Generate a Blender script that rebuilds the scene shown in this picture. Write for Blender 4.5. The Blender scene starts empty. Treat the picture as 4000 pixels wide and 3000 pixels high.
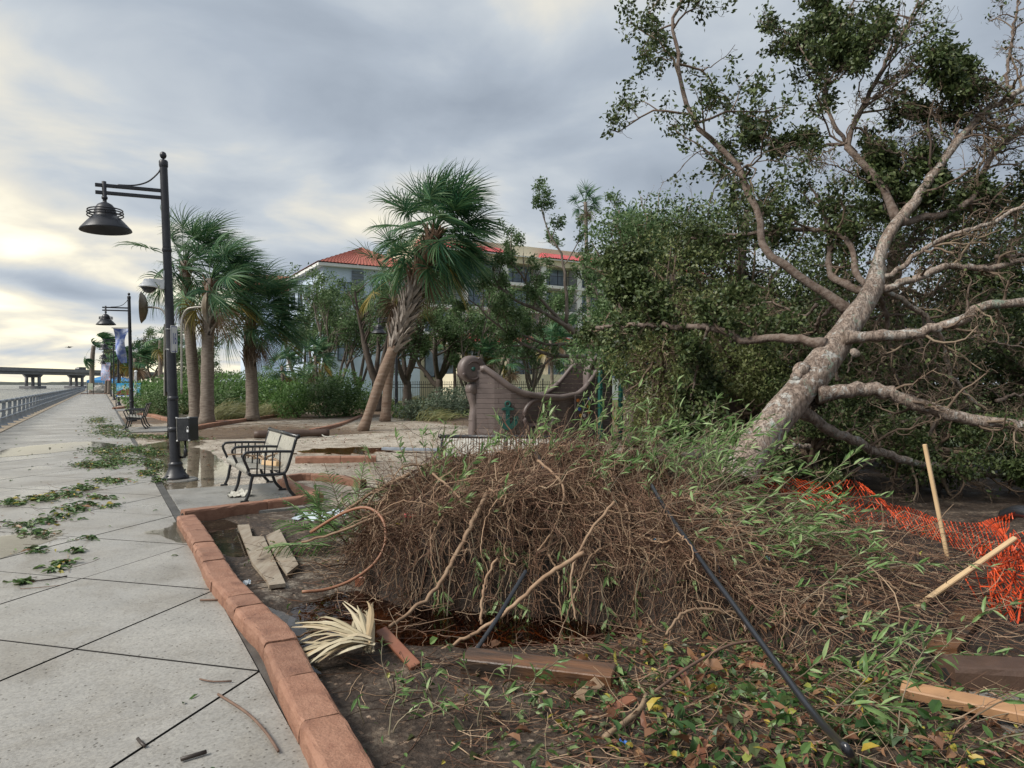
import bpy, math, random
import numpy as np
from mathutils import Vector, Matrix

# ------------------------------------------------------------------ camera
scene = bpy.context.scene
COL = scene.collection
F = 2773.0            # focal length in photo pixels (photo is 4000 x 3000)
EYE = 1.6
cam_d = bpy.data.cameras.new("camera")
cam_d.sensor_width = 36.0
cam_d.lens = F / 4000.0 * 36.0
cam_d.clip_start = 0.05
cam_d.clip_end = 9000.0
cam = bpy.data.objects.new("camera", cam_d)
cam.location = (0, 0, EYE)
cam.rotation_euler = (math.radians(90), 0, 0)
COL.objects.link(cam)
scene.camera = cam

# ------------------------------------------------------------------ world, sun, exposure
SUN_AZ = math.radians(-118)      # measured from +Y towards +X: the glow is to the left, behind the cloud
SUN_EL = math.radians(44)
scene.view_settings.view_transform = 'Standard'
scene.view_settings.look = 'None'
scene.view_settings.gamma = 1.0
scene.view_settings.exposure = 1.6
scene.cycles.use_denoising = True
scene.cycles.max_bounces = 8
scene.cycles.transparent_max_bounces = 12
scene.cycles.caustics_reflective = False
scene.cycles.caustics_refractive = False

world = bpy.data.worlds.new("World")
scene.world = world
world.use_nodes = True
wn, wl = world.node_tree.nodes, world.node_tree.links
wn.clear()

def wnode(t, **kw):
    n = wn.new(t)
    for k, v in kw.items():
        setattr(n, k, v)
    return n

def wmath(op, a, b=None, c=None):
    n = wnode('ShaderNodeMath', operation=op)
    for i, x in enumerate((a, b, c)):
        if x is None: continue
        if isinstance(x, (int, float)): n.inputs[i].default_value = x
        else: wl.new(x, n.inputs[i])
    return n.outputs[0]

w_out = wnode('ShaderNodeOutputWorld')
w_bg = wnode('ShaderNodeBackground')
w_bg.inputs['Strength'].default_value = 0.1
wl.new(w_bg.outputs[0], w_out.inputs[0])
w_sky = wnode('ShaderNodeTexSky', sky_type='NISHITA')
w_sky.sun_disc = False
w_sky.sun_elevation = SUN_EL
w_sky.sun_rotation = SUN_AZ
w_tc = wnode('ShaderNodeTexCoord')
w_sep = wnode('ShaderNodeSeparateXYZ')
wl.new(w_tc.outputs['Generated'], w_sep.inputs[0])
dx, dy, dz = w_sep.outputs
zc = wmath('ADD', wmath('MAXIMUM', dz, 0.0), 0.16)
w_cmb = wnode('ShaderNodeCombineXYZ')
wl.new(wmath('DIVIDE', dx, zc), w_cmb.inputs[0])
wl.new(wmath('DIVIDE', dy, zc), w_cmb.inputs[1])
w_cmb.inputs[2].default_value = 3.7
def wnoise(scale, detail, rough, dist, offs):
    m = wnode('ShaderNodeMapping')
    m.inputs['Location'].default_value = offs
    wl.new(w_cmb.outputs[0], m.inputs[0])
    n = wnode('ShaderNodeTexNoise')
    n.inputs['Scale'].default_value = scale
    n.inputs['Detail'].default_value = detail
    n.inputs['Roughness'].default_value = rough
    n.inputs['Distortion'].default_value = dist
    wl.new(m.outputs[0], n.inputs[0])
    return n.outputs[0]
def wramp(fac, stops):
    r = wnode('ShaderNodeValToRGB')
    e = r.color_ramp.elements
    e[0].position, e[0].color = stops[0][0], (*stops[0][1], 1)
    e[1].position, e[1].color = stops[-1][0], (*stops[-1][1], 1)
    for p, c in stops[1:-1]:
        q = e.new(p); q.color = (*c, 1)
    wl.new(fac, r.inputs[0])
    return r.outputs[0]
# a stratocumulus deck seen in perspective: large masses, billows, and thin places lit through
n_big = wnoise(0.62, 3.0, 0.5, 0.4, (1.3, 0.55, 0))
n_bil = wnoise(1.7, 6.0, 0.5, 0.3, (4.1, 2.0, 1))
n_all = wmath('ADD', wmath('MULTIPLY', n_big, 0.60), wmath('MULTIPLY', n_bil, 0.40))
# the deck is thinner towards the bright side of the sky, low over the water
w_dot = wnode('ShaderNodeVectorMath', operation='DOT_PRODUCT')
wl.new(w_tc.outputs['Generated'], w_dot.inputs[0])
ga = math.radians(-50)
w_dot.inputs[1].default_value = (math.sin(ga) * .985, math.cos(ga) * .985, 0.17)
glow = wmath('POWER', wmath('MAXIMUM', w_dot.outputs['Value'], 0.0), 6.0)
n_all = wmath('MULTIPLY_ADD', n_all, 1.3, -0.15)
thin = wmath('ADD', n_all, wmath('MULTIPLY', glow, 0.20))
w_cloud = wramp(thin, [(0.38, (1.12, 1.30, 1.55)), (0.48, (1.46, 1.66, 1.92)), (0.56, (1.92, 2.09, 2.26)),
                       (0.63, (2.7, 2.62, 2.36)), (0.75, (4.6, 4.15, 2.95))])
# clear strips of sky between the clouds
w_mix = wnode('ShaderNodeMix', data_type='RGBA')
gap = wramp(thin, [(0.66, (0, 0, 0)), (0.80, (1, 1, 1))])
w_skys = wnode('ShaderNodeMix', data_type='RGBA', blend_type='MULTIPLY')
w_skys.inputs['Factor'].default_value = 1.0
wl.new(w_sky.outputs[0], w_skys.inputs['A'])
w_skys.inputs['B'].default_value = (0.9, 0.9, 0.9, 1)
wl.new(wmath('MULTIPLY', gap, 0.35), w_mix.inputs['Factor'])
wl.new(w_cloud, w_mix.inputs['A'])
wl.new(w_skys.outputs['Result'], w_mix.inputs['B'])
wl.new(w_mix.outputs['Result'], w_bg.inputs['Color'])

sun_d = bpy.data.lights.new("sun", 'SUN')
sun_d.energy = 1.5
sun_d.angle = math.radians(24)
sun_d.color = (1.0, 0.95, 0.87)
sun = bpy.data.objects.new("sun", sun_d)
sv = Vector((math.sin(SUN_AZ) * math.cos(SUN_EL), math.cos(SUN_AZ) * math.cos(SUN_EL), math.sin(SUN_EL)))
sun.rotation_euler = sv.to_track_quat('Z', 'Y').to_euler()
sun.location = sv * 60
COL.objects.link(sun)

# ------------------------------------------------------------------ helpers
def G(u, v, z=0.0):
    """photo pixel -> point on the horizontal plane at height z"""
    Y = F * (EYE - z) / (v - 1500.0)
    return Vector(((u - 2000.0) / F * Y, Y, z))
def P(u, v, Y):
    """photo pixel -> point at distance Y in front of the camera"""
    return Vector(((u - 2000.0) / F * Y, Y, EYE - (v - 1500.0) / F * Y))

# frame of the promenade: origin on its inner edge, s runs along it, t away from the water
PO = Vector((0.89, 0, 0)); PD = Vector((-0.5017, 0.8650, 0)).normalized(); PN = Vector((PD.y, -PD.x, 0))
def S(s, t, z=0.0):
    return Vector((PO.x + PD.x * s + PN.x * t, PO.y + PD.y * s + PN.y * t, z))
def st_of(x, y):
    return (x - PO.x) * PD.x + y * PD.y, (x - PO.x) * PN.x + y * PN.y
PROM_ANG = math.atan2(PD.y, PD.x)          # heading of s
NRM_ANG = math.atan2(PN.y, PN.x)

def nrm(a):
    return a / np.maximum(np.linalg.norm(a, axis=-1, keepdims=True), 1e-9)

def mesh_np(name, V, Fs, mat=None, smooth=False, midx=None):
    """V (n,3); Fs a list of int arrays (m,k)"""
    me = bpy.data.meshes.new(name)
    V = np.asarray(V, dtype=np.float32)
    if not isinstance(Fs, list): Fs = [Fs]
    Fs = [np.asarray(f, dtype=np.int32) for f in Fs if len(f)]
    me.vertices.add(len(V)); me.vertices.foreach_set("co", V.ravel())
    nl = sum(f.size for f in Fs); npoly = sum(len(f) for f in Fs)
    me.loops.add(nl); me.polygons.add(npoly)
    me.loops.foreach_set("vertex_index", np.concatenate([f.ravel() for f in Fs]))
    tot = np.concatenate([np.full(len(f), f.shape[1], np.int32) for f in Fs])
    st = np.concatenate([[0], np.cumsum(tot)[:-1]]).astype(np.int32)
    me.polygons.foreach_set("loop_start", st)
    try: me.polygons.foreach_set("loop_total", tot)
    except Exception: pass
    me.polygons.foreach_set("use_smooth", np.full(npoly, bool(smooth)))
    mats = mat if isinstance(mat, (list, tuple)) else [mat]
    for m in mats:
        if m is not None: me.materials.append(m)
    if midx is not None: me.polygons.foreach_set("material_index", np.asarray(midx, np.int32))
    me.update(calc_edges=True)
    return me

class MB:
    """collects shapes into one mesh"""
    def __init__(self): self.v = []; self.f = []; self.n = 0
    def add(self, V, Fs):
        V = np.asarray(V, float)
        if not isinstance(Fs, list): Fs = [Fs]
        for f in Fs: self.f.append(np.asarray(f, np.int32) + self.n)
        self.v.append(V); self.n += len(V)
        return self
    def box(self, c, size, rot=None, bev=0.0):
        hx, hy, hz = [x / 2 for x in size]
        if bev > 0:
            b = min(bev, hx * .9, hy * .9, hz * .9); vs = []
            for sx in (-1, 1):
                for sy in (-1, 1):
                    for sz in (-1, 1):
                        vs += [(sx * hx, sy * (hy - b), sz * (hz - b)), (sx * (hx - b), sy * hy, sz * (hz - b)), (sx * (hx - b), sy * (hy - b), sz * hz)]
            V = np.array(vs)
            I = lambda a, b_, c_, k: ((a * 2 + b_) * 2 + c_) * 3 + k
            q = []; t = []
            for a in (0, 1):
                w = [I(a, 0, 0, 0), I(a, 1, 0, 0), I(a, 1, 1, 0), I(a, 0, 1, 0)]; q.append(w if a else w[::-1])
                w = [I(0, a, 0, 1), I(0, a, 1, 1), I(1, a, 1, 1), I(1, a, 0, 1)]; q.append(w if a else w[::-1])
                w = [I(0, 0, a, 2), I(1, 0, a, 2), I(1, 1, a, 2), I(0, 1, a, 2)]; q.append(w if a else w[::-1])
                for b_ in (0, 1):
                    q.append([I(a, b_, 0, 0), I(a, b_, 1, 0), I(a, b_, 1, 1), I(a, b_, 0, 1)])
                    q.append([I(a, 0, b_, 0), I(a, 1, b_, 0), I(a, 1, b_, 2), I(a, 0, b_, 2)])
                    q.append([I(0, a, b_, 1), I(1, a, b_, 1), I(1, a, b_, 2), I(0, a, b_, 2)])
                    for c_ in (0, 1): t.append([I(a, b_, c_, 0), I(a, b_, c_, 1), I(a, b_, c_, 2)])
            # orient outwards
            def fix(fs):
                o = []
                for f in fs:
                    p = V[f]; nn = np.cross(p[1] - p[0], p[2] - p[0])
                    o.append(f if nn.dot(p.mean(0)) > 0 else f[::-1])
                return np.array(o)
            Fs = [fix(q), fix(t)]
        else:
            V = np.array([(x, y, z) for x in (-hx, hx) for y in (-hy, hy) for z in (-hz, hz)])
            Fs = [np.array([[0, 1, 3, 2], [4, 6, 7, 5], [0, 4, 5, 1], [2, 3, 7, 6], [0, 2, 6, 4], [1, 5, 7, 3]])]
        if rot is not None: V = V @ np.array(rot.to_3x3() if hasattr(rot, 'to_3x3') else rot).T
        return self.add(V + np.array(c, float), Fs)
    def tube(self, pts, r, n=8, caps=True):
        pts = np.asarray(pts, float)[None]; r = np.broadcast_to(np.asarray(r, float), pts.shape[:2])
        V, Q = tubes(pts, r, n)
        Fs = [Q]
        if caps:
            k = pts.shape[1]
            Fs.append(np.array([list(range(n))[::-1]])); Fs.append(np.array([[(k - 1) * n + i for i in range(n)]]))
        return self.add(V, Fs)
    def lathe(self, prof, n=24, c=(0, 0, 0), rot=None):
        prof = np.asarray(prof, float); k = len(prof)
        a = np.arange(n) * 2 * math.pi / n
        V = np.stack([prof[:, 0][:, None] * np.cos(a), prof[:, 0][:, None] * np.sin(a), np.repeat(prof[:, 1][:, None], n, 1)], -1).reshape(-1, 3)
        if rot is not None: V = V @ np.array(rot.to_3x3()).T
        i = np.arange(k - 1)[:, None]; j = np.arange(n)[None]; j2 = (j + 1) % n
        Q = np.stack([i * n + j + 0 * i, i * n + j2, (i + 1) * n + j2, (i + 1) * n + j], -1).reshape(-1, 4)
        return self.add(V + np.array(c, float), [Q])
    def torus(self, R, r, n=28, m=8, c=(0, 0, 0), rot=None):
        a = np.linspace(0, 2 * math.pi, n + 1)
        pr = np.stack([R + r * np.cos(np.linspace(0, 2 * math.pi, m + 1)), r * np.sin(np.linspace(0, 2 * math.pi, m + 1))], -1)
        return self.lathe(pr, n, c, rot)
    def prism(self, poly, z0, z1, M=None, bev=0.0):
        """poly: xy outline counter-clockwise, extruded z0..z1; M places it"""
        p = np.asarray(poly, float); n = len(p)
        if bev:
            c = p.mean(0); q = c + (p - c) * (1 - bev / np.maximum(np.linalg.norm(p - c, axis=1, keepdims=True), 1e-6))
            V = np.concatenate([np.c_[p, np.full(n, z0)], np.c_[p, np.full(n, z1 - bev)], np.c_[q, np.full(n, z1)]]); L = 3
        else:
            V = np.concatenate([np.c_[p, np.full(n, z0)], np.c_[p, np.full(n, z1)]]); L = 2
        i = np.arange(n); j = (i + 1) % n
        Q = np.concatenate([np.stack([l * n + i, l * n + j, (l + 1) * n + j, (l + 1) * n + i], -1) for l in range(L - 1)])
        if M is not None: V = V @ np.array(M.to_3x3()).T + np.array(M.translation)
        return self.add(V, [Q, i[::-1][None], ((L - 1) * n + i)[None]])
    def mesh(self, name, mat=None, smooth=False):
        by = {}
        for f in self.f:
            f = f if f.ndim == 2 else f[None]
            by.setdefault(f.shape[1], []).append(f)
        return mesh_np(name, np.concatenate(self.v), [np.concatenate(x) for x in by.values()], mat, smooth)

def tubes(Pts, R, n=3):
    """many tubes at once: Pts (N,K,3), R (N,K)"""
    Pts = np.asarray(Pts, float); N, K, _ = Pts.shape
    T = np.empty_like(Pts)
    T[:, 1:-1] = Pts[:, 2:] - Pts[:, :-2]; T[:, 0] = Pts[:, 1] - Pts[:, 0]; T[:, -1] = Pts[:, -1] - Pts[:, -2]
    T = nrm(T)
    m = np.abs(nrm(Pts[:, -1] - Pts[:, 0] + 1e-6))
    m = np.maximum(m, np.abs(T).mean(1) * .8)
    ref = np.eye(3)[np.argmin(m, axis=1)]
    U = nrm(np.cross(T, ref[:, None, :])); W = np.cross(T, U)
    a = np.arange(n) * 2 * math.pi / n
    V = Pts[:, :, None] + R[:, :, None, None] * (U[:, :, None] * np.cos(a)[None, None, :, None] + W[:, :, None] * np.sin(a)[None, None, :, None])
    i = np.arange(N)[:, None, None] * K * n; k = np.arange(K - 1)[None, :, None] * n; j = np.arange(n)[None, None]; j2 = (j + 1) % n
    Q = np.stack([i + k + j, i + k + j2, i + k + n + j2, i + k + n + j], -1).reshape(-1, 4)
    return V.reshape(-1, 3), Q

def leaf_mesh(pos, ax, nm, ln, wd, fold=0.0, droop=0.0):
    """flat or folded leaves; pos, ax, nm (N,3), ln, wd (N,)"""
    ax = nrm(ax); sd = nrm(np.cross(nm, ax)); nm = np.cross(ax, sd)
    ln = ln[:, None]; wd = wd[:, None]
    N = len(pos)
    tip = pos + ax * ln - nm * ln * droop
    if fold == 0.0:
        a = pos + ax * ln * .42
        V = np.stack([pos, a - sd * wd / 2, tip, a + sd * wd / 2], 1).reshape(-1, 3)
        return V, np.arange(N * 4).reshape(N, 4)
    a = pos + ax * ln * .3; b = pos + ax * ln * .7 - nm * ln * droop * .4
    up = nm * wd * fold
    mid = pos + ax * ln * .5 - nm * ln * droop * .12
    V = np.stack([pos, a - sd * wd * .46 + up, b - sd * wd * .38 + up, tip, b + sd * wd * .38 + up, a + sd * wd * .46 + up, mid], 1).reshape(-1, 3)
    base = np.arange(N)[:, None] * 7
    tri = np.array([[0, 6, 1], [1, 6, 2], [2, 6, 3], [3, 6, 4], [4, 6, 5], [5, 6, 0]])
    Fi = (base[:, :, None] + tri[None]).reshape(-1, 3)
    return V, Fi

def rdir(r, n):
    return nrm(r.normal(size=(n, 3)))

# ------------------------------------------------------------------ objects
def link(o, parent=None):
    COL.objects.link(o)
    if parent is not None:
        o.parent = parent
    return o
def tag(o, label=None, cat=None, group=None, kind=None):
    if label: o["label"] = label
    if cat: o["category"] = cat
    if group: o["group"] = group
    if kind: o["kind"] = kind
    return o
def thing(name, label, cat, loc=(0, 0, 0), rz=0.0, group=None):
    o = bpy.data.objects.new(name, None)
    o.empty_display_size = 0.1
    o.location = loc; o.rotation_euler = (0, 0, rz)
    link(o)
    return tag(o, label, cat, group)
def part(name, me, parent, world=False, label=None, kind=None, loc=None, rot=None, scale=None):
    """world=True: the mesh is in world coordinates under an unrotated parent chain"""
    o = bpy.data.objects.new(name, me)
    link(o, parent)
    if world:
        off = Vector((0, 0, 0)); p = parent
        if p is not None:
            off = Vector(p.get("_w", p.location))
        o.matrix_parent_inverse = Matrix.Translation(-off)
    if loc is not None: o.location = loc
    if rot is not None: o.rotation_euler = rot
    if scale is not None: o.scale = scale
    return tag(o, label, None, None, kind)
def single(name, me, label, cat, group=None, loc=(0, 0, 0), rot=(0, 0, 0), scale=(1, 1, 1)):
    o = bpy.data.objects.new(name, me); o.location = loc; o.rotation_euler = rot; o.scale = scale
    link(o)
    return tag(o, label, cat, group)
def structure(name, me, parent=None):
    o = bpy.data.objects.new(name, me); link(o, parent)
    if parent is None: o["kind"] = "structure"
    return o
def copy_tree(o, parent=None):
    c = o.copy(); COL.objects.link(c)
    if parent is not None: c.parent = parent
    for ch in list(o.children): copy_tree(ch, c)
    return c
def recentre(me, c):
    """move a world-space mesh so that its origin is c; returns mesh"""
    n = len(me.vertices); a = np.empty(n * 3, np.float32); me.vertices.foreach_get("co", a)
    a = a.reshape(-1, 3) - np.array(c, np.float32); me.vertices.foreach_set("co", a.ravel()); me.update()
    return me
def wsingle(name, me, label, cat, group=None, c=None):
    """a thing that is one mesh given in world coordinates; its origin goes to its lowest middle point"""
    n = len(me.vertices); a = np.empty(n * 3, np.float32); me.vertices.foreach_get("co", a); a = a.reshape(-1, 3)
    if c is None: c = ((a[:, 0].min() + a[:, 0].max()) / 2, (a[:, 1].min() + a[:, 1].max()) / 2, a[:, 2].min())
    return single(name, recentre(me, c), label, cat, group, loc=c)
# ------------------------------------------------------------------ materials
def _new(name):
    m = bpy.data.materials.new(name); m.use_nodes = True
    nt = m.node_tree; b = nt.nodes.get('Principled BSDF')
    return m, nt, b
def ramp(nt, fac, cols, pos=None):
    r = nt.nodes.new('ShaderNodeValToRGB'); e = r.color_ramp.elements
    n = len(cols); pos = pos or [i / max(n - 1, 1) for i in range(n)]
    e[0].position = pos[0]; e[0].color = (*cols[0], 1)
    e[1].position = pos[-1]; e[1].color = (*cols[-1], 1)
    for p, c in list(zip(pos, cols))[1:-1]:
        q = e.new(p); q.color = (*c, 1)
    nt.links.new(fac, r.inputs[0])
    return r.outputs[0]
def vec(nt, shift=True, coord='Object', scale=None):
    tc = nt.nodes.new('ShaderNodeTexCoord')
    out = tc.outputs[coord]
    if scale:
        mp = nt.nodes.new('ShaderNodeMapping'); mp.inputs['Scale'].default_value = scale
        nt.links.new(out, mp.inputs[0]); out = mp.outputs[0]
    if shift:
        oi = nt.nodes.new('ShaderNodeObjectInfo')
        k = nt.nodes.new('ShaderNodeMath'); k.operation = 'MULTIPLY'; k.inputs[1].default_value = 37.0
        nt.links.new(oi.outputs['Random'], k.inputs[0])
        a = nt.nodes.new('ShaderNodeVectorMath'); a.operation = 'ADD'
        nt.links.new(out, a.inputs[0]); nt.links.new(k.outputs[0], a.inputs[1]); out = a.outputs[0]
    return out
def noise(nt, v, scale, detail=4, rough=.55, dist=0):
    n = nt.nodes.new('ShaderNodeTexNoise')
    n.inputs['Scale'].default_value = scale; n.inputs['Detail'].default_value = detail
    n.inputs['Roughness'].default_value = rough; n.inputs['Distortion'].default_value = dist
    nt.links.new(v, n.inputs['Vector'])
    return n.outputs[0]
def nmath(nt, op, a, b=None, c=None, clamp=False):
    n = nt.nodes.new('ShaderNodeMath'); n.operation = op; n.use_clamp = clamp
    for i, x in enumerate((a, b, c)):
        if x is None: continue
        if isinstance(x, (int, float)): n.inputs[i].default_value = x
        else: nt.links.new(x, n.inputs[i])
    return n.outputs[0]
def mixc(nt, fac, a, b, mode='MIX'):
    n = nt.nodes.new('ShaderNodeMix'); n.data_type = 'RGBA'; n.blend_type = mode
    for key, x in (('Factor', fac), ('A', a), ('B', b)):
        if isinstance(x, (int, float)): n.inputs[key].default_value = x
        elif isinstance(x, tuple): n.inputs[key].default_value = (*x, 1)
        else: nt.links.new(x, n.inputs[key])
    return n.outputs['Result']
def bump(nt, b, h, strength, dist=.01, prev=None):
    n = nt.nodes.new('ShaderNodeBump'); n.inputs['Strength'].default_value = strength; n.inputs['Distance'].default_value = dist
    nt.links.new(h, n.inputs['Height'])
    if prev is not None: nt.links.new(prev, n.inputs['Normal'])
    if b is not None: nt.links.new(n.outputs[0], b.inputs['Normal'])
    return n.outputs[0]
def pmat(name, cols, scale=6, rough=.6, bmp=0.0, bscale=40, bdist=.01, metal=0.0, island=False, spec=.5, stretch=None, detail=5, rvar=0.0, objvar=.0, trans=0.0, coat=0.0):
    m, nt, b = _new(name)
    v = vec(nt, True, 'Object', stretch)
    if island:
        g = nt.nodes.new('ShaderNodeNewGeometry'); oi_ = nt.nodes.new('ShaderNodeObjectInfo'); fac = nmath(nt, 'FRACT', nmath(nt, 'ADD', g.outputs['Random Per Island'], oi_.outputs['Random']))
    else:
        fac = nmath(nt, 'MULTIPLY_ADD', nmath(nt, 'SUBTRACT', noise(nt, v, scale, detail), .5), 2.0, .5, True)
    col = ramp(nt, fac, cols)
    if objvar:
        oi = nt.nodes.new('ShaderNodeObjectInfo')
        k = nmath(nt, 'MULTIPLY_ADD', oi.outputs['Random'], 2 * objvar, 1 - objvar)
        cc = nt.nodes.new('ShaderNodeCombineColor')
        for i in range(3): nt.links.new(k, cc.inputs[i])
        col = mixc(nt, 1.0, col, cc.outputs[0], 'MULTIPLY')
    nt.links.new(col, b.inputs['Base Color'])
    b.inputs['Roughness'].default_value = rough
    b.inputs['Metallic'].default_value = metal
    b.inputs['Specular IOR Level'].default_value = spec
    b.inputs['Coat Weight'].default_value = coat
    if rvar:
        nt.links.new(nmath(nt, 'MULTIPLY_ADD', noise(nt, v, scale * .7, 4), rvar * 2, rough - rvar, True), b.inputs['Roughness'])
    if bmp: bump(nt, b, noise(nt, v, bscale, 6, .6), bmp, bdist)
    if trans:
        t = nt.nodes.new('ShaderNodeBsdfTranslucent'); nt.links.new(col, t.inputs['Color'])
        mx = nt.nodes.new('ShaderNodeMixShader'); mx.inputs[0].default_value = trans
        out = nt.nodes['Material Output']
        nt.links.new(b.outputs[0], mx.inputs[1]); nt.links.new(t.outputs[0], mx.inputs[2]); nt.links.new(mx.outputs[0], out.inputs[0])
    return m

M = {}
def concrete(name, c0, c1, wet=True, joints=False):
    m, nt, b = _new(name)
    v = vec(nt, False, 'Object'); tc = nt.nodes.new('ShaderNodeTexCoord')
    gm = nt.nodes.new('ShaderNodeNewGeometry'); w = gm.outputs['Position']
    big = noise(nt, w, .55, 5, .6); mid = noise(nt, w, 3.2, 5, .6); fine = noise(nt, w, 60, 3, .7)
    f = nmath(nt, 'ADD', nmath(nt, 'MULTIPLY', big, .5), nmath(nt, 'MULTIPLY', mid, .5))
    col = ramp(nt, f, [c0, c1], [.33, .68])
    stain = ramp(nt, noise(nt, w, 1.3, 6, .65, .6), [(.80, .77, .73), (1, 1, 1)], [.34, .52])
    col = mixc(nt, 1.0, col, stain, 'MULTIPLY')
    # exposed aggregate: pale and dark grains, and pock marks
    vo = nt.nodes.new('ShaderNodeTexVoronoi'); vo.inputs['Scale'].default_value = 85; nt.links.new(w, vo.inputs['Vector'])
    grain = ramp(nt, vo.outputs['Color'], [(.72, .70, .66), (.97, .96, .94), (1.18, 1.16, 1.1)], [.1, .5, .95])
    col = mixc(nt, .8, col, grain, 'MULTIPLY')
    vp = nt.nodes.new('ShaderNodeTexVoronoi'); vp.inputs['Scale'].default_value = 24; nt.links.new(w, vp.inputs['Vector'])
    pock = ramp(nt, nmath(nt, 'ADD', vp.outputs['Distance'], nmath(nt, 'MULTIPLY', mid, .25)), [(.36, .34, .31), (1, 1, 1)], [.22, .30])
    col = mixc(nt, 1.0, col, pock, 'MULTIPLY')
    if joints:
        sx = nt.nodes.new('ShaderNodeSeparateXYZ'); nt.links.new(tc.outputs['Object'], sx.inputs[0])
        ls = None
        for sgn in (1, -1):
            q = nmath(nt, 'MULTIPLY_ADD', sx.outputs[1], float(sgn), nmath(nt, 'SUBTRACT', sx.outputs[0], 4.58))
            fr = nmath(nt, 'FRACT', nmath(nt, 'DIVIDE', q, 1.8))
            d = nmath(nt, 'MINIMUM', fr, nmath(nt, 'SUBTRACT', 1.0, fr))
            ls = d if ls is None else nmath(nt, 'MINIMUM', ls, d)
        col = mixc(nt, 1.0, col, ramp(nt, ls, [(.3, .3, .3), (1, 1, 1)], [.004, .010]), 'MULTIPLY')
    nt.links.new(col, b.inputs['Base Color'])
    wetf = ramp(nt, noise(nt, w, .8, 4, .55), [(.24, .24, .24), (.44, .44, .44), (.6, .6, .6)], [.36, .5, .62])
    nt.links.new(wetf, b.inputs['Roughness'])
    n1 = bump(nt, None, pock, .5, .004)
    bump(nt, b, fine, .35, .003, n1)
    return m
M['concrete'] = concrete('exposed aggregate concrete', (.245, .237, .222), (.33, .32, .30))
M['concrete_far'] = concrete('exposed aggregate concrete far', (.245, .237, .222), (.33, .32, .30), joints=True)
M['pad'] = concrete('pad concrete', (.20, .20, .195), (.29, .285, .27))
M['seawall'] = pmat('seawall concrete', [(.22, .17, .12), (.32, .27, .2)], 3, .7, .4, 30)
M['joint'] = pmat('joint dirt', [(.008, .007, .006), (.02, .018, .016)], 8, .8)
M['kerb'] = pmat('terracotta kerb', [(.15, .068, .042), (.245, .118, .073), (.30, .155, .10), (.20, .09, .055)], 7, .62, .9, 55, .010, rvar=.2, objvar=.14)
M['kerb_brown'] = pmat('wet brown kerb', [(.055, .032, .022), (.10, .058, .04)], 7, .5, .5, 70, .006, rvar=.2)
M['black'] = pmat('black powder coat', [(.008, .009, .011), (.018, .019, .022)], 12, .34, .12, 160, .002, rvar=.1, coat=.15)
M['pole'] = pmat('black lamp paint', [(.012, .013, .018), (.03, .031, .038)], 9, .4, .2, 90, .003, rvar=.12)
M['slat'] = pmat('wet steel slat with painted sky sheen', [(.50, .48, .42), (.66, .64, .57)], 14, .3, .1, 120, .002, metal=.35, rvar=.1)  # black slats tinted cream: bright sky reflection put into the colour
M['white'] = pmat('white plastic', [(.62, .63, .64), (.76, .77, .78)], 7, .4)
M['grey_rail'] = pmat('grey painted rail', [(.17, .20, .24), (.29, .32, .36)], 4, .42, .15, 40, rvar=.1)
M['alu'] = pmat('aluminium', [(.42, .42, .42), (.58, .58, .57)], 6, .38, metal=.85)
M['beige_metal'] = pmat('beige painted metal', [(.28, .26, .22), (.38, .36, .32)], 6, .4, metal=.35)
M['bronze'] = pmat('bronze dish', [(.10, .075, .05), (.2, .16, .11)], 5, .35, metal=.6)
M['glass_dark'] = pmat('dark glass', [(.012, .014, .018), (.02, .022, .026)], 3, .06, coat=.6)
M['blue_ink'] = pmat('blue print', [(.02, .04, .22), (.03, .06, .3)], 4, .4)
M['lens'] = pmat('lamp lens', [(.42, .42, .40), (.52, .52, .5)], 4, .3)

def sea_mat():
    m, nt, b = _new('bay water')
    v = vec(nt, False, 'Object')
    b.inputs['Base Color'].default_value = (.10, .105, .10, 1)
    b.inputs['Roughness'].default_value = .22
    n = noise(nt, v, .55, 6, .62, .4); n2 = noise(nt, v, 2.4, 4, .6, .3)
    p = bump(nt, None, n, .9, .9); bump(nt, b, n2, .7, .22, p)
    return m
M['sea'] = sea_mat()
def puddle_mat(name, tint, dark=0.0, bmp=.05):
    m, nt, b = _new(name)
    nt.nodes.remove(b)
    out = nt.nodes['Material Output']
    v = vec(nt, False, 'Object')
    tr = nt.nodes.new('ShaderNodeBsdfTransparent'); tr.inputs[0].default_value = (*tint, 1)
    gl = nt.nodes.new('ShaderNodeBsdfGlossy'); gl.inputs['Roughness'].default_value = .015
    fr = nt.nodes.new('ShaderNodeFresnel'); fr.inputs['IOR'].default_value = 1.33
    bn = nt.nodes.new('ShaderNodeBump'); bn.inputs['Strength'].default_value = bmp; bn.inputs['Distance'].default_value = .02
    nt.links.new(noise(nt, v, 6, 3), bn.inputs['Height'])
    nt.links.new(bn.outputs[0], gl.inputs['Normal']); nt.links.new(bn.outputs[0], fr.inputs['Normal'])
    mx = nt.nodes.new('ShaderNodeMixShader')
    nt.links.new(fr.outputs[0], mx.inputs[0]); nt.links.new(tr.outputs[0], mx.inputs[1]); nt.links.new(gl.outputs[0], mx.inputs[2])
    nt.links.new(mx.outputs[0], out.inputs[0])
    return m
M['puddle'] = puddle_mat('clear puddle', (.86, .84, .78))
M['puddle_brown'] = puddle_mat('tea brown water', (.50, .28, .14), bmp=.08)

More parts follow.
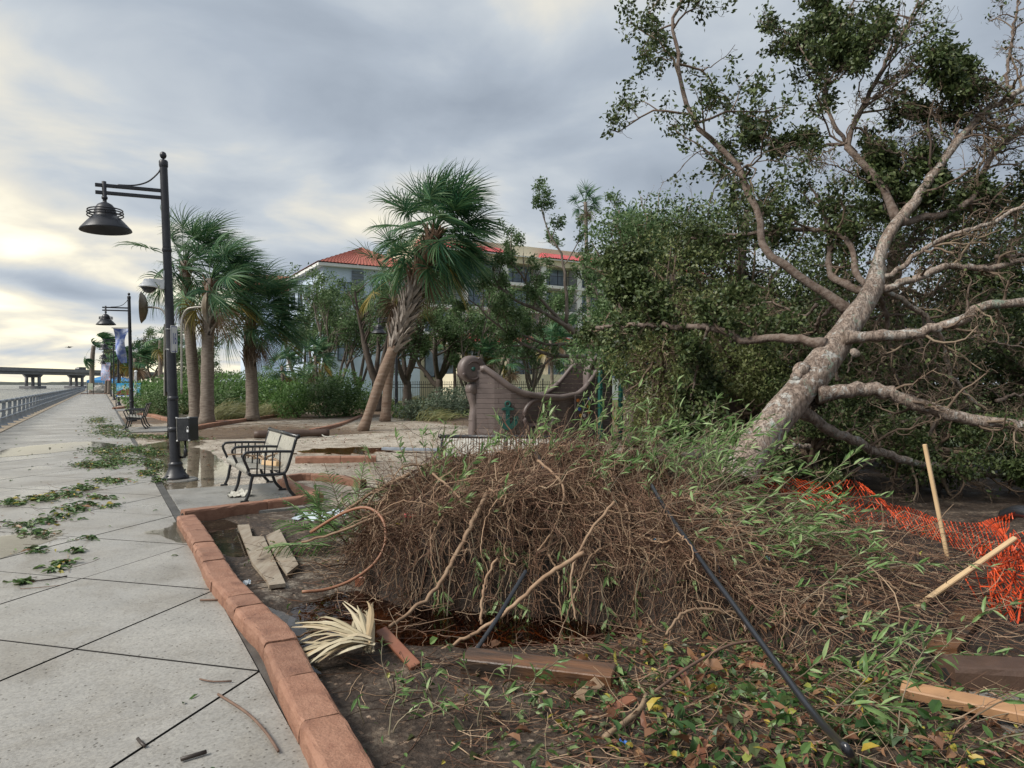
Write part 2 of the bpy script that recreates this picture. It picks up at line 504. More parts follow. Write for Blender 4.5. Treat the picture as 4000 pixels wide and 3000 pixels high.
def ground_mat():
    m, nt, b = _new('shell sand and soil')
    gm = nt.nodes.new('ShaderNodeNewGeometry'); w = gm.outputs['Position']
    tc = nt.nodes.new('ShaderNodeTexCoord')
    at = nt.nodes.new('ShaderNodeAttribute'); at.attribute_name = 'zone'
    zc = nt.nodes.new('ShaderNodeSeparateColor'); nt.links.new(at.outputs['Color'], zc.inputs[0])
    big = noise(nt, w, .5, 5, .6); mid = noise(nt, w, 2.5, 6, .65); fine = noise(nt, w, 28, 4, .7)
    sand = ramp(nt, nmath(nt, 'ADD', nmath(nt, 'MULTIPLY', big, .4), nmath(nt, 'MULTIPLY', mid, .6)), [(.19, .15, .115), (.36, .32, .27), (.50, .465, .41)], [.36, .48, .62])
    vo = nt.nodes.new('ShaderNodeTexVoronoi'); vo.inputs['Scale'].default_value = 46; nt.links.new(w, vo.inputs['Vector'])
    bits = ramp(nt, vo.outputs['Color'], [(.45, .40, .34), (.9, .88, .85), (1.5, 1.48, 1.42)], [.12, .5, .9])
    sand = mixc(nt, .85, sand, bits, 'MULTIPLY')
    soil = ramp(nt, nmath(nt, 'ADD', nmath(nt, 'MULTIPLY', mid, .6), nmath(nt, 'MULTIPLY', fine, .4)), [(.020, .013, .009), (.060, .041, .029), (.155, .125, .098)], [.36, .5, .66])
    sh = ramp(nt, vo.outputs['Color'], [(.6, .6, .6), (1, 1, 1), (4.0, 3.9, 3.7)], [.2, .8, .97])
    soil = mixc(nt, .9, soil, sh, 'MULTIPLY')
    mulch = ramp(nt, nmath(nt, 'ADD', nmath(nt, 'MULTIPLY', mid, .5), nmath(nt, 'MULTIPLY', fine, .5)), [(.05, .032, .022), (.12, .08, .05), (.22, .17, .12)], [.36, .5, .64])
    green = ramp(nt, fine, [(.05, .07, .02), (.16, .19, .06)], [.35, .65])
    zn = nmath(nt, 'ADD', zc.outputs[0], nmath(nt, 'MULTIPLY', nmath(nt, 'SUBTRACT', mid, .5), 1.3))
    col = mixc(nt, ramp(nt, zn, [(0, 0, 0), (1, 1, 1)], [.4, .6]), sand, soil)
    zn2 = nmath(nt, 'ADD', zc.outputs[1], nmath(nt, 'MULTIPLY', nmath(nt, 'SUBTRACT', mid, .5), 1.6))
    col = mixc(nt, ramp(nt, zn2, [(0, 0, 0), (1, 1, 1)], [.4, .6]), col, mulch)
    zn3 = nmath(nt, 'ADD', zc.outputs[2], nmath(nt, 'MULTIPLY', nmath(nt, 'SUBTRACT', mid, .5), .9))
    col = mixc(nt, ramp(nt, zn3, [(0, 0, 0), (1, 1, 1)], [.4, .65]), col, green)
    nt.links.new(col, b.inputs['Base Color'])
    nt.links.new(ramp(nt, mid, [(.42, .42, .42), (.85, .85, .85)], [.36, .55]), b.inputs['Roughness']); b.inputs['Specular IOR Level'].default_value = .35
    n1 = bump(nt, None, fine, .8, .03)
    bump(nt, b, noise(nt, w, 110, 2, .6), .5, .008, n1)
    return m
M['ground'] = ground_mat()

# ------------------------------------------------------------------ height of the ground and of the root mound
_tab = np.random.default_rng(7).random((64, 64))
def vnoise(x, y):
    xi = np.floor(x).astype(int); yi = np.floor(y).astype(int); fx = x - xi; fy = y - yi
    fx = fx * fx * (3 - 2 * fx); fy = fy * fy * (3 - 2 * fy)
    a = _tab[xi % 64, yi % 64]; b = _tab[(xi + 1) % 64, yi % 64]; c = _tab[xi % 64, (yi + 1) % 64]; d = _tab[(xi + 1) % 64, (yi + 1) % 64]
    return (a * (1 - fx) + b * fx) * (1 - fy) + (c * (1 - fx) + d * fx) * fy
def fbm(x, y, o=4):
    s = 0; a = .5; t = 0
    for i in range(o):
        s = s + a * vnoise(x * 2 ** i + 13.7 * i, y * 2 ** i + 5.1 * i); t += a; a *= .5
    return s / t
def sstep(a, b, x):
    t = np.clip((x - a) / (b - a), 0, 1); return t * t * (3 - 2 * t)
def ground_h(x, y):
    x = np.asarray(x, float); y = np.asarray(y, float)
    s = (x - PO.x) * PD.x + y * PD.y; t = (x - PO.x) * PN.x + y * PN.y
    h = -0.035 + .03 * (fbm(x * 1.1, y * 1.1) - .5) + .02 * (fbm(x * 5, y * 5, 3) - .5)
    # the pit under the root plate, long and shallow
    e = ((x + .15) / 1.15) ** 2 + ((y - 4.95) / .52) ** 2
    h = h - .20 * (1 - sstep(.45, 1.15, e))
    e2 = ((x + 1.15) / .75) ** 2 + ((y - 5.3) / .75) ** 2
    h = h - .06 * (1 - sstep(.3, 1.1, e2))
    # puddle by the kerb corner
    e3 = ((s - 8.7) / 1.2) ** 2 + ((t - .42) / .33) ** 2
    h = h - .035 * (1 - sstep(.4, 1.2, e3))
    # right foreground heap of litter
    h = h + .10 * np.exp(-(((x - 1.2) / 1.1) ** 2 + ((y - 3.1) / .6) ** 2))
    # gentle rise inland
    h = h + .06 * sstep(4, 12, t) * sstep(14, 22, s)
    return np.where(t < 0.02, -.12, h)
_ax = np.array([-1.55, -1.35, -1.15, -.85, -.4, .1, .6, 1.2, 1.8, 2.4, 3.1, 3.8, 4.8, 5.6])
_aa = np.array([0, .22, .52, .74, .86, .93, .92, .84, .72, .50, .28, .14, .05, 0])
_yf = np.array([6.3, 6.0, 5.75, 5.45, 5.28, 5.18, 5.02, 4.55, 4.1, 4.05, 4.2, 4.5, 5.0, 5.5])
_st = np.array([.35, .38, .45, .56, .62, .62, .58, .3, .12, .05, .05, .05, .05, .05])
def mound_h(x, y):
    x = np.asarray(x, float); y = np.asarray(y, float)
    A = np.interp(x, _ax, _aa); yf = np.interp(x, _ax, _yf) + .5 * (fbm(x * 1.9, y * 0 + 3.3, 3) - .5); stp = np.interp(x, _ax, _st)
    yc = 6.9
    q = (y - yf)
    front = stp * sstep(0, .22, q) + (1 - stp) * np.clip(q / np.maximum(yc - yf, .3), 0, 1) ** .8
    back = 1 - sstep(.2, 2.6, y - yc)
    lum = .42 * (fbm(x * 1.7 + 4, y * 1.7, 4) - .5) + .10 * (fbm(x * 6, y * 6 + 9, 3) - .5)
    return A * front * back * (1 + lum) + .12 * lum * (A > .02) * np.clip(front, 0, 1) * back
def H(x, y):
    return ground_h(x, y) + mound_h(x, y)
def hit(u, v, lift=0.0):
    """first point where the ray of a photo pixel meets ground or mound"""
    Y = np.linspace(1.5, 40, 8000)
    X = (u - 2000.0) / F * Y; Z = EYE - (v - 1500.0) / F * Y
    k = np.argmax(Z <= H(X, Y) + lift)
    return Vector((X[k], Y[k], Z[k]))

# ------------------------------------------------------------------ ground, water, promenade
def axis(*segs):
    out = []
    for a, b, d in segs:
        out += list(np.arange(a, b, d))
    return np.array(out + [segs[-1][1]])
sl = axis((-300, -60, 60), (-60, -6, 6), (-6, 16, .07), (16, 45, .35), (45, 150, 5), (150, 1500, 150))
tl = axis((-4.35, 0.0, .725), (0.0, 11, .07), (11, 45, .35), (45, 150, 5), (150, 2500, 150))
SG, TG = np.meshgrid(sl, tl, indexing='ij')
XG = PO.x + PD.x * SG + PN.x * TG; YG = PO.y + PD.y * SG + PN.y * TG
ZG = ground_h(XG, YG)
ns, nt_ = SG.shape
idx = np.arange(ns * nt_).reshape(ns, nt_)
Q = np.stack([idx[:-1, :-1], idx[:-1, 1:], idx[1:, 1:], idx[1:, :-1]], -1).reshape(-1, 4)[:, ::-1]
gme = mesh_np('ground', np.stack([XG, YG, ZG], -1).reshape(-1, 3), Q, M['ground'], True)
# zones: r = dark wet soil of the planting bed plus painted crown shade, g = brown mulch and litter, b = grass
zr = np.zeros_like(XG); zg = np.zeros_like(XG); zb = np.zeros_like(XG)
bed = (1 - sstep(9.9, 10.3, SG)) * (TG > 0)
zr = bed * (.58 + .5 * sstep(1.2, -1.5, YG - 4.6) + .5 * sstep(.6, 1.6, XG) + .35 * sstep(.2, -.6, XG + 1.3) * sstep(3.5, 2.5, YG) + .5 * np.exp(-((SG - 8.7) / 1.2) ** 2 - ((TG - .42) / .4) ** 2))
zr = np.maximum(zr, .95 * sstep(5.2, 6.5, TG) * (1 - sstep(11, 13, SG)))  # shade under the fallen crown, painted into the ground as dark soil
zg = .75 * np.exp(-((SG - 24) / 4.5) ** 2 - ((TG - 4) / 2.5) ** 2) + .9 * sstep(10.5, 12.5, TG) * sstep(12, 20, SG) + .6 * sstep(4, 1, np.abs(SG - 36)) + .4
zg = np.where(SG < 10, .25, np.clip(zg, 0, 1)); zg = np.where((SG > 17) & (SG < 23) & (TG < 10), .12, zg)
zg = np.where((SG > 12.3) & (SG < 17) & (TG < 3), .1, zg); zb = .95 * sstep(13, 17, TG) + .55 * np.exp(-((XG + 1.6) / .9) ** 2 - ((YG - 11.2) / .7) ** 2) * 1.5
ca = gme.color_attributes.new('zone', 'FLOAT_COLOR', 'POINT')
ca.data.foreach_set('color', np.stack([zr, zg, zb, np.ones_like(zr)], -1).astype(np.float32).ravel())
structure('ground', gme)

sea_v = np.array([S(-400, -4.2, -.95), S(-400, -6000, -.95), S(6000, -6000, -.95), S(6000, -4.2, -.95)])
sea_v[:, 2] = -.95
sm = mesh_np('water', sea_v, [np.array([[0, 1, 2, 3]])], M['sea'])
structure('water', sm)

prom = structure('promenade', None)      # empty root for its slabs
prom.empty_display_size = .1
bz = MB()
bz.prism([tuple(S(-3, -3.62)[:2]), tuple(S(-3, -.0)[:2]), tuple(S(134, 0)[:2]), tuple(S(134, -3.62)[:2])], -.11, -.045)
o = part('joint_bed', bz.mesh('joint_bed', M['joint']), prom)
def slab_mesh(nm, ab):
    """ab: outline in (a,b) cell units, already inset"""
    pts = np.array([((a + b) * .9, (b - a) * .9) for a, b in ab])     # local x = s, local y = -t
    c = pts.mean(0)
    mb = MB(); n = len(pts)
    V = []
    for ins, z in ((0, -.1), (0, -.003), (.002, 0.0)):
        for p in pts:
            d = p - c; q = c + d * (1 - ins / np.linalg.norm(d) * 1.4)
            V.append((q[0], q[1], z))
    i = np.arange(n); j = (i + 1) % n
    Qs = np.concatenate([np.stack([l * n + i, l * n + j, (l + 1) * n + j, (l + 1) * n + i], -1) for l in range(2)])
    V = np.array(V)
    # orientation: make the top face up
    top = (2 * n + i)[None]
    A = V[top[0]]; up = np.cross(A[1] - A[0], A[2] - A[0])[2]
    if up < 0: top = top[:, ::-1]; Qs = Qs[:, ::-1]
    # the sides in the joints are dark with dirt
    return mesh_np(nm, V, [Qs, top], [M['concrete'], M['joint']], False, np.r_[np.ones(len(Qs)), 0])
g_ = .0055
sq = slab_mesh('slab', [(g_, g_), (1 - g_, g_), (1 - g_, 1 - g_), (g_, 1 - g_)])
tr0 = slab_mesh('slab_edge', [(g_, g_ * 2), (1 - 2 * g_, 1 - g_), (g_, 1 - g_)])          # t<0 half of the cell i=j
tr4 = slab_mesh('slab_edge', [(g_ * 2, g_), (1 - g_, g_), (1 - g_, 1 - 2 * g_)])
rr = random.Random(3)
for j in range(-4, 26):
    for k in range(0, 5):
        i = j - k
        s0 = 4.58 + (i + j) * .9; t0 = (i - j) * .9
        if s0 < -3.5 or s0 > 36: continue
        me = tr0 if k == 0 else tr4 if k == 4 else sq
        o = part('slab', me, prom)
        o.location = S(s0, t0, rr.uniform(-.003, .0))
        o.rotation_euler = (rr.uniform(-.0003, .0003), rr.uniform(-.0003, .0003), PROM_ANG)
fb = MB()
fb.add([(36.0, 3.6, -.003), (36.0, 0, -.003), (133, 0, -.003), (133, 3.6, -.003)], [np.array([[0, 1, 2, 3]])])
o = part('far_slabs', fb.mesh('far_slabs', M['concrete_far']), prom); o.location = (PO.x, PO.y, 0); o.rotation_euler = (0, 0, PROM_ANG)
es = MB()
es.prism([tuple(S(-3, 0.004)[:2]), tuple(S(-3, .10)[:2]), tuple(S(133, .10)[:2]), tuple(S(133, .004)[:2])], -.1, -.012)
part('edge_strip', es.mesh('edge_strip', pmat('edge strip', [(.035, .033, .03), (.10, .095, .085)], 5, .5, .4, 60)), prom)

sw = MB()
sw.prism([tuple(S(-3, -4.35)[:2]), tuple(S(-3, -3.63)[:2]), tuple(S(240, -3.63)[:2]), tuple(S(240, -4.35)[:2])], -1.6, .004, bev=0)
structure('seawall', sw.mesh('seawall', M['seawall']))
# plaza beyond the promenade's end
pz = MB()
pz.prism([tuple(S(134.2, -3.6)[:2]), tuple(S(134.2, 4)[:2]), tuple(S(240, 4)[:2]), tuple(S(240, -3.6)[:2])], -.2, .01)
structure('plaza', pz.mesh('plaza', M['pad']))
# ------------------------------------------------------------------ bench pad, kerbs, puddles
def flat_poly(pts, z, mat, name, jit=.04, seed=1, sub=6):
    """irregular outline from corner points, as one flat sheet"""
    r = random.Random(seed); n = len(pts); out = []
    for i in range(n):
        a, b, c, d = [Vector(pts[(i + k - 1) % n]) for k in range(4)]
        for k in range(sub):
            t = k / sub
            p = .5 * ((2 * b) + (c - a) * t + (2 * a - 5 * b + 4 * c - d) * t * t + (3 * b - a - 3 * c + d) * t ** 3)
            sc = jit * (.4 + p.y / 14)
            out.append((p.x + r.uniform(-sc, sc), p.y + r.uniform(-sc, sc), z))
    A = np.array(out)
    x, y = A[:, 0], A[:, 1]
    if np.sum(x * np.roll(y, -1) - y * np.roll(x, -1)) < 0: A = A[::-1]
    return mesh_np(name, A, [np.arange(len(A))[None]], mat)

pad = MB()
pad.prism([tuple(S(9.86, .105)[:2]), tuple(S(9.86, 1.68)[:2]), tuple(S(12.4, 1.68)[:2]), tuple(S(12.4, .105)[:2])], -.15, -.006, bev=.006)
structure('bench_pad', pad.mesh('bench_pad', M['pad']))
pad2 = MB()
for s0, s1, t0, t1 in ((27.2, 30.2, .105, 2.1), (49, 52, .105, 2.0)):
    pad2 = MB(); pad2.prism([tuple(S(s0, t0)[:2]), tuple(S(s0, t1)[:2]), tuple(S(s1, t1)[:2]), tuple(S(s1, t0)[:2])], -.15, .006)
    structure('bench_pad', pad2.mesh('bench_pad', M['pad']))

def catmull(pts, n=10):
    out = []
    m = len(pts)
    for i in range(m - 1):
        a = pts[max(i - 1, 0)]; b = pts[i]; c = pts[i + 1]; d = pts[min(i + 2, m - 1)]
        for k in range(n):
            t = k / n
            out.append(.5 * ((2 * b) + (c - a) * t + (2 * a - 5 * b + 4 * c - d) * t * t + (3 * b - a - 3 * c + d) * t ** 3))
    out.append(pts[-1])
    return out
def resample(pts, d):
    A = np.array([tuple(p) for p in pts]); L = np.r_[0, np.cumsum(np.linalg.norm(np.diff(A, axis=0), axis=1))]
    n = max(int(round(L[-1] / d)), 1); q = np.linspace(0, L[-1], n + 1)
    return np.stack([np.interp(q, L, A[:, i]) for i in range(3)], -1), L[-1]
def kerb(label, pts, w=.2, h=.125, block=.5, mat='kerb', seed=0, smooth_n=8, base=-.03):
    r = random.Random(seed)
    path = catmull([Vector((p.x, p.y, 0)) for p in pts], smooth_n) if len(pts) > 2 else [Vector((p.x, p.y, 0)) for p in pts]
    st, L = resample(path, .09)
    if len(st) < 2: return
    T = np.gradient(st, axis=0); T = nrm(T); Nn = np.stack([T[:, 1], -T[:, 0], 0 * T[:, 0]], -1)
    c0 = Vector(st[len(st) // 2]); c0.z = base
    root = thing('kerb', label, 'kerb', c0)
    i = 0
    prof = [(-.5, -.16 / h), (-.5, .55), (-.49, .82), (-.43, .97), (-.36, 1.0), (0, 1.01), (.36, 1.0), (.43, .96), (.49, .80), (.5, -.16 / h)]
    core = MB(); core.tube(st - np.array([0, 0, -(base + h * .3)]), np.full(len(st), min(w, h) * .42), 8)
    part('added_dark_core', core.mesh('added_dark_core', M['joint']), root, world=True)  # added dark core that keeps light out of the gaps between blocks
    while i < len(st) - 1:
        k = max(2, int(round(block * r.choice((.6, 1, 1, 1.25)) / .09))); j = min(i + k, len(st) - 1)
        if len(st) - 1 - j < 3: j = len(st) - 1
        seg = st[i:j + 1].copy(); m = len(seg)
        seg[0] += T[i] * .005; seg[-1] -= T[j] * .005
        dz = r.uniform(-.006, .006); ww = w * r.uniform(.97, 1.03)
        V = []
        for a in range(m):
            e = 1.0 if 0 < a < m - 1 else .985
            for (px, pz) in prof:
                wob = r.uniform(-.004, .004)
                V.append(seg[a] + Nn[i + a] * (px * ww * (1 if pz < .5 else e) + wob) + np.array([0, 0, base + pz * h * (1 if e == 1 or pz < .5 else .985) + dz + r.uniform(-.003, .003)]))
        n = len(prof); V = np.array(V)
        ii = np.arange(m - 1)[:, None] * n; jj = np.arange(n - 1)[None]
        Qd = np.stack([ii + jj, ii + jj + 1, ii + n + jj + 1, ii + n + jj], -1).reshape(-1, 4)
        nv = len(V); V = np.concatenate([V, V[:n], V[-n:]]); caps = [(nv + np.arange(n))[None][:, ::-1], (nv + n + np.arange(n))[None]]
        me = mesh_np('block', V, [Qd[:, ::-1]] + [c[:, ::-1] for c in caps], M[mat], False)
        o = part('block', me, root, world=True)
        i = j
    return root
nk = [G(u, v, .095) for u, v in [(1700, 3900), (1540, 3420), (1420, 3120), (1347, 2966), (1248, 2785), (1157, 2622), (1085, 2477), (1013, 2405), (958, 2342), (868, 2242), (796, 2116), (728, 2012)]]
kerb('long terracotta kerb curving along the promenade beside the root mound', nk, .205, .13, .52, seed=2)
kerb('straight terracotta kerb along the front of the bench pad', [G(712, 1992, .1), G(1240, 1931, .1)], .15, .13, .95, seed=4)
kerb('short terracotta kerb behind the bench feet', [G(1236, 1926, .1), G(1170, 1893, .1), G(1106, 1866, .1)], .2, .12, .7, seed=5)
kerb('thin terracotta edging curving round the small planting bed behind the bench', [G(1112, 1856, .1), G(1190, 1846, .1), G(1300, 1852, .1), G(1420, 1872, .1)], .12, .12, .9, seed=6)
kerb('terracotta kerb beside the brown puddle on the sand', [G(1155, 1786, .08), G(1300, 1784, .08), G(1470, 1782, .08)], .2, .12, .9, seed=7)
kerb('long terracotta kerb in front of the cabbage palms', [G(740, 1672, .06), G(860, 1652, .06), G(1020, 1630, .06), G(1150, 1612, .06), G(1240, 1600, .06)], .25, .14, 1.4, seed=8)
kerb('terracotta kerb crossing the sand to the leaning palm', [G(1216, 1678, .06), G(1300, 1662, .06), G(1370, 1640, .06), G(1420, 1618, .06)], .2, .12, 1.3, seed=9)
kerb('terracotta kerb stepping along the hedge behind the far bench', [G(545, 1616, .06), G(600, 1622, .06), G(635, 1632, .06), G(668, 1638, .06)], .25, .14, 1.5, seed=10)
kerb('terracotta kerb round the palms behind the utility box', [G(770, 1652, .06), G(860, 1645, .06), G(930, 1640, .06)], .22, .12, 1.4, seed=11)
kerb('terracotta kerb beside the tall white post', [G(448, 1594, .06), G(500, 1588, .06), G(560, 1584, .06)], .3, .14, 1.6, seed=12)
kerb('terracotta kerb across the far end of the promenade', [S(134, -3.5), S(134, 0.5)], .3, .14, 1.6, seed=13)

def puddle(pts, z, mat='puddle', seed=1, jit=.04):
    o = structure('puddle', flat_poly(pts, z, M[mat], 'puddle', jit, seed)); return o
puddle([G(u, v) for u, v in [(-60, 1790), (40, 1752), (190, 1736), (330, 1726), (430, 1733), (445, 1750), (320, 1758), (160, 1772)]], .004, seed=2, jit=.05)
puddle([G(u, v) for u, v in [(-80, 2120), (60, 2085), (190, 2070), (240, 2090), (120, 2140), (-60, 2190)]], .004, seed=3)
puddle([G(u, v) for u, v in [(540, 1790), (600, 1748), (700, 1736), (800, 1756), (880, 1800), (900, 1850), (850, 1888), (760, 1900), (650, 1915), (622, 1908), (600, 1860), (560, 1820)]], -.0195, seed=4)
puddle([G(u, v) for u, v in [(560, 1738), (700, 1714), (800, 1722), (760, 1740), (640, 1752)]], -.018, seed=41)
puddle([G(u, v) for u, v in [(650, 2062), (700, 2030), (722, 2060), (735, 2110), (700, 2120), (620, 2090), (560, 2080)]], .004, seed=5, jit=.02)
puddle([G(u, v) for u, v in [(1190, 1764), (1250, 1748), (1400, 1743), (1500, 1747), (1520, 1757), (1420, 1766), (1300, 1769)]], -.024, 'puddle_brown', seed=6, jit=.16)
puddle([S(s, t) for s, t in [(9.6, .2), (9.5, 1.2), (8.9, 1.1), (8.2, .95), (7.6, .8), (7.1, .6), (7.0, .2), (8.2, .18)]], -.052, 'puddle', seed=7, jit=.02)
puddle([S(s, t) for s, t in [(6.2, .12), (5.9, .28), (5.4, .42), (4.9, .38), (4.4, .30), (4.2, .14), (4.9, .11), (5.6, .11)]], -.033, 'puddle', seed=8, jit=.01)
puddle([Vector(p) for p in [(-2.1, 4.4, 0), (-1.2, 4.15, 0), (0, 4.1, 0), (1.5, 4.2, 0), (2.2, 4.8, 0), (1.6, 5.7, 0), (0, 5.9, 0), (-1.5, 6.2, 0), (-2.3, 5.6, 0)]], -.088, 'puddle_brown', seed=9, jit=.02)

# ------------------------------------------------------------------ railing along the water
rail_root = thing('railing', 'long grey metal railing along the seawall over the water', 'railing', S(8, -3.98, 0))
pm = MB()
pr = [(-.15, 0), (.15, 0), (.12, .12), (.065, .45), (.06, .80), (.075, .90), (-.055, .90), (-.06, .80), (-.05, .45), (-.09, .12)]
Mx = Matrix(((0, 0, 1, 0), (1, 0, 0, 0), (0, 1, 0, 0), (0, 0, 0, 1)))
pm.prism(pr, -.03, .03, Mx)
post_me = pm.mesh('post', M['grey_rail'])
bp = MB(); bp.box((0, 0, .012), (.2, .4, .024), bev=.006); base_me = bp.mesh('base_plate', M['grey_rail'])
def rail_me(nm, r, L):
    m = MB(); m.tube([(0.03, 0, 0), (L - .03, 0, 0)], r, 10)
    m.tube([(-.04, 0, 0), (.04, 0, 0)], r * 1.14, 10)
    return m.mesh(nm, M['grey_rail'], True)
STEP = 2.07
tr_, mr_ = rail_me('top_rail', .062, STEP), rail_me('rail', .042, STEP)
k = 0
s = 7.0
loc0 = rail_root.location.copy()
while s < 200:
    for nm, me, z, dt in (('post', post_me, .004, 0), ('top_rail', tr_, .94, 0), ('rail', mr_, .62, 0.09), ('rail', mr_, .34, 0.11)):
        o = part(nm, me, rail_root)
        o.location = S(s, -3.98 + dt, z) - loc0; o.rotation_euler = (0, 0, PROM_ANG)
        if nm == 'post' and s < 45:
            b = part('base_plate', base_me, o)
    s += STEP; k += 1

# ------------------------------------------------------------------ bridge and far shore
M['bridge'] = pmat('bridge concrete', [(.17, .17, .18), (.26, .26, .27)], .4, .8)
M['far_green'] = pmat('far shore trees', [(.05, .06, .055), (.09, .10, .09)], .05, .9)
br = thing('bridge', 'long concrete road bridge on three column piers crossing the bay', 'bridge', (-270, 400, -.95))
def bridge_z(y): return 8.6 + EYE
deck = MB(); deck.box((-270, 520, 9.0), (11.5, 720, .9)); part('deck', deck.mesh('deck', M['bridge']), br, world=True)
for sx in (-1, 1):
    g = MB(); g.box((-270 + sx * 5.6, 520, 9.95), (.35, 720, 1.0)); part('parapet', g.mesh('parapet', M['bridge']), br, world=True)
for gx in (-4.2, -1.4, 1.4, 4.2):
    g = MB(); g.box((-270 + gx, 520, 7.75), (.9, 720, 1.6)); part('girder', g.mesh('girder', M['bridge']), br, world=True)
for y in (320, 360, 400, 440, 480, 520):
    g = MB()
    g.prism([(-5.4, .1), (-3.9, -1.35), (3.9, -1.35), (5.4, .1), (5.4, .35), (-5.4, .35)], -.8, .8, Matrix.Translation((-270, y, 6.6)) @ Matrix(((1, 0, 0, 0), (0, 0, 1, 0), (0, 1, 0, 0), (0, 0, 0, 1))))
    pier = part('pier_cap', g.mesh('pier_cap', M['bridge']), br, world=True)
    for cx in (-3.6, 0, 3.6):
        c = MB(); c.tube([(-270 + cx, y, .4), (-270 + cx, y, 5.4)], .85, 14); part('column', c.mesh('column', M['bridge'], True), pier)
    f = MB(); f.box((-270, y, -.45), (12.3, 5, 1.9), bev=.15); part('footing', f.mesh('footing', M['bridge']), pier)
# lorry on the deck
M['truck'] = pmat('dark lorry paint', [(.03, .035, .04), (.06, .065, .07)], 1, .4)
tk = thing('truck', 'dark lorry driving across the bridge', 'truck', (-268, 440, 9.45))
b = MB(); b.box((-268, 442, 11.05), (2.4, 5.4, 2.1), bev=.06); part('cargo_box', b.mesh('cargo_box', M['truck']), tk, world=True)
b = MB(); b.prism([(-1.1, 0), (1.0, 0), (1.0, 1.0), (.4, 1.9), (-1.1, 1.9)], -1.15, 1.15, Matrix.Translation((-268, 438.2, 9.95)) @ Matrix(((0, 0, 1, 0), (-1, 0, 0, 0), (0, 1, 0, 0), (0, 0, 0, 1)))); part('cab', b.mesh('cab', M['truck']), tk, world=True)
for wy in (438, 441.5, 443.7):
    for wx in (-1.05, 1.05):
        w = MB(); w.tube([(-268 + wx - .14, wy, 9.93), (-268 + wx + .14, wy, 9.93)], .48, 14); part('wheel', w.mesh('wheel', M['black']), tk, world=True)
r = np.random.default_rng(5)
xs = np.linspace(-2600, 300, 260); h = 2.5 + 6 * fbm(xs * .012, xs * 0 + 2, 4) + 2.5 * fbm(xs * .09, xs * 0, 3)
V = []
for x, hh in zip(xs, h):
    V += [(x, 1700 - .12 * x, -1.2), (x, 1702 - .12 * x, hh * .75), (x, 1725 - .12 * x, hh), (x, 1800 - .12 * x, hh * .8)]
n = len(xs); ii = np.arange(n - 1)[:, None] * 4; jj = np.arange(3)[None]
Qd = np.stack([ii + jj, ii + 4 + jj, ii + 4 + jj + 1, ii + jj + 1], -1).reshape(-1, 4)
structure('far_shore', mesh_np('far_shore', np.array(V), Qd, M['far_green']))
# pelican gliding over the bay
bd = MB()
c = P(269, 1357, 190)
bd.tube([c + Vector((-.62, 0, .05)), c + Vector((-.25, 0, .02)), c + Vector((0, 0, 0)), c + Vector((.45, 0, .03)), c + Vector((.75, 0, .02))], [.03, .12, .17, .12, .04], 8)
pb = bd.mesh('bird', pmat('pelican', [(.03, .028, .026), (.06, .055, .05)], 5, .8), True)
bird = wsingle('bird', pb, 'dark pelican gliding low over the bay', 'bird')
for sgn in (-1, 1):
    w = MB(); w.add([(-.1, 0, .05), (.28, 0, .05), (.05, sgn * .6, .32), (.38, sgn * .55, .30), (.35, sgn * 1.15, .18), (.55, sgn * 1.1, .17), (-.1, 0, .02), (.28, 0, .02), (.05, sgn * .6, .29), (.38, sgn * .55, .27), (.35, sgn * 1.15, .17), (.55, sgn * 1.1, .16)],
          [np.array([[0, 1, 3, 2], [2, 3, 5, 4], [6, 8, 9, 7], [8, 10, 11, 9], [0, 2, 8, 6], [1, 7, 9, 3]])])
    o = part('wing', w.mesh('wing', bpy.data.materials['pelican']), bird); o.location = (0, 0, .16)
b = MB(); b.tube([(-.6, 0, .2), (-.78, 0, .26), (-.95, 0, .2), (-1.15, 0, .13)], [.05, .07, .04, .012], 6); part('head', b.mesh('head', bpy.data.materials['pelican'], True), bird)
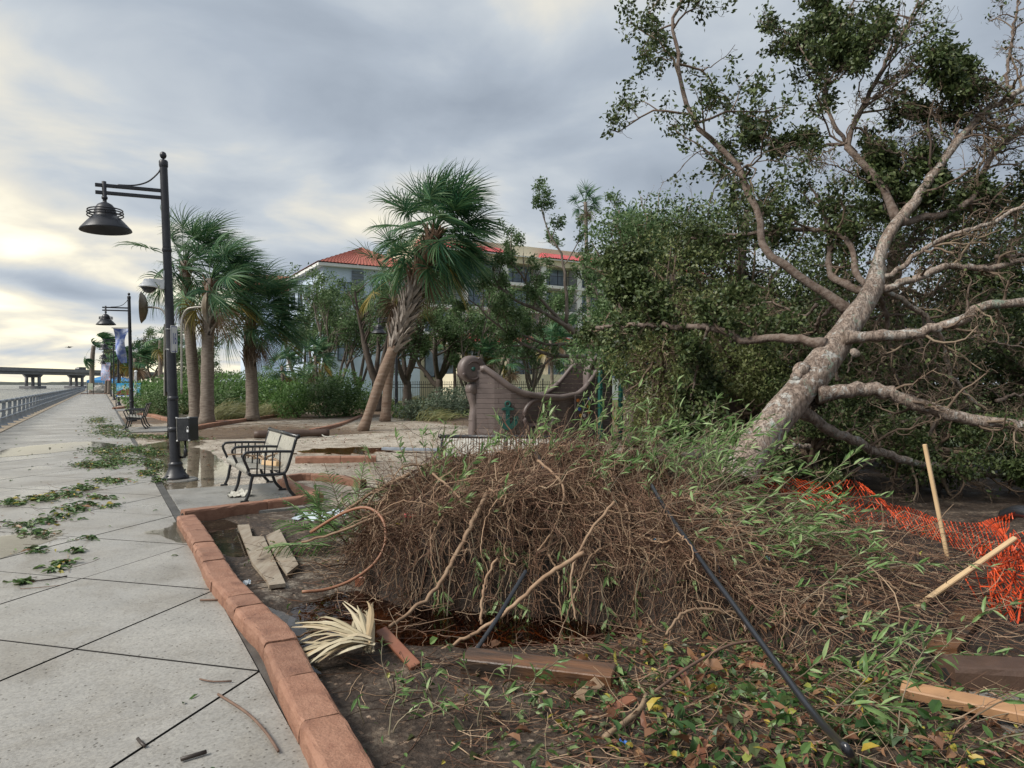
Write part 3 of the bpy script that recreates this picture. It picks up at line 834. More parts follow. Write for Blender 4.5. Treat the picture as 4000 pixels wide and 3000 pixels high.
# ------------------------------------------------------------------ benches
def make_bench(label, group=None):
    root = thing('bench', label, 'bench', group=group)
    # slats follow the seat and the back: (y,z)
    prof = [(-.27, .335), (-.315, .36), (-.335, .405), (-.315, .445), (-.26, .458), (-.1, .432), (.06, .412), (.13, .412), (.175, .43), (.205, .475), (.24, .58), (.285, .72), (.325, .845)]
    A = np.array(prof)
    pts = np.array([tuple(v) for v in catmull([Vector((a, b, 0)) for a, b in prof], 2)])[:, :2]
    t = np.gradient(pts, axis=0); t /= np.linalg.norm(t, axis=1, keepdims=True); nn = np.stack([-t[:, 1], t[:, 0]], -1)
    V = []
    for p, q in zip(pts, nn):
        for dx_, e in ((-.0125, 0), (.0125, 0), (.0125, -.007), (-.0125, -.007)):
            V.append((dx_, p[0] + q[0] * e, p[1] + q[1] * e))
    m = len(pts); ii = np.arange(m - 1)[:, None] * 4; jj = np.arange(4)[None]
    Qd = np.stack([ii + jj, ii + (jj + 1) % 4, ii + 4 + (jj + 1) % 4, ii + 4 + jj], -1).reshape(-1, 4)
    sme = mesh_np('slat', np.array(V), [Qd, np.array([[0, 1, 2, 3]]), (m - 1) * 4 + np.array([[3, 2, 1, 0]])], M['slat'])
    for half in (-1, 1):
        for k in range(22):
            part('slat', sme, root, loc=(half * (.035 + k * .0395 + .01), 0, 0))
    fr = {}
    b = MB(); b.tube(catmull([Vector(p) for p in [(0, -.30, .41), (0, -.335, .50), (0, -.375, .60), (0, -.36, .655), (0, -.30, .675), (0, -.1, .675), (0, .12, .668), (0, .265, .66)]], 4), .019, 8)
    arm = b.mesh('armrest', M['black'], True)
    b = MB(); b.tube(catmull([Vector(p) for p in [(0, -.30, .40), (0, -.27, .36), (0, 0, .355), (0, .15, .36), (0, .21, .44), (0, .26, .6), (0, .335, .86)]], 4), .021, 8)
    frm = b.mesh('frame', M['black'], True)
    b = MB(); b.tube(catmull([Vector(p) for p in [(0, -.25, .37), (0, -.275, .27), (0, -.30, .13), (0, -.345, .02)]], 4), [.022] * 13, 8)
    lf = b.mesh('leg', M['black'], True)
    b = MB(); b.tube(catmull([Vector(p) for p in [(0, .16, .37), (0, .185, .27), (0, .23, .13), (0, .32, .02)]], 4), [.022] * 13, 8)
    lr = b.mesh('leg', M['black'], True)
    b = MB(); b.box((0, 0, .012), (.05, .11, .024), bev=.004); ft = b.mesh('foot', M['black'])
    b = MB(); b.tube([(0, 0, .36), (0, .01, .67)], .011, 6); bal = b.mesh('baluster', M['black'], True)
    for x in (-.92, 0, .92):
        part('frame', frm, root, loc=(x, 0, 0)); part('armrest', arm, root, loc=(x, 0, 0))
        for me, fy in ((lf, -.36), (lr, .335)):
            o = part('leg', me, root, loc=(x, 0, 0)); part('foot', ft, o, loc=(0, fy, 0))
        for y in (-.2, -.1, 0, .1):
            part('baluster', bal, root, loc=(x, y, 0))
    b = MB(); b.tube([(-.95, .345, .868), (.95, .345, .868)], .026, 10); tr = part('top_rail', b.mesh('top_rail', M['black'], True), root)
    b = MB(); b.lathe([(0, -.036), (.025, -.026), (.036, 0), (.025, .026), (0, .036)], 12); bl = b.mesh('end_ball', M['black'], True)
    for x in (-.95, 0, .95): part('end_ball', bl, tr, loc=(x, .345, .868))
    b = MB(); b.tube([(-.92, -.29, .385), (.92, -.29, .385)], .016, 8); part('front_rail', b.mesh('front_rail', M['black'], True), root)
    b = MB(); b.tube([(-.92, .13, .36), (.92, .13, .36)], .016, 8); part('rear_rail', b.mesh('rear_rail', M['black'], True), root)
    return root
BA = NRM_ANG - math.pi / 2
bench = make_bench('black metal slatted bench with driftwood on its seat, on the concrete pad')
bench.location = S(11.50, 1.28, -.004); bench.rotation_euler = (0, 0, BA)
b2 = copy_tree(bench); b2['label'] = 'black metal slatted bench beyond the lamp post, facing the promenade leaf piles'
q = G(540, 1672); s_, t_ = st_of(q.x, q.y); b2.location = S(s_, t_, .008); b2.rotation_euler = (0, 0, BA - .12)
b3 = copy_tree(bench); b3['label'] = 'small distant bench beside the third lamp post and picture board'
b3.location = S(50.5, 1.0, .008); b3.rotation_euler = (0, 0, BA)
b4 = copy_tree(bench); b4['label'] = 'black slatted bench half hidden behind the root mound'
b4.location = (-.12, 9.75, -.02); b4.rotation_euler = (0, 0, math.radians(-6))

# ------------------------------------------------------------------ lamp posts
def make_lamp(label, group=None):
    root = thing('lamp_post', label, 'lamp post', group=group)
    b = MB(); b.lathe([(0, 0), (.20, 0), (.205, .03), (.20, .055), (.175, .075), (.155, .11), (.125, .17), (.108, .23), (.112, .25), (.118, .265), (.10, .285), (.092, .30)], 20); bs = part('base', b.mesh('base', M['pole'], True), root)
    b = MB(); b.box((-.11, -.09, .11), (.12, .012, .1), Matrix.Rotation(math.radians(40), 3, 'Z') @ Matrix.Rotation(math.radians(-25), 3, 'X')); part('hatch', b.mesh('hatch', M['glass_dark']), bs)
    for a in range(4):
        bb = MB(); bb.lathe([(0, .03), (.016, .03), (.016, 0), (.02, 0)], 8, (.185 * math.cos(a * 1.57 + .7), .185 * math.sin(a * 1.57 + .7), .055)); part('bolt', bb.mesh('bolt', M['pole']), bs)
    b = MB(); b.lathe([(.088, .29), (.083, .9), (.078, 1.6), (.07, 3.2), (.062, 5.3), (.062, 5.34)], 18); po = part('pole', b.mesh('pole', M['pole'], True), root)
    for z, rr_ in ((.86, .105), (1.38, .09), (3.9, .078)):
        b = MB(); b.lathe([(.07, -.04), (rr_ * .9, -.04), (rr_, -.02), (rr_, .01), (rr_ * .86, .035), (.07, .04)], 18, (0, 0, z)); part('collar', b.mesh('collar', M['pole'], True), po)
    b = MB(); b.lathe([(.064, 5.3), (.072, 5.32), (.072, 5.40), (.06, 5.42), (.02, 5.43), (.018, 5.45), (.035, 5.455), (.052, 5.485), (.055, 5.51), (.045, 5.545), (.02, 5.565), (0, 5.567)], 18); part('finial', b.mesh('finial', M['pole'], True), root)
    for z in (4.78, 4.90):
        b = MB(); b.box((.51, 0, z), (1.02, .05, .055), bev=.006); part('arm', b.mesh('arm', M['pole']), root)
    b = MB(); b.tube(catmull([Vector(p) for p in [(.05, 0, 5.27), (.10, 0, 5.18), (.25, 0, 5.03), (.45, 0, 4.95), (.70, 0, 4.93)]], 5), .013, 8); part('brace', b.mesh('brace', M['pole'], True), root)
    hx = .89
    b = MB(); b.lathe([(0, 4.97), (.034, 4.965), (.034, 4.72), (.045, 4.715), (.045, 4.68), (.03, 4.67), (.03, 4.63), (.05, 4.60)], 14, (hx, 0, 0)); part('hanger', b.mesh('hanger', M['pole'], True), root)
    b = MB(); b.lathe([(.0, 4.63), (.05, 4.62), (.11, 4.585), (.148, 4.53), (.165, 4.46), (.17, 4.40), (.185, 4.38)], 24, (hx, 0, 0)); hd = part('lamp_dome', b.mesh('lamp_dome', M['pole'], True), root)
    for z, R_ in ((4.49, .255), (4.45, .262), (4.405, .262)):
        b = MB(); b.torus(R_, .011, 30, 6, (hx, 0, z)); part('ring', b.mesh('ring', M['pole'], True), hd)
    for a in range(4):
        b = MB(); b.box((hx + .21 * math.cos(a * 1.57), .21 * math.sin(a * 1.57), 4.44), (.10, .012, .012), Matrix.Rotation(a * 1.57, 3, 'Z')); part('ring_strut', b.mesh('ring_strut', M['pole']), hd)
    b = MB(); b.lathe([(.18, 4.39), (.20, 4.385), (.285, 4.29), (.375, 4.185), (.385, 4.16), (.375, 4.158), (.365, 4.175), (.28, 4.27), (.19, 4.365), (.0, 4.37)], 32, (hx, 0, 0)); sh = part('shade', b.mesh('shade', M['pole'], True), root)
    b = MB(); b.lathe([(0, 4.30), (.12, 4.295), (.19, 4.30), (.23, 4.315)], 24, (hx, 0, 0)); part('lens', b.mesh('lens', M['lens'], True), sh)
    return root
lamp = make_lamp('tall black lamp post with camera, box and 16 plate on it, standing in a puddle')
LX = P(688, 1866, 12.05); LX.z = -.02
lamp.location = LX
LEAN = Matrix.Rotation(math.radians(-2.3), 4, 'Y')
lamp.rotation_euler = (LEAN @ Matrix.Rotation(NRM_ANG + math.pi, 4, 'Z')).to_euler()
for s_, lab, ln in ((35.3, 'black lamp post with a torn blue banner behind the far bench', -1.4), (61.0, 'black lamp post beside the picture board', -.6),
                (82.5, 'slim distant black lamp post between the picture board and a banner post', -.4), (105, 'most distant black lamp post carrying a white banner', 0)):
    c = copy_tree(lamp); c['label'] = lab
    c.location = S(s_, .42, -.01); c.rotation_euler = (Matrix.Rotation(math.radians(ln), 4, 'Y') @ Matrix.Rotation(NRM_ANG + math.pi, 4, 'Z')).to_euler()
c = copy_tree(lamp); c['label'] = 'black lamp post behind the leaning palm before the blue wall'
q = P(1548, 1540, 36.); c.location = (q.x, q.y, 0); c.rotation_euler = (0, 0, math.pi)
pad2 = MB(); pad2.lathe([(0, .0), (.33, 0), (.36, -.03), (.36, -.1)], 20); fo = structure('lamp_footing', pad2.mesh('lamp_footing', M['pad'])); fo.location = (LX.x, LX.y, -.004)

def on_pole(z, d=None):
    """point on the axis of the near lamp post, z above its base"""
    return LX + LEAN.to_3x3() @ Vector((0, 0, z))
# dome camera on a bracket
cam_root = thing('security_camera', 'white dome security camera on a bracket arm strapped to the lamp post', 'camera', on_pole(3.3))
ca_ = NRM_ANG + math.pi
cam_root.rotation_euler = (0, math.radians(-2.3), ca_); cam_root.scale = (.82, .82, .82)
b = MB(); b.box((.115, 0, 0), (.09, .10, .20), bev=.012); part('bracket', b.mesh('bracket', M['white']), cam_root)
b = MB(); b.prism([(.13, -.03), (.20, -.02), (.24, .035), (.36, .045), (.36, .10), (.13, .10)], -.03, .03, Matrix(((1, 0, 0, 0), (0, 0, -1, 0), (0, 1, 0, 0), (0, 0, 0, 1)))); part('arm', b.mesh('arm', M['white']), cam_root)
b = MB(); b.lathe([(0, .085), (.09, .08), (.115, .02), (.13, -.01), (.165, -.04), (.185, -.075), (.18, -.085), (0, -.086)], 26, (.36, 0, 0)); ho = part('housing', b.mesh('housing', M['white'], True), cam_root)
b = MB(); b.lathe([(.15, -.087), (.15, -.10), (.13, -.115), (.125, -.13)], 26, (.36, 0, 0)); part('rim', b.mesh('rim', M['black'], True), ho)
b = MB(); b.lathe([(.12, -.115), (.112, -.15), (.08, -.185), (.04, -.20), (0, -.203)], 22, (.36, 0, 0)); part('dome', b.mesh('dome', M['glass_dark'], True), ho)
b = MB(); b.tube([(.09, .03, .10), (.09, .03, .28)], .016, 8); part('antenna', b.mesh('antenna', M['white'], True), cam_root)
for z in (-.07, .07):
    b = MB(); b.torus(.074, .007, 20, 5, (0, 0, z)); part('strap', b.mesh('strap', M['alu'], True), cam_root)
# number plate 16
sg = thing('number_plate', 'white plate reading 16 in blue, strapped to the lamp post', 'sign', on_pole(2.38) + Vector((.085, -.045, 0)))
Nrm = Vector((.985, .10, 0)).normalized(); ang = math.atan2(Nrm.x, -Nrm.y)
sg.rotation_euler = (0, math.radians(-2.3), ang)
def rrect(w, h, r, n=5):
    o = []
    for cx, cy, a0 in ((w / 2 - r, h / 2 - r, 0), (-w / 2 + r, h / 2 - r, 90), (-w / 2 + r, -h / 2 + r, 180), (w / 2 - r, -h / 2 + r, 270)):
        for k in range(n + 1):
            a = math.radians(a0 + 90 * k / n); o.append((cx + r * math.cos(a), cy + r * math.sin(a)))
    return o
XZ = Matrix(((1, 0, 0, 0), (0, 0, -1, 0), (0, 1, 0, 0), (0, 0, 0, 1)))     # xy outline stands up, +z of the outline faces -y
b = MB(); b.prism(rrect(.30, .46, .03), -.004, 0, XZ); pl = part('plate', b.mesh('plate', M['white']), sg)
o1 = np.array(rrect(.27, .43, .025)); o2 = np.array(rrect(.25, .41, .02)); n = len(o1)
V = np.concatenate([np.c_[o1[:, 0], np.full(n, -.0015), o1[:, 1]], np.c_[o2[:, 0], np.full(n, -.0015), o2[:, 1]]]); i = np.arange(n); j = (i + 1) % n
part('border', mesh_np('border', V, np.stack([i, j, n + j, n + i], -1), M['blue_ink']), pl)
def text_mesh(txt, size, mat, name='lettering', ext=.001):
    cu = bpy.data.curves.new('t', 'FONT'); cu.body = txt; cu.size = size; cu.align_x = 'CENTER'; cu.align_y = 'CENTER'; cu.extrude = ext
    to = bpy.data.objects.new('t', cu); COL.objects.link(to)
    me = bpy.data.meshes.new_from_object(to.evaluated_get(bpy.context.evaluated_depsgraph_get()))
    bpy.data.objects.remove(to); me.name = name; me.materials.clear(); me.materials.append(mat)
    return me
part('lettering', text_mesh('16', .24, M['blue_ink']), pl, loc=(0, -.003, 0), rot=(math.pi / 2, 0, 0), scale=(.8, 1.15, 1))
for z in (-.17, .17):
    b = MB(); b.torus(.078, .006, 20, 5, (0, 0, z)); o = part('strap', b.mesh('strap', M['alu'], True), sg)
    o.location = Matrix.Rotation(-ang, 3, 'Z') @ Vector((-.085, .045, 0))
# utility case
bx = thing('utility_box', 'black metal edged equipment case with padlock hung on the lamp post', 'box', on_pole(.86) + Vector((.24, -.02, 0)))
bx.rotation_euler = (0, math.radians(-2.3), math.radians(-16))
b = MB(); b.box((0, 0, 0), (.25, .24, .40), bev=.012); cs = part('case', b.mesh('case', M['black']), bx)
b = MB(); b.box((-.13, 0, 0), (.012, .22, .38), bev=.004); part('side_panel', b.mesh('side_panel', M['beige_metal']), cs)
for sx in (-1, 1):
    for sz in (-1, 1):
        b = MB(); b.box((sx * .118, -.113, sz * .193), (.035, .03, .03), bev=.006); part('corner', b.mesh('corner', M['alu']), cs)
b = MB(); b.box((0, -.116, .19), (.20, .02, .012)); part('edging', b.mesh('edging', M['alu']), cs)
b = MB(); b.box((.115, -.135, -.03), (.036, .02, .042), bev=.005); pk = part('padlock', b.mesh('padlock', M['white']), bx)
b = MB(); b.tube([(.10, -.135, -.01), (.10, -.135, .03), (.115, -.135, .045), (.13, -.135, .03), (.13, -.135, -.01)], .005, 6); part('shackle', b.mesh('shackle', M['alu'], True), pk)
b = MB(); b.tube([(-.06, 0, -.2), (-.06, 0, -.42), (-.07, 0, -.47), (-.17, 0, -.48)], [.018, .018, .022, .022], 8); b.box((-.06, 0, -.40), (.055, .055, .13), bev=.01); part('conduit', b.mesh('conduit', M['black'], True), bx)

# post with two acoustic dishes behind the lamp post
dq = P(664, 1712, 20.8); dq.z = 0
dp = thing('dish_post', 'black post behind the lamp post with two oval bronze dishes on curved arms', 'post', dq)
b = MB(); b.tube([(0, 0, 0), (0, 0, 2.0)], .075, 12); part('post', b.mesh('post', M['pole'], True), dp)
b = MB(); b.box((-.11, -.03, 2.3), (.035, .20, 2.1), bev=.012); part('panel', b.mesh('panel', M['beige_metal']), dp)
b = MB(); b.box((.0, -.02, 2.0), (.18, .16, 1.3), bev=.02); part('speaker_case', b.mesh('speaker_case', M['pole']), dp)
for sx, off in ((-1, -.08), (1, .34)):
    b = MB(); b.tube(catmull([Vector(p) for p in [(off, 0, 1.3), (off, 0, 3.0), (off + sx * .03, 0, 3.55), (off + sx * .16, 0, 3.78), (off + sx * .36, 0, 3.84), (off + sx * .60, 0, 3.85)]], 5), .03, 10); ar = part('arm', b.mesh('arm', M['beige_metal'], True), dp)
    b = MB(); R_ = .80
    b.lathe([(0, -.13), (.22 * R_, -.12), (.42 * R_, -.07), (.55 * R_, .02), (.58 * R_, .035), (.54 * R_, .03), (.40 * R_, -.02), (.2 * R_, -.06), (0, -.07)], 30, (off + sx * .72, 0, 3.84), (Matrix.Rotation(math.radians(19), 3, 'Z') @ Matrix.Rotation(math.radians(90 * sx), 3, 'Y')).to_4x4())
    part('dish', b.mesh('dish', M['bronze'], True), dp)

# banners
def banner(name, label, c, w, h, col, tears, yaw, marks):
    r = random.Random(3); nx, nz = 7, 16; V = []
    for j in range(nz + 1):
        f = j / nz
        for i in range(nx + 1):
            g = i / nx
            nar = 1 - tears * f * .75
            x = g * w * nar + tears * f * f * .35; y = math.sin(f * 6 + g * 2.5) * .07 * (1 + tears)
            V.append((x, y, -f * h + g * tears * .12 * math.sin(f * 3)))
    ii = np.arange(nz)[:, None] * (nx + 1); jj = np.arange(nx)[None]
    Qd = np.stack([ii + jj, ii + jj + 1, ii + nx + 1 + jj + 1, ii + nx + 1 + jj], -1).reshape(-1, 4)
    m, nt, bb = _new(name + ' cloth')
    tc = nt.nodes.new('ShaderNodeTexCoord'); nz_ = noise(nt, tc.outputs['Object'], 3.2, 2)
    nt.links.new(ramp(nt, nz_, marks, [.36, .46, .56, .66][:len(marks)]), bb.inputs['Base Color']); bb.inputs['Roughness'].default_value = .6
    V = np.array(V); nV = len(V); V2 = V + np.array([0, .006, 0])
    o = single('banner', mesh_np('banner', np.concatenate([V, V2]), [Qd, Qd[:, ::-1] + nV], m, True), label, 'banner', loc=c, rot=(0, 0, yaw))
    b = MB(); b.tube([(-.06, 0, .02), (w + .02, 0, .02)], .016, 6); part('banner_rod', b.mesh('banner_rod', M['pole'], True), o)
q = S(35.3, .42, 0)
banner('banner', 'torn blue and white banner twisted round the lamp post behind the far bench', (q.x - .75, q.y - .12, 4.0), .68, 1.5, None, 1.0, .1, [(.10, .15, .42), (.22, .30, .62), (.5, .55, .7), (.13, .18, .45)])
q = S(105, .42, 0)
banner('banner', 'small white and blue banner on the most distant lamp post', (q.x - 1.25, q.y - .1, 4.35), 1.2, 2.3, None, .15, .05, [(.62, .66, .78), (.30, .36, .62), (.66, .68, .78), (.5, .12, .16)])

# picture board, information sign, white post
def board_mat():
    m, nt, b = _new('picture print')
    tc = nt.nodes.new('ShaderNodeTexCoord'); sx = nt.nodes.new('ShaderNodeSeparateXYZ'); nt.links.new(tc.outputs['Object'], sx.inputs[0])
    nz_ = noise(nt, tc.outputs['Object'], 3.5, 4)
    hill = nmath(nt, 'SUBTRACT', nmath(nt, 'SUBTRACT', .12, nmath(nt, 'MULTIPLY', nmath(nt, 'POWER', nmath(nt, 'ADD', sx.outputs[0], .15), 2.0), .75)), sx.outputs[2])
    hill = nmath(nt, 'ADD', hill, nmath(nt, 'MULTIPLY', nmath(nt, 'SUBTRACT', nz_, .5), .2))
    sky = ramp(nt, nmath(nt, 'ADD', sx.outputs[2], nmath(nt, 'MULTIPLY', nz_, .5)), [(.03, .22, .42), (.05, .35, .60), (.35, .58, .68), (.03, .33, .62)], [.0, .25, .42, .65])
    rock = ramp(nt, nz_, [(.05, .012, .012), (.17, .04, .03), (.25, .08, .05)], [.3, .5, .7])
    col = mixc(nt, ramp(nt, hill, [(0, 0, 0), (1, 1, 1)], [.49, .51]) if False else ramp(nt, nmath(nt, 'ADD', hill, .5), [(0, 0, 0), (1, 1, 1)], [.48, .52]), sky, rock)
    bl = ramp(nt, nmath(nt, 'ADD', sx.outputs[2], .5), [(.45, .55, .7), (.05, .16, .4), (0, 0, 0)], [.03, .09, .1])
    low = ramp(nt, nmath(nt, 'ADD', sx.outputs[2], .5), [(1, 1, 1), (0, 0, 0)], [.15, .17])
    col = mixc(nt, low, col, (.10, .22, .5))
    nt.links.new(col, b.inputs['Base Color']); b.inputs['Roughness'].default_value = .35
    return m
q = G(503, 1590); bd_ = thing('picture_board', 'colourful picture board with red mound under blue sky on two black legs', 'sign', (q.x, q.y, 0), rz=.10)
b = MB(); b.box((0, 0, 0), (1.62, .04, .96), bev=.006); pn = part('panel', b.mesh('panel', board_mat()), bd_, loc=(0, 0, 1.17))
b = MB(); b.box((0, -.024, -.43), (1.5, .008, .07)); part('caption_strip', b.mesh('caption_strip', M['white']), pn)
b = MB(); b.prism([(-.32, .30), (-.25, .36), (-.2, .33), (-.2, .2), (-.1, .02), (-.14, .0), (-.28, .06), (-.33, .18)], 0, .004, Matrix.Translation((-.05, -.024, -.02)) @ XZ); part('bird_picture', b.mesh('bird_picture', pmat('bird print', [(.4, .42, .3), (.6, .6, .5)], 9, .4)), pn)
for sx in (-1, 1):
    b = MB(); b.box((sx * .84, 0, .84), (.05, .05, 1.68), bev=.006); part('leg', b.mesh('leg', M['black']), bd_)
q = S(129, -2.1); sgn = thing('information_sign', 'small information sign on two posts at the end of the promenade', 'sign', (q.x, q.y, 0), rz=-.1)
b = MB(); b.box((0, 0, 1.2), (.9, .05, 1.0), bev=.01); part('panel', b.mesh('panel', pmat('faded map print', [(.16, .22, .14), (.30, .33, .26), (.45, .42, .3)], 3, .5)), sgn)
for sx in (-1, 1):
    b = MB(); b.box((sx * .5, 0, .88), (.07, .07, 1.76)); part('leg', b.mesh('leg', M['black']), sgn)
q = G(526, 1597); wp = thing('marker_post', 'tall white marker post leaning slightly beside the picture board', 'post', (q.x, q.y, -.02)); wp.rotation_euler = (0, math.radians(1.6), .3)
b = MB(); b.box((0, 0, 1.2), (.125, .125, 2.4), bev=.012); part('shaft', b.mesh('shaft', M['white']), wp)
b = MB(); b.lathe([(.1, 2.4), (.1, 2.45), (.06, 2.5), (0, 2.51)], 16); part('cap', b.mesh('cap', M['white'], True), wp)
for k in range(6):
    b = MB(); b.box((0, -.0645, 2.1 - k * .09), (.05, .002, .05)); part('print_mark', b.mesh('print_mark', pmat('faded print', [(.2, .22, .25), (.35, .37, .4)], 30, .5) if k == 0 else bpy.data.materials['faded print']), wp)

# blue tents and pale boulders far down the shore
M['blue_tarp'] = pmat('blue tarp', [(.02, .12, .32), (.05, .25, .5)], .8, .5)
for (u, v, Y, w, h, lab) in ((405, 1530, 150, 4.5, 3.4, 'blue canopy tent far beyond the promenade end'), (480, 1525, 140, 5, 3.0, 'dark blue tarpaulin tent behind the distant lamp posts'), (437, 1528, 165, 4, 3.6, 'pale blue canopy tent behind the white banner')):
    c = P(u, v, Y); c.z = 0
    t = thing('canopy_tent', lab, 'tent', c)
    b = MB(); b.add([(-w / 2, -w / 2, h * .7), (w / 2, -w / 2, h * .7), (w / 2, w / 2, h * .7), (-w / 2, w / 2, h * .7), (0, 0, h)], [np.array([[0, 1, 4], [1, 2, 4], [2, 3, 4], [3, 0, 4]])])
    b.box((0, -w / 2, h * .63), (w, .04, .5)); b.box((-w / 2, 0, h * .63), (.04, w, .5)); b.box((w / 2, 0, h * .63), (.04, w, .5)); part('canopy', b.mesh('canopy', M['blue_tarp']), t)
    for sx in (-1, 1):
        for sy in (-1, 1):
            g = MB(); g.tube([(sx * w / 2, sy * w / 2, 0), (sx * w / 2, sy * w / 2, h * .7)], .05, 6); part('leg', g.mesh('leg', M['alu']), t)
M['pale_rock'] = pmat('pale coral rock', [(.26, .245, .22), (.45, .43, .39)], 3, .85, .6, 20, .03)
def rock_mesh(seed, sx, sy, sz):
    r = np.random.default_rng(seed); import bmesh
    bm = bmesh.new(); bmesh.ops.create_icosphere(bm, subdivisions=2, radius=1)
    for v in bm.verts:
        d = np.array(v.co); k = .78 + .45 * r.random() * .6 + .25 * math.sin(d[0] * 4 + seed) * math.cos(d[1] * 5 + seed * 2)
        v.co = Vector((d[0] * sx * k, d[1] * sy * k, d[2] * sz * k))
    me = bpy.data.meshes.new('boulder'); bm.to_mesh(me); bm.free(); me.materials.append(M['pale_rock']); return me
for i, (u, v, Y, sz) in enumerate(((385, 1525, 128, .9), (398, 1524, 132, 1.0), (374, 1522, 140, .8))):
    c = P(u, v, Y); single('boulder', rock_mesh(i, sz * 1.3, sz, sz), 'pale grey boulder beside the far palm trunk', 'boulder', 'boulders by the far palm', loc=(c.x, c.y, sz * .5))
# ------------------------------------------------------------------ vegetation helpers
WIND = np.array([.93, .28, -.05])
def leafmat(name, cols, trans=.25, rough=.5):
    return pmat(name, cols, island=True, rough=rough, trans=trans, spec=.35)
M['palm_leaf'] = leafmat('palm leaf', [(.022, .075, .04), (.042, .12, .056), (.085, .175, .07), (.14, .22, .10)], .28, .5)
M['palm_old'] = leafmat('yellowing palm leaf', [(.10, .10, .02), (.20, .17, .03), (.28, .19, .04), (.05, .09, .03)], .2)
M['palm_dead'] = leafmat('dead palm leaf', [(.09, .06, .04), (.16, .11, .07), (.22, .15, .10)], .1, .8)
M['palm_trunk'] = pmat('palm trunk', [(.10, .075, .058), (.19, .155, .125), (.27, .235, .20)], 5, .85, .8, 14, .03, stretch=(1, 1, 5))
M['palm_trunk_red'] = pmat('reddish palm trunk', [(.13, .08, .055), (.21, .145, .105), (.27, .215, .17)], 3, .85, .8, 14, .03, stretch=(1, 1, 4))
M['boot'] = pmat('palm boot', [(.16, .13, .11), (.26, .225, .195), (.34, .30, .265)], 7, .85, .4, 30, .01, objvar=.25)
M['boot_brown'] = pmat('brown palm boot', [(.11, .062, .038), (.20, .12, .075), (.26, .19, .14)], 7, .85, .4, 30, .01, objvar=.25)
M['bark'] = pmat('grey brown bark', [(.07, .055, .045), (.13, .105, .085), (.19, .165, .14)], 8, .85, .8, 22, .02, stretch=(1, 1, .35))
M['bark_dark'] = pmat('dark bark', [(.055, .042, .034), (.11, .085, .068)], 8, .85, .7, 22, .02)
M['leaf_mid'] = leafmat('mid green leaf', [(.042, .08, .028), (.078, .142, .05), (.13, .205, .08), (.22, .29, .155)], .42)
M['leaf_dark'] = leafmat('dark green leaf', [(.028, .046, .016), (.05, .076, .025), (.085, .12, .04), (.15, .175, .07)], .22)
M['leaf_olive'] = leafmat('olive leaf', [(.07, .085, .03), (.125, .145, .05), (.185, .20, .075), (.12, .17, .055)], .3)
M['leaf_bright'] = leafmat('bright green leaf', [(.05, .12, .026), (.085, .18, .042), (.135, .245, .07), (.21, .32, .12)], .38)
M['leaf_silver'] = leafmat('silvery green leaf', [(.07, .10, .06), (.12, .16, .10), (.17, .21, .14)])
M['grass'] = leafmat('dune grass', [(.09, .11, .03), (.17, .17, .055), (.26, .24, .09), (.11, .15, .05)], .2)

def frond_mesh(r, base, d, Lp, Lb, wind=.5, grav=.35, nseg=30, width=.036, mat=None, curl=.0):
    d = np.array(d, float); d /= np.linalg.norm(d)
    pts = [np.array(base, float)]; dd = d.copy()
    for k in range(5):
        dd = dd + np.array([0, 0, -1]) * grav * .16 + WIND * wind * .12; dd /= np.linalg.norm(dd)
        pts.append(pts[-1] + dd * Lp / 5)
    Vp, Qp = tubes(np.array(pts)[None], np.linspace(.024, .011, 6)[None], 4)
    a = dd; up = np.array([0, 0, 1.0]) + r.normal(size=3) * .35
    sd = np.cross(a, up); sd /= np.linalg.norm(sd) + 1e-9; nb = np.cross(sd, a)
    ph = np.radians(np.linspace(-112, 112, nseg)) + r.normal(size=nseg) * .03
    d0 = np.cos(ph)[:, None] * a + np.sin(ph)[:, None] * sd + nb * (.22 * np.abs(np.sin(ph)))[:, None]
    d0 = nrm(d0)
    L = Lb * (.72 + .28 * np.cos(ph * .8)) * r.uniform(.9, 1.06, nseg)
    hub = pts[-1] + a * (np.maximum(np.cos(ph), 0) * .16 * Lb)[:, None]
    K = 6; Pn = [hub]; cur = d0
    for k in range(1, K):
        tau = (k / (K - 1)) ** 1.4
        cur = nrm(d0 + tau * (WIND * wind + np.array([0, 0, -1.0]) * grav * (1 + curl)) * .95 + r.normal(size=(nseg, 3)) * .05 * tau)
        Pn.append(Pn[-1] + cur * (L / (K - 1))[:, None])
    Pn = np.stack(Pn, 1)                                     # nseg,K,3
    T = nrm(np.gradient(Pn, axis=1)); side = nrm(np.cross(T, nb[None, None] + r.normal(size=(nseg, 1, 3)) * .5))
    wp = np.array([.45, .95, 1.0, .8, .45, .05]) * width
    A = Pn - side * wp[None, :, None] / 2; B = Pn + side * wp[None, :, None] / 2
    V = np.stack([A, B], 2).reshape(-1, 3)
    i = np.arange(nseg)[:, None] * K * 2; k = np.arange(K - 1)[None] * 2
    Q = np.stack([i + k, i + k + 1, i + k + 3, i + k + 2], -1).reshape(-1, 4)
    return mesh_np('frond', np.concatenate([Vp, V]), [Qp, Q + len(Vp)], mat)

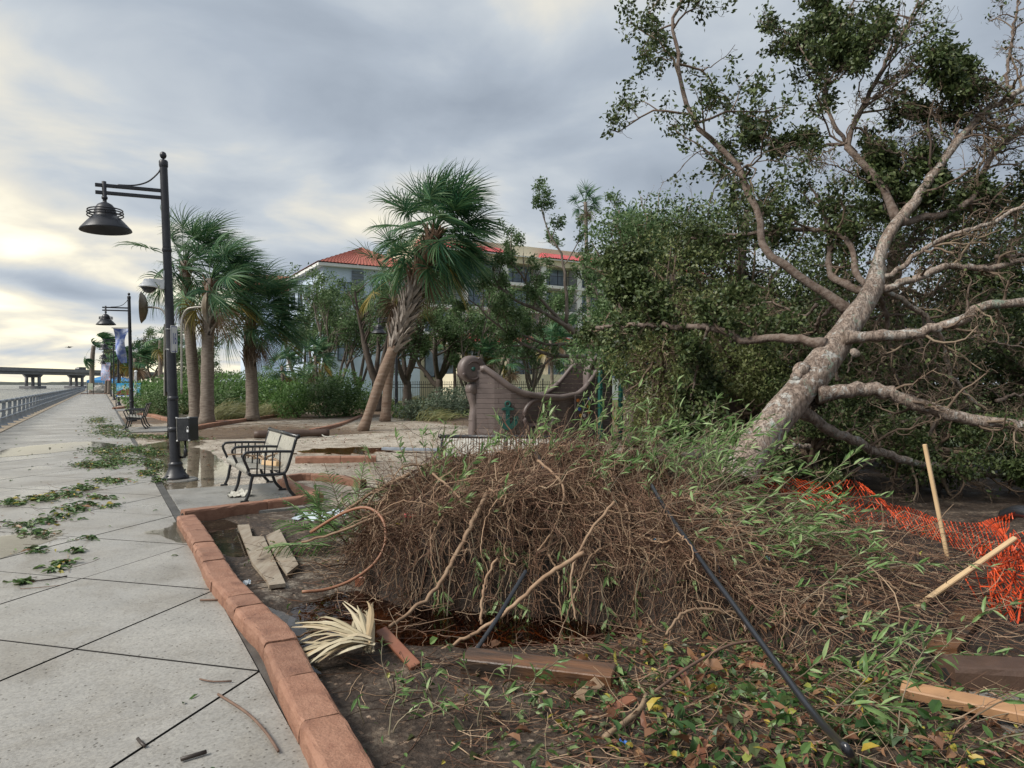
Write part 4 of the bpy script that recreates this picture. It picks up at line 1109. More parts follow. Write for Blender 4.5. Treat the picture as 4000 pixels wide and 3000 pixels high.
def boot_mesh(mat):
    mb = MB()
    for sgn in (-1, 1):
        pts = [(0, .0, -.12), (sgn * .02, .03, 0), (sgn * .055, .06, .12), (sgn * .10, .11, .24), (sgn * .13, .17, .33)]
        w = [.055, .05, .04, .03, .012]
        V = []
        for (x, y, z), ww in zip(pts, w):
            V += [(x - ww, y + .004, z), (x + ww, y + .004, z), (x + ww * .7, y - .02, z), (x - ww * .7, y - .02, z)]
        n = len(pts); ii = np.arange(n - 1)[:, None] * 4; jj = np.arange(4)[None]
        mb.add(np.array(V), [np.stack([ii + jj, ii + (jj + 1) % 4, ii + 4 + (jj + 1) % 4, ii + 4 + jj], -1).reshape(-1, 4), np.array([[16, 17, 18, 19]])])
    return mb.mesh('boot', mat)
BOOT, BOOTB = boot_mesh(M['boot']), boot_mesh(M['boot_brown'])

def palm(label, pts, r0, r1, nfr, Lp, Lb, boots=(0, 0), seed=1, wind=.5, ndead=4, nold=3, trunk='palm_trunk', hang=.0, cone=(-40, 85), nseg=38, width=.034, cname='cabbage_palm', bootn=0, bootscale=1.0):
    r = np.random.default_rng(seed)
    path = catmull([Vector(p) for p in pts], 8)
    A, L = resample(path, max(.25, L_est(pts) / 26))
    n = len(A)
    base = Vector(A[0]); root = thing(cname, label, 'palm tree', base)
    f = np.linspace(0, 1, n)
    rad = r0 + (r1 - r0) * f; rad[0] *= 1.25; rad[1] *= 1.1; rad = rad * (1 + .04 * np.sin(np.arange(n) * 2.4) + r.normal(size=n) * .02)
    tm = MB(); tm.tube(A, rad, 14)
    part('trunk', tm.mesh('trunk', M[trunk], True), root, world=True)
    # boots: old leaf bases on the upper trunk
    for k in range(bootn):
        q = boots[0] + (boots[1] - boots[0]) * (k + r.random() * .6) / bootn
        i = min(int(q * (n - 1)), n - 2); p = A[i] + (A[i + 1] - A[i]) * (q * (n - 1) - i); T = nrm(A[i + 1] - A[i])
        az = k * 2.4 + r.normal() * .15
        e1 = nrm(np.cross(T, [0, 1, .1])); e2 = np.cross(T, e1); out = e1 * math.cos(az) + e2 * math.sin(az)
        sidev = np.cross(out, T)
        Mm = Matrix((tuple(sidev) + (0,), tuple(out) + (0,), tuple(T) + (0,), (0, 0, 0, 1))).transposed()
        rr0 = rad[i] * .96
        o = part('boot', BOOTB if q > boots[0] + (boots[1] - boots[0]) * .55 else BOOT, root)
        sc = bootscale * r.uniform(.8, 1.2)
        o.matrix_basis = Matrix.Translation(Vector(p + out * rr0) - base) @ Mm @ Matrix.Rotation(r.normal() * .15, 4, 'Y') @ Matrix.Diagonal((sc, sc, sc, 1))
    # fronds
    top = A[-1]; T = nrm(A[-1] - A[-4])
    e1 = nrm(np.cross(T, [0, 1, .05])); e2 = np.cross(T, e1)
    for k in range(nfr):
        g = (k + .5) / nfr
        el = math.radians(cone[0] + (cone[1] - cone[0]) * (g ** .85)) ; az = k * 2.39996 + r.normal() * .2
        d = math.sin(el) * np.array([0, 0, 1.0]) * .8 + math.sin(el) * T * .2 + math.cos(el) * (e1 * math.cos(az) + e2 * math.sin(az))
        d = d + WIND * wind * .55
        b = top - T * (1 - g) * .35 + nrm(d) * r1 * .6
        mt = 'palm_leaf'; gr = .46 + .38 * (1 - g); wd = wind
        if k < ndead: mt = 'palm_dead'; gr = 1.3; d = d * .6 + np.array([0, 0, -.7]); wd = wind * .4
        elif k < ndead + nold: mt = 'palm_old'; gr = .8
        part('frond', frond_mesh(r, b, d, Lp * r.uniform(.8, 1.15), Lb * r.uniform(.85, 1.12), wd * r.uniform(.6, 1.3), gr * r.uniform(.7, 1.3), nseg, width, M[mt]), root, world=True)
    return root
def L_est(pts): return sum((Vector(pts[i + 1]) - Vector(pts[i])).length for i in range(len(pts) - 1))

# ------------------------------------------------------------------ palms
def pp(lst, Y0, Y1=None):
    n = len(lst); Y1 = Y1 or Y0
    return [P(u, v, Y0 + (Y1 - Y0) * i / (n - 1)) for i, (u, v) in enumerate(lst)]
palm('tall cabbage palm whose trunk stands behind the utility box', pp([(765, 1652), (757, 1500), (742, 1300), (730, 1120), (722, 1020)], 30.5), .25, .19, 44, 1.2, 1.4, (.55, .98), 11, .6, 1, 2, bootn=44)
palm('middle cabbage palm with reddish upper trunk and yellow tipped fronds', pp([(808, 1660), (810, 1500), (812, 1330), (818, 1200), (826, 1090)], 28.2), .27, .2, 42, 1.1, 1.35, (.62, .98), 12, .75, 2, 4, bootn=30, trunk='palm_trunk')
palm('short cabbage palm with dark drooping crown at the hedge', pp([(986, 1640), (984, 1520), (978, 1400), (975, 1300), (985, 1215)], 31.), .27, .21, 54, 1.1, 1.45, (.5, .98), 13, .7, 4, 1, bootn=26)
palm('leaning cabbage palm crossing in front of the straight palm', pp([(1416, 1686), (1450, 1590), (1500, 1450), (1550, 1330), (1592, 1210), (1632, 1090), (1672, 985), (1698, 900)], 24.4), .17, .21, 62, 1.1, 1.35, (.42, .97), 14, .42, 1, 1, bootn=120, bootscale=1.35, cone=(-55, 88), trunk='palm_trunk_red', nseg=36, width=.042)
palm('straight cabbage palm with hanging dead fronds behind the leaning palm', pp([(1504, 1646), (1516, 1500), (1532, 1330), (1543, 1180), (1552, 1060)], 30.), .21, .17, 34, 1.05, 1.35, (.8, .99), 15, .45, 6, 3, trunk='palm_trunk_red', bootn=12, cone=(-55, 70))
palm('slender tall palm rising behind the broken grey tree', pp([(2310, 1450), (2300, 1200), (2292, 1000), (2288, 840), (2286, 790)], 58.), .2, .14, 18, .7, .95, (.9, .99), 16, .3, 2, 0, cone=(-35, 88), nseg=20, width=.06)
palm('small palm top peeping over the olive trees', pp([(2450, 1300), (2446, 1000), (2445, 860)], 52.), .17, .14, 14, .6, .8, (.9, .99), 26, .3, 0, 0, cone=(-20, 88), nseg=18, width=.06)
# royal palm at the end of the promenade
palm('grey trunked royal palm bent by wind at the promenade end', pp([(359, 1534), (359, 1480), (360, 1420), (362, 1385), (366, 1350)], 128.), .44, .34, 14, 2.2, 2.4, (.9, .99), 17, 1.2, 0, 0, cone=(-20, 85), nseg=22, width=.2, cname='royal_palm')
for k, (u, vt, Y, lab) in enumerate([(464, 1400, 92, 'distant cabbage palm with dense round crown behind the lamp row'), (425, 1420, 112, 'distant palm behind the white banner post'),
                                (625, 1330, 72, 'wind bent palm behind the dish post'), (525, 1400, 84, 'distant palm with shaggy crown behind the picture board')]):
    palm(lab, [P(u, 1500 + 1600 * F / 1000 / Y, Y), P(u + 2, (1500 + vt) / 2, Y), P(u + 3, vt, Y)], .24, .2, 22, 1.0, 1.5, (.7, .98), 30 + k, .9, 3, 1, nseg=18, width=.11)
# fan palms in front of the hotel
for k, (u, vb, vt, Y, lab, dead) in enumerate([(1880, 1500, 1385, 44, 'fan palm with brown skirt in front of the hotel terrace', 7), (1985, 1510, 1400, 43, 'green fan palm beside the brown skirted one', 2),
                                         (1770, 1500, 1350, 47, 'fan palm with orange tips blown sideways by the hotel', 3), (2150, 1545, 1330, 42, 'thin trunked palm before the white fence', 3), (2205, 1545, 1290, 44, 'thin trunked palm leaning over the ship stern', 3), (2235, 1540, 1400, 40, 'low thin palm behind the ship stern', 2),
                                         (1230, 1500, 1390, 40, 'low fan palm inside the hedge under the sparse trees', 1), (1100, 1520, 1430, 38, 'low fan palm at the back of the hedge', 1)]):
    b0 = P(u + 10, 1550, Y); b0.z = 0
    palm(lab, [b0, P(u + 5, (vb + vt) / 2, Y), P(u, vt, Y)], .11, .09, 20, .65, .75, (.5, .98), 50 + k, .4, dead, 2, nseg=20, width=.05, cname='fan_palm', cone=(-35, 85))

# ------------------------------------------------------------------ broadleaf trees
def grow(r, P0, R0, nch=(5, 4, 4), ratio=(.55, .6, .6), spread=.8, up=.25, wind=.15, tmin=.35, K=7, wav=.18):
    """P0 (N,K,3) first level branches -> list of (P,R) for all levels"""
    levels = [(P0, R0)]
    Pc, Rc = P0, R0
    for lv, (m, ra) in enumerate(zip(nch, ratio)):
        N = len(Pc); Kc = Pc.shape[1]
        t = tmin + (1 - tmin) * (np.arange(m)[None] + r.random((N, m))) / m
        t = np.clip(t, 0, .999) * (Kc - 1); i = t.astype(int); f = (t - i)[..., None]
        n_i = np.arange(N)[:, None]
        st = Pc[n_i, i] * (1 - f) + Pc[n_i, i + 1] * f
        rd = (Rc[n_i, i] * (1 - f[..., 0]) + Rc[n_i, i + 1] * f[..., 0])
        tg = nrm(Pc[n_i, i + 1] - Pc[n_i, i])
        Ln = np.linalg.norm(np.diff(Pc, axis=1), axis=-1).sum(1)[:, None] * ra * r.uniform(.6, 1.15, (N, m)) * (1.15 - .5 * t / (Kc - 1))
        d = nrm(tg * .75 + rdir(r, N * m).reshape(N, m, 3) * spread + np.array([0, 0, up]) + WIND * wind)
        pts = [st]; cur = d
        for k in range(1, K):
            cur = nrm(cur + r.normal(size=cur.shape) * wav + np.array([0, 0, up * .15]) + WIND * wind * .25)
            pts.append(pts[-1] + cur * (Ln / (K - 1))[..., None])
        Pn = np.stack(pts, 2).reshape(-1, K, 3)
        Rn = (rd[..., None] * .62 * np.linspace(1, .35, K)).reshape(-1, K)
        levels.append((Pn, np.maximum(Rn, .0025))); Pc, Rc = Pn, levels[-1][1]
    return levels
def branch_mesh(levels, mat, name='branches', sides=(8, 6, 4, 3, 3)):
    Vs, Qs, n = [], [], 0
    for (p, q), sd in zip(levels, sides):
        V, Qd = tubes(p, q, sd); Vs.append(V); Qs.append(Qd + n); n += len(V)
    return mesh_np(name, np.concatenate(Vs), [np.concatenate(Qs)], mat, True)
def leaves_on(r, Pn, per, size, sig, mat, name='crown', aspect=.45, fold=0.0, up=.6, wind=.4, keep=None, tlo=.2):
    N, K, _ = Pn.shape
    n = int(N * per); bi = r.integers(0, N, n); t = (tlo + (1 - tlo) * r.random(n)) * (K - 1) * .999; i = t.astype(int); f = (t - i)[:, None]
    p = Pn[bi, i] * (1 - f) + Pn[bi, i + 1] * f + r.normal(size=(n, 3)) * sig
    tg = nrm(Pn[bi, i + 1] - Pn[bi, i])
    ax = nrm(tg * .6 + rdir(r, n) * .9 + WIND * wind + np.array([0, 0, -.25])); nm = nrm(rdir(r, n) + np.array([0, 0, up]))
    sz = size * r.uniform(.6, 1.3, n)
    if keep is not None:
        k = keep(p); p, ax, nm, sz = p[k], ax[k], nm[k], sz[k]
    V, Fi = leaf_mesh(p, ax, nm, sz, sz * aspect * r.uniform(.8, 1.2, len(sz)), fold, .12 if fold else 0)
    return mesh_np(name, V, Fi, mat)
def tree(label, base, height, spread_r, leafmat_, nleaf, leaf, seed, trunk_h=.3, stems=5, r0=.16, bark='bark', wind=.25, lean=(0, 0), nch=(6, 5), gappy=.22, cat='tree', name='broadleaf_tree', up=.3):
    r = np.random.default_rng(seed)
    base = np.array(base, float); root = thing(name, label, cat, base)
    K = 8; tp = base + np.array([lean[0], lean[1], 0]) * np.linspace(0, 1, K)[:, None] ** 1.5 * trunk_h + np.array([0, 0, 1]) * np.linspace(-.05, trunk_h * height, K)[:, None] + r.normal(size=(K, 3)) * .03 * np.linspace(0, 1, K)[:, None]
    tm = MB(); tm.tube(tp, np.linspace(r0 * 1.25, r0 * .85, K), 10)
    part('trunk', tm.mesh('trunk', M[bark], True), root, world=True)
    # main limbs
    az = np.arange(stems) * 2 * math.pi / stems + r.random(stems) * .8; H_ = height * (1 - trunk_h)
    Pm = []
    for a in az:
        out = np.array([math.cos(a), math.sin(a), 0]) * spread_r * r.uniform(.45, .8); hh = H_ * r.uniform(.55, .85)
        f = np.linspace(0, 1, K)[:, None]
        Pm.append(tp[-1 - r.integers(0, 3)] + out * f ** .8 + np.array([0, 0, hh]) * f ** 1.1 + np.array([lean[0], lean[1], 0]) * f * (1 - trunk_h) + WIND * wind * f ** 2 * H_ * .3 + np.cumsum(r.normal(size=(K, 3)) * .06 * spread_r / 2, 0) * f)
    Pm = np.array(Pm); Rm = np.broadcast_to(np.linspace(r0 * .7, r0 * .2, K), Pm.shape[:2])
    lv = grow(r, Pm, Rm, nch, (.5, .55, .55), .75, up, wind)
    part('branches', branch_mesh(lv, M[bark]), root, world=True)
    last = lv[-1][0]
    # leave some boughs bare
    kp = r.random(len(last)) > gappy
    part('crown', leaves_on(r, last[kp], nleaf / max(kp.sum(), 1), leaf, leaf * .9, M[leafmat_]), root, world=True, kind='stuff')
    return root
def gz(u, Y):
    return ((u - 2000) / F * Y, Y, 0.0)
tree('leafy tree far behind the lamp row', gz(600, 88), 8.6, 3.6, 'leaf_mid', 6000, .24, 101, r0=.22, wind=.5, gappy=.1)
tree('round leafy tree beside the royal palm', gz(415, 118), 9.0, 4.2, 'leaf_olive', 6000, .30, 102, r0=.25, wind=.6, gappy=.05)
tree('leafy tree behind the tall white post', gz(545, 100), 9, 4.0, 'leaf_dark', 6000, .28, 103, r0=.22, wind=.5, gappy=.1)
tree('green tree behind the tall cabbage palm', gz(690, 62), 5.6, 3.0, 'leaf_mid', 6000, .2, 104, r0=.2, wind=.5, gappy=.1)
tree('sparse tree at the corner of the blue wing', gz(1185, 50), 8.2, 2.6, 'leaf_mid', 8500, .19, 105, r0=.15, wind=.2, trunk_h=.16)
tree('sparse many stemmed tree before the blue wall', gz(1310, 46), 9.0, 2.7, 'leaf_mid', 10000, .18, 106, r0=.15, wind=.15, trunk_h=.14, stems=6)
tree('thick trunked sparse tree left of the leaning palm', gz(1474, 41), 8.0, 2.5, 'leaf_mid', 5500, .16, 107, r0=.27, trunk_h=.22, stems=5, bark='bark_dark', gappy=.5)
tree('forked dark trunked tree behind the straight palm', gz(1590, 43), 7.6, 2.5, 'leaf_mid', 5500, .16, 108, r0=.25, trunk_h=.28, stems=4, bark='bark_dark', gappy=.5)
tree('leafy dark trunked tree in front of the cream wing', gz(1715, 46), 7.6, 3.2, 'leaf_mid', 9000, .17, 109, r0=.26, trunk_h=.25, bark='bark_dark', gappy=.25)
tree('leafy tree shading the hotel balconies', gz(1930, 50), 9.4, 3.0, 'leaf_mid', 9000, .18, 110, r0=.2, trunk_h=.2, gappy=.3)

tree('tall thin leafed tree half covering the blue wing roof', gz(1250, 54), 10.2, 2.4, 'leaf_mid', 5200, .18, 111, r0=.16, trunk_h=.15, gappy=.3)
tree('tall sparse tree beside the hip roof', gz(1400, 52), 10.4, 2.5, 'leaf_mid', 6000, .18, 112, r0=.16, trunk_h=.15, gappy=.3)
tree('light green tree before the awning roof', gz(1830, 45), 7.4, 2.6, 'leaf_mid', 10000, .17, 113, r0=.15, trunk_h=.15, gappy=.3)
tree('light green tree before the cream balconies', gz(2080, 46), 8.6, 2.5, 'leaf_mid', 10000, .17, 114, r0=.15, trunk_h=.15, gappy=.3)

# the broken grey tree whose long boughs reach towards the leaning palm
def bough_tree(name, label, boughs, leafm, nleaf, leaf, seed, nch=(6, 5), bark='bark', gappy=.3, sig=.8, spread=.8, up=.2, wind=.1, ratio=(.42, .5, .5), keep=None, aspect=.5, fold=0.0, base=None, cats='tree', tmin=.3):
    """boughs: list of (pixel points with distance, radius start, radius end)"""
    r = np.random.default_rng(seed); K = 14
    b0 = base if base is not None else boughs[0][0][0]
    root = thing(name, label, cats, b0)
    allP, allR = [], []
    for bi, (pts, ra, rb) in enumerate(boughs):
        A, L = resample(catmull([Vector(p) for p in pts], 8), .02)
        q = np.linspace(0, len(A) - 1, K).astype(int); A = A[q]
        A[1:-1] += r.normal(size=(K - 2, 3)) * .012 * L / 3
        allP.append(A); allR.append(np.linspace(ra, rb, K))
    return root, np.array(allP), np.array(allR), r
B = lambda l, y0, y1: [P(u, v, y0 + (y1 - y0) * i / (len(l) - 1)) for i, (u, v) in enumerate(l)]
root, bp_, brr, r = bough_tree('broken_tree', 'grey barked sparse tree stretching long boughs over the playground ship', [
    (B([(2480, 1600), (2440, 1500), (2380, 1400), (2290, 1330), (2210, 1270)], 27, 27), .2, .13),
    (B([(2400, 1420), (2300, 1395), (2160, 1386), (2050, 1350), (1960, 1290), (1890, 1220), (1830, 1170)], 27, 25.5), .10, .02),
    (B([(2330, 1360), (2230, 1345), (2130, 1345), (2030, 1300), (1960, 1230)], 27, 26), .09, .02),
    (B([(2280, 1330), (2200, 1265), (2100, 1210), (2010, 1170), (1940, 1100), (1920, 1000)], 27, 26.5), .10, .02),
    (B([(2220, 1280), (2130, 1190), (2060, 1110), (2000, 1010), (2000, 910)], 27, 27), .08, .012),
    (B([(2210, 1265), (2215, 1180), (2205, 1090), (2190, 990), (2150, 920), (2120, 840), (2110, 770)], 27, 27.5), .08, .012),
    (B([(2300, 1340), (2350, 1240), (2330, 1140), (2290, 1080), (2270, 1010)], 27, 28), .08, .02),
    (B([(2400, 1430), (2470, 1260), (2440, 1090), (2400, 950), (2420, 820)], 27, 28), .10, .02),
    ], 'leaf_mid', 0, .1, 201)
lv = grow(r, bp_[1:], brr[1:], (7, 4), (.30, .5), .8, .2, .05)
tm = MB(); tm.tube(bp_[0], brr[0], 12); part('trunk', tm.mesh('trunk', M['bark'], True), root, world=True)
for a, b in zip(bp_[1:], brr[1:]):
    m_ = MB(); m_.tube(a, b, 9); part('bough', m_.mesh('bough', M['bark'], True), root, world=True)
part('twigs', branch_mesh(lv[1:], M['bark']), root, world=True, kind='stuff')
kp = r.random(len(lv[-1][0])) > .3
part('crown', leaves_on(r, lv[-1][0][kp], 17000 / kp.sum(), .115, .09, M['leaf_mid']), root, world=True, kind='stuff')

# ------------------------------------------------------------------ shrubs and grasses
def bush(label, c, rx, ry, rz, leafm, n, leaf, seed, cat='shrub', name='shrub'):
    r = np.random.default_rng(seed); c = np.array(c, float); root = thing(name, label, cat, c)
    # lumpy volume: several overlapping billows
    nb = 9; cen = rdir(r, nb) * np.array([rx, ry, rz * .6]) * r.uniform(.35, .75, (nb, 1)) + np.array([0, 0, rz * .75]); cen[:, 2] = np.clip(cen[:, 2], rz * .35, None)
    bi = r.integers(0, nb, n); rad = .52 * r.uniform(.75, 1.05, (n, 1)) ** .5
    d = rdir(r, n); p = cen[bi] + d * np.array([rx, ry, rz]) * rad * r.uniform(.82, 1.08, (n, 1)); p[:, 2] = np.abs(p[:, 2])
    ax = nrm(d + rdir(r, n) * .8 + WIND * .5); nm = nrm(d * .6 + rdir(r, n) * .6 + np.array([0, 0, .5]))
    sz = leaf * r.uniform(.6, 1.3, n); V, Fi = leaf_mesh(p + c, ax, nm, sz, sz * .5)
    part('foliage', mesh_np('foliage', V, Fi, M[leafm]), root, world=True, kind='stuff')
    st = MB()
    for k in range(9):
        e = cen[k % nb] * r.uniform(.8, 1.15); st.tube([c + np.array([r.normal() * .08, r.normal() * .08, -.03]), c + e * .5 + r.normal(size=3) * .06, c + e], [.022, .015, .006], 5)
    part('stems', st.mesh('stems', M['bark_dark'], True), root, world=True)
    return root
def bcen(u, v, Y): 
    c = P(u, v, Y); c.z = -.02; return c
bl_ = [(600, 40, 1.7, 2.1, 'leaf_bright', 'bright green shrub behind the far bench'), (655, 36, 1.3, 1.7, 'leaf_mid', 'round green shrub behind the dish post'),
       (730, 38, 1.3, 2.2, 'leaf_bright', 'tall green shrub behind the utility box'), (900, 37, 1.8, 2.3, 'leaf_bright', 'large green shrub between the middle and short palms'),
       (860, 34, 1.0, 1.5, 'leaf_mid', 'low dark shrub beside the middle palm'), (1075, 36, 1.3, 2.0, 'leaf_bright', 'green shrub to the right of the short palm'),
       (1165, 34, 1.5, 2.1, 'leaf_bright', 'broad glossy green shrub above the rubble heap'), (1270, 34, 1.5, 2.2, 'leaf_mid', 'dense shrub with fine stems beside the rubble heap'),
       (1350, 35, 1.4, 2.3, 'leaf_bright', 'large bright shrub left of the leaning palm'), (1440, 44, 1.4, 1.3, 'leaf_mid', 'low shrub under the thick trunked tree'),
       (1620, 31, 1.0, .95, 'leaf_silver', 'silvery shrub right of the straight palm'), (1700, 32, 1.3, 1.3, 'leaf_silver', 'rounded silvery shrub left of the ship'), (1770, 34, 1.2, 1.6, 'leaf_silver', 'silvery shrub behind the ship prow'),
       (1560, 33, .7, .7, 'leaf_bright', 'small bright green shrub at the lamp foot behind the leaning palm'), (1950, 34, 1.6, 1.5, 'leaf_silver', 'silvery shrub behind the ship deck'), (2100, 36, 1.8, 1.5, 'leaf_mid', 'green shrub behind the ship stern'),
       (560, 60, 1.8, 2.2, 'leaf_bright', 'yellow green shrub behind the picture board'), (500, 66, 1.6, 2.0, 'leaf_mid', 'green shrub at the foot of the distant lamp posts'),
       (1010, 46, 2.2, 2.7, 'leaf_mid', 'tall mixed shrub behind the short palm'), (800, 48, 2.4, 3.0, 'leaf_dark', 'tall dark shrub behind the two tall palms'), (690, 52, 2.4, 2.6, 'leaf_mid', 'wide shrub behind the tall cabbage palm'), (1230, 44, 2.6, 3.0, 'leaf_mid', 'tall thicket under the sparse trees')]
for k, (u, Y, rx, rz, lm, lab) in enumerate(bl_):
    bush(lab, bcen(u, 1500, Y), rx, rx * .8, rz * .62, lm, int(2300 * rx * rz / 2.2), .10 + Y * .0009, 300 + k)
def grass_tuft(label, c, n, h, w, seed):
    r = np.random.default_rng(seed); K = 5
    b = np.array(c) + np.c_[r.normal(size=(n, 2)) * w * .35, np.full(n, -.03)]
    d = nrm(np.c_[r.normal(size=(n, 2)) * .35, np.ones(n)]); L = h * r.uniform(.6, 1.2, n); pts = [b]; cur = d
    for k in range(1, K):
        cur = nrm(cur + WIND * .42 * (k / 2) + np.array([0, 0, -.14 * k]) + r.normal(size=(n, 3)) * .06); pts.append(pts[-1] + cur * (L / (K - 1))[:, None])
    V, Qd = tubes(np.stack(pts, 1), np.broadcast_to(np.array([.010, .009, .008, .006, .002]), (n, K)), 3)
    return wsingle('grass_tuft', mesh_np('grass_tuft', V, Qd, M['grass']), label, 'grass', 'wind blown dune grass tufts along the hedge', c=tuple(c))
for k, (u, v, h_, lab) in enumerate([(870, 1640, 1.25, 'tan dune grass tuft just right of the middle cabbage palm'), (905, 1634, 1.3, 'tall tan dune grass tuft between the middle and short palms'), (945, 1634, 1.1, 'dune grass tuft just left of the short palm trunk'), (1040, 1628, 1.2, 'dune grass tuft just right of the short palm trunk'),
        (1075, 1622, 1.3, 'tall dune grass tuft between the short palm and the rubble heap'), (1110, 1618, 1.2, 'dune grass tuft behind the rubble heap'), (1215, 1600, 1.2, 'tall dune grass tuft left of the thatch bundle'), (1195, 1608, 1.0, 'low dune grass tuft between rubble heap and thatch bundle'),
        (600, 1610, 1.3, 'dune grass tuft behind the far bench'), (640, 1620, 1.2, 'dune grass tuft behind the dish post'), (570, 1590, 1.3, 'dune grass tuft right of the picture board'), (1640, 1640, 1.0, 'dune grass tuft right of the straight palm'), (1690, 1646, .9, 'low dune grass tuft left of the ship prow'),
        (1480, 1600, 1.2, 'dune grass tuft behind the foot of the leaning palm'), (1430, 1592, 1.1, 'dune grass tuft left of the leaning palm trunk'), (1600, 1575, 1.2, 'far dune grass tuft behind the silvery shrub')]):
    grass_tuft(lab, G(u, v), 190, h_, 1.0, 400 + k)
# ------------------------------------------------------------------ the hotel: blue wing and cream wing, one building
M['blue_wall'] = pmat('pale blue stucco', [(.50, .60, .72), (.56, .66, .78)], .6, .85, .2, 60, .004)
M['cream_wall'] = pmat('cream stucco', [(.62, .55, .40), (.72, .65, .49)], .6, .85, .2, 60, .004)
M['white_trim'] = pmat('white trim', [(.66, .66, .64), (.78, .78, .76)], .8, .7)
M['tile'] = pmat('red roof tile', [(.24, .065, .045), (.33, .10, .07), (.28, .08, .058)], 2.5, .7, .3, 30, .01)
M['tile_pink'] = pmat('pink red roof tile', [(.40, .07, .075), (.52, .12, .12)], 2.5, .65, .3, 30, .01)
M['win'] = pmat('window glass', [(.16, .22, .30), (.30, .38, .47)], 1.5, .08, spec=.7, coat=.3)
M['win_frame'] = pmat('dark window frame', [(.015, .018, .025), (.03, .034, .042)], 3, .4)
M['louvre'] = pmat('grey louvre', [(.16, .19, .23), (.22, .25, .29)], 3, .6)

A0 = Vector((-16.5, 62.0, 0))
hotel = thing('hotel', 'four storey hotel with pale blue and cream wings and red tiled roofs', 'building', A0, rz=NRM_ANG)
def hp(name, mb, mat, parent=None, smooth=False):
    return part(name, mb.mesh(name, M[mat], smooth), parent or hotel)
def tile_slope(c00, c10, c11, c01, pitch=.32, rows=8):
    """corrugated tile surface over a quad: c00-c10 eave, c01-c11 ridge"""
    c00, c10, c11, c01 = [np.array(c, float) for c in (c00, c10, c11, c01)]
    L = np.linalg.norm(c10 - c00); n = max(int(L / pitch) * 6, 12); m = rows * 2
    nn = np.cross(c10 - c00, c01 - c00); nn /= np.linalg.norm(nn)
    V = []
    for j in range(m + 1):
        f = j / m; row_lift = .05 if j % 2 == 0 else 0.0
        a = c00 * (1 - f) + c01 * f; b = c10 * (1 - f) + c11 * f
        g = np.linspace(0, 1, n + 1)[:, None]
        Lr = np.linalg.norm(b - a)
        V.append(a * (1 - g) + b * g + nn * (.06 * np.abs(np.sin(g * L / pitch * math.pi)) + row_lift))
    V = np.concatenate(V); ii = np.arange(m)[:, None] * (n + 1); jj = np.arange(n)[None]
    return V, np.stack([ii + jj, ii + jj + 1, ii + n + 1 + jj + 1, ii + n + 1 + jj], -1).reshape(-1, 4)
# --- blue wing: local x along its right hand face, y away from the viewer
BW, BD, EZ = 9.1, 13.0, 11.9
b = MB(); b.box((BW / 2, BD / 2, EZ / 2), (BW, BD, EZ)); hp('blue_wall', b, 'blue_wall')
b = MB(); b.box((BW / 2, BD / 2, EZ + .12), (BW + 1.1, BD + 1.1, .26)); hp('eaves', b, 'white_trim')
rf = MB(); e0, e1, e2, e3 = (-.6, -.6, EZ + .25), (BW + .6, -.6, EZ + .25), (BW + .6, BD + .6, EZ + .25), (-.6, BD + .6, EZ + .25); r0_, r1_ = (BW / 2 + .4, 4.6, 14.7), (BW / 2 + .4, 8.6, 14.7)
for q in ((e0, e1, r0_, r0_), (e1, e2, r1_, r0_), (e2, e3, r1_, r1_), (e3, e0, r0_, r1_)):
    rf.add(*tile_slope(*q, rows=10))
hp('roof', rf, 'tile')
# further end with its own gable
b = MB(); b.box((-2.0, BD + 3.0, 5.4), (3.5, 6.0, 10.8)); hp('gable_wall', b, 'blue_wall')
g = MB(); g.prism([(-1.9, 10.8), (1.9, 10.8), (0, 12.9)], -3.05, 3.05, Matrix.Translation((-2.0, BD + 3.0, 0)) @ Matrix(((0, 0, 1, 0), (1, 0, 0, 0), (0, 1, 0, 0), (0, 0, 0, 1)))); hp('gable', g, 'white_trim')
rf = MB()
rf.add(*tile_slope((-5.3, BD + .8, 10.75), (1.3, BD + .8, 10.75), (1.3, BD + 3, 13.05), (-5.3, BD + 3, 13.05), rows=6)); rf.add(*tile_slope((1.3, BD + 5.2, 10.75), (-5.3, BD + 5.2, 10.75), (-5.3, BD + 3, 13.05), (1.3, BD + 3, 13.05), rows=6))
hp('gable_roof', rf, 'tile')
def window(x, y, z, w, h, face='front', n=2, parent=None):
    """window in a wall facing -y (front) or -x (side)"""
    o = thing_part('window', (x, y, z), 0 if face == 'front' else -math.pi / 2)
    f = MB(); t = .07
    for (cx, cz, sx, sz) in ((0, h / 2, w + t, t), (0, -h / 2, w + t, t), (-w / 2, 0, t, h - t), (w / 2, 0, t, h - t)): f.box((cx, -.05, cz), (sx, .12, sz))
    for k in range(1, n): f.box((-w / 2 + w * k / n, -.045, 0), (t * .8, .10, h - t))
    part('window_frame', f.mesh('window_frame', M['win_frame']), o)
    for k in range(n):
        g = MB(); g.box((-w / 2 + w * (k + .5) / n, -.02, 0), (w / n - t * .8, .03, h - t)); part('pane', g.mesh('pane', M['win']), o)
    return o
def thing_part(name, loc, rz):
    o = bpy.data.objects.new(name, None); o.empty_display_size = .1; link(o, hotel); o.location = loc; o.rotation_euler = (0, 0, rz); return o
for z in (9.9, 7.2, 4.4):
    for y in (2.0, 5.0, 8.0, 11): window(-.01, y, z, 1.3, 1.5, 'side')
    window(1.9, -.01, z, 1.2, 1.4)
    window(6.6, -.01, z, 1.4, 1.4)
for y in (BD + 1.2, BD + 4.6): window(-3.76, y, 9.3, .9, 1.8, 'side')
b = MB(); b.box((3.1, -.06, 10.6), (1.1, .08, 2.2)); lo = hp('louvre', b, 'louvre')
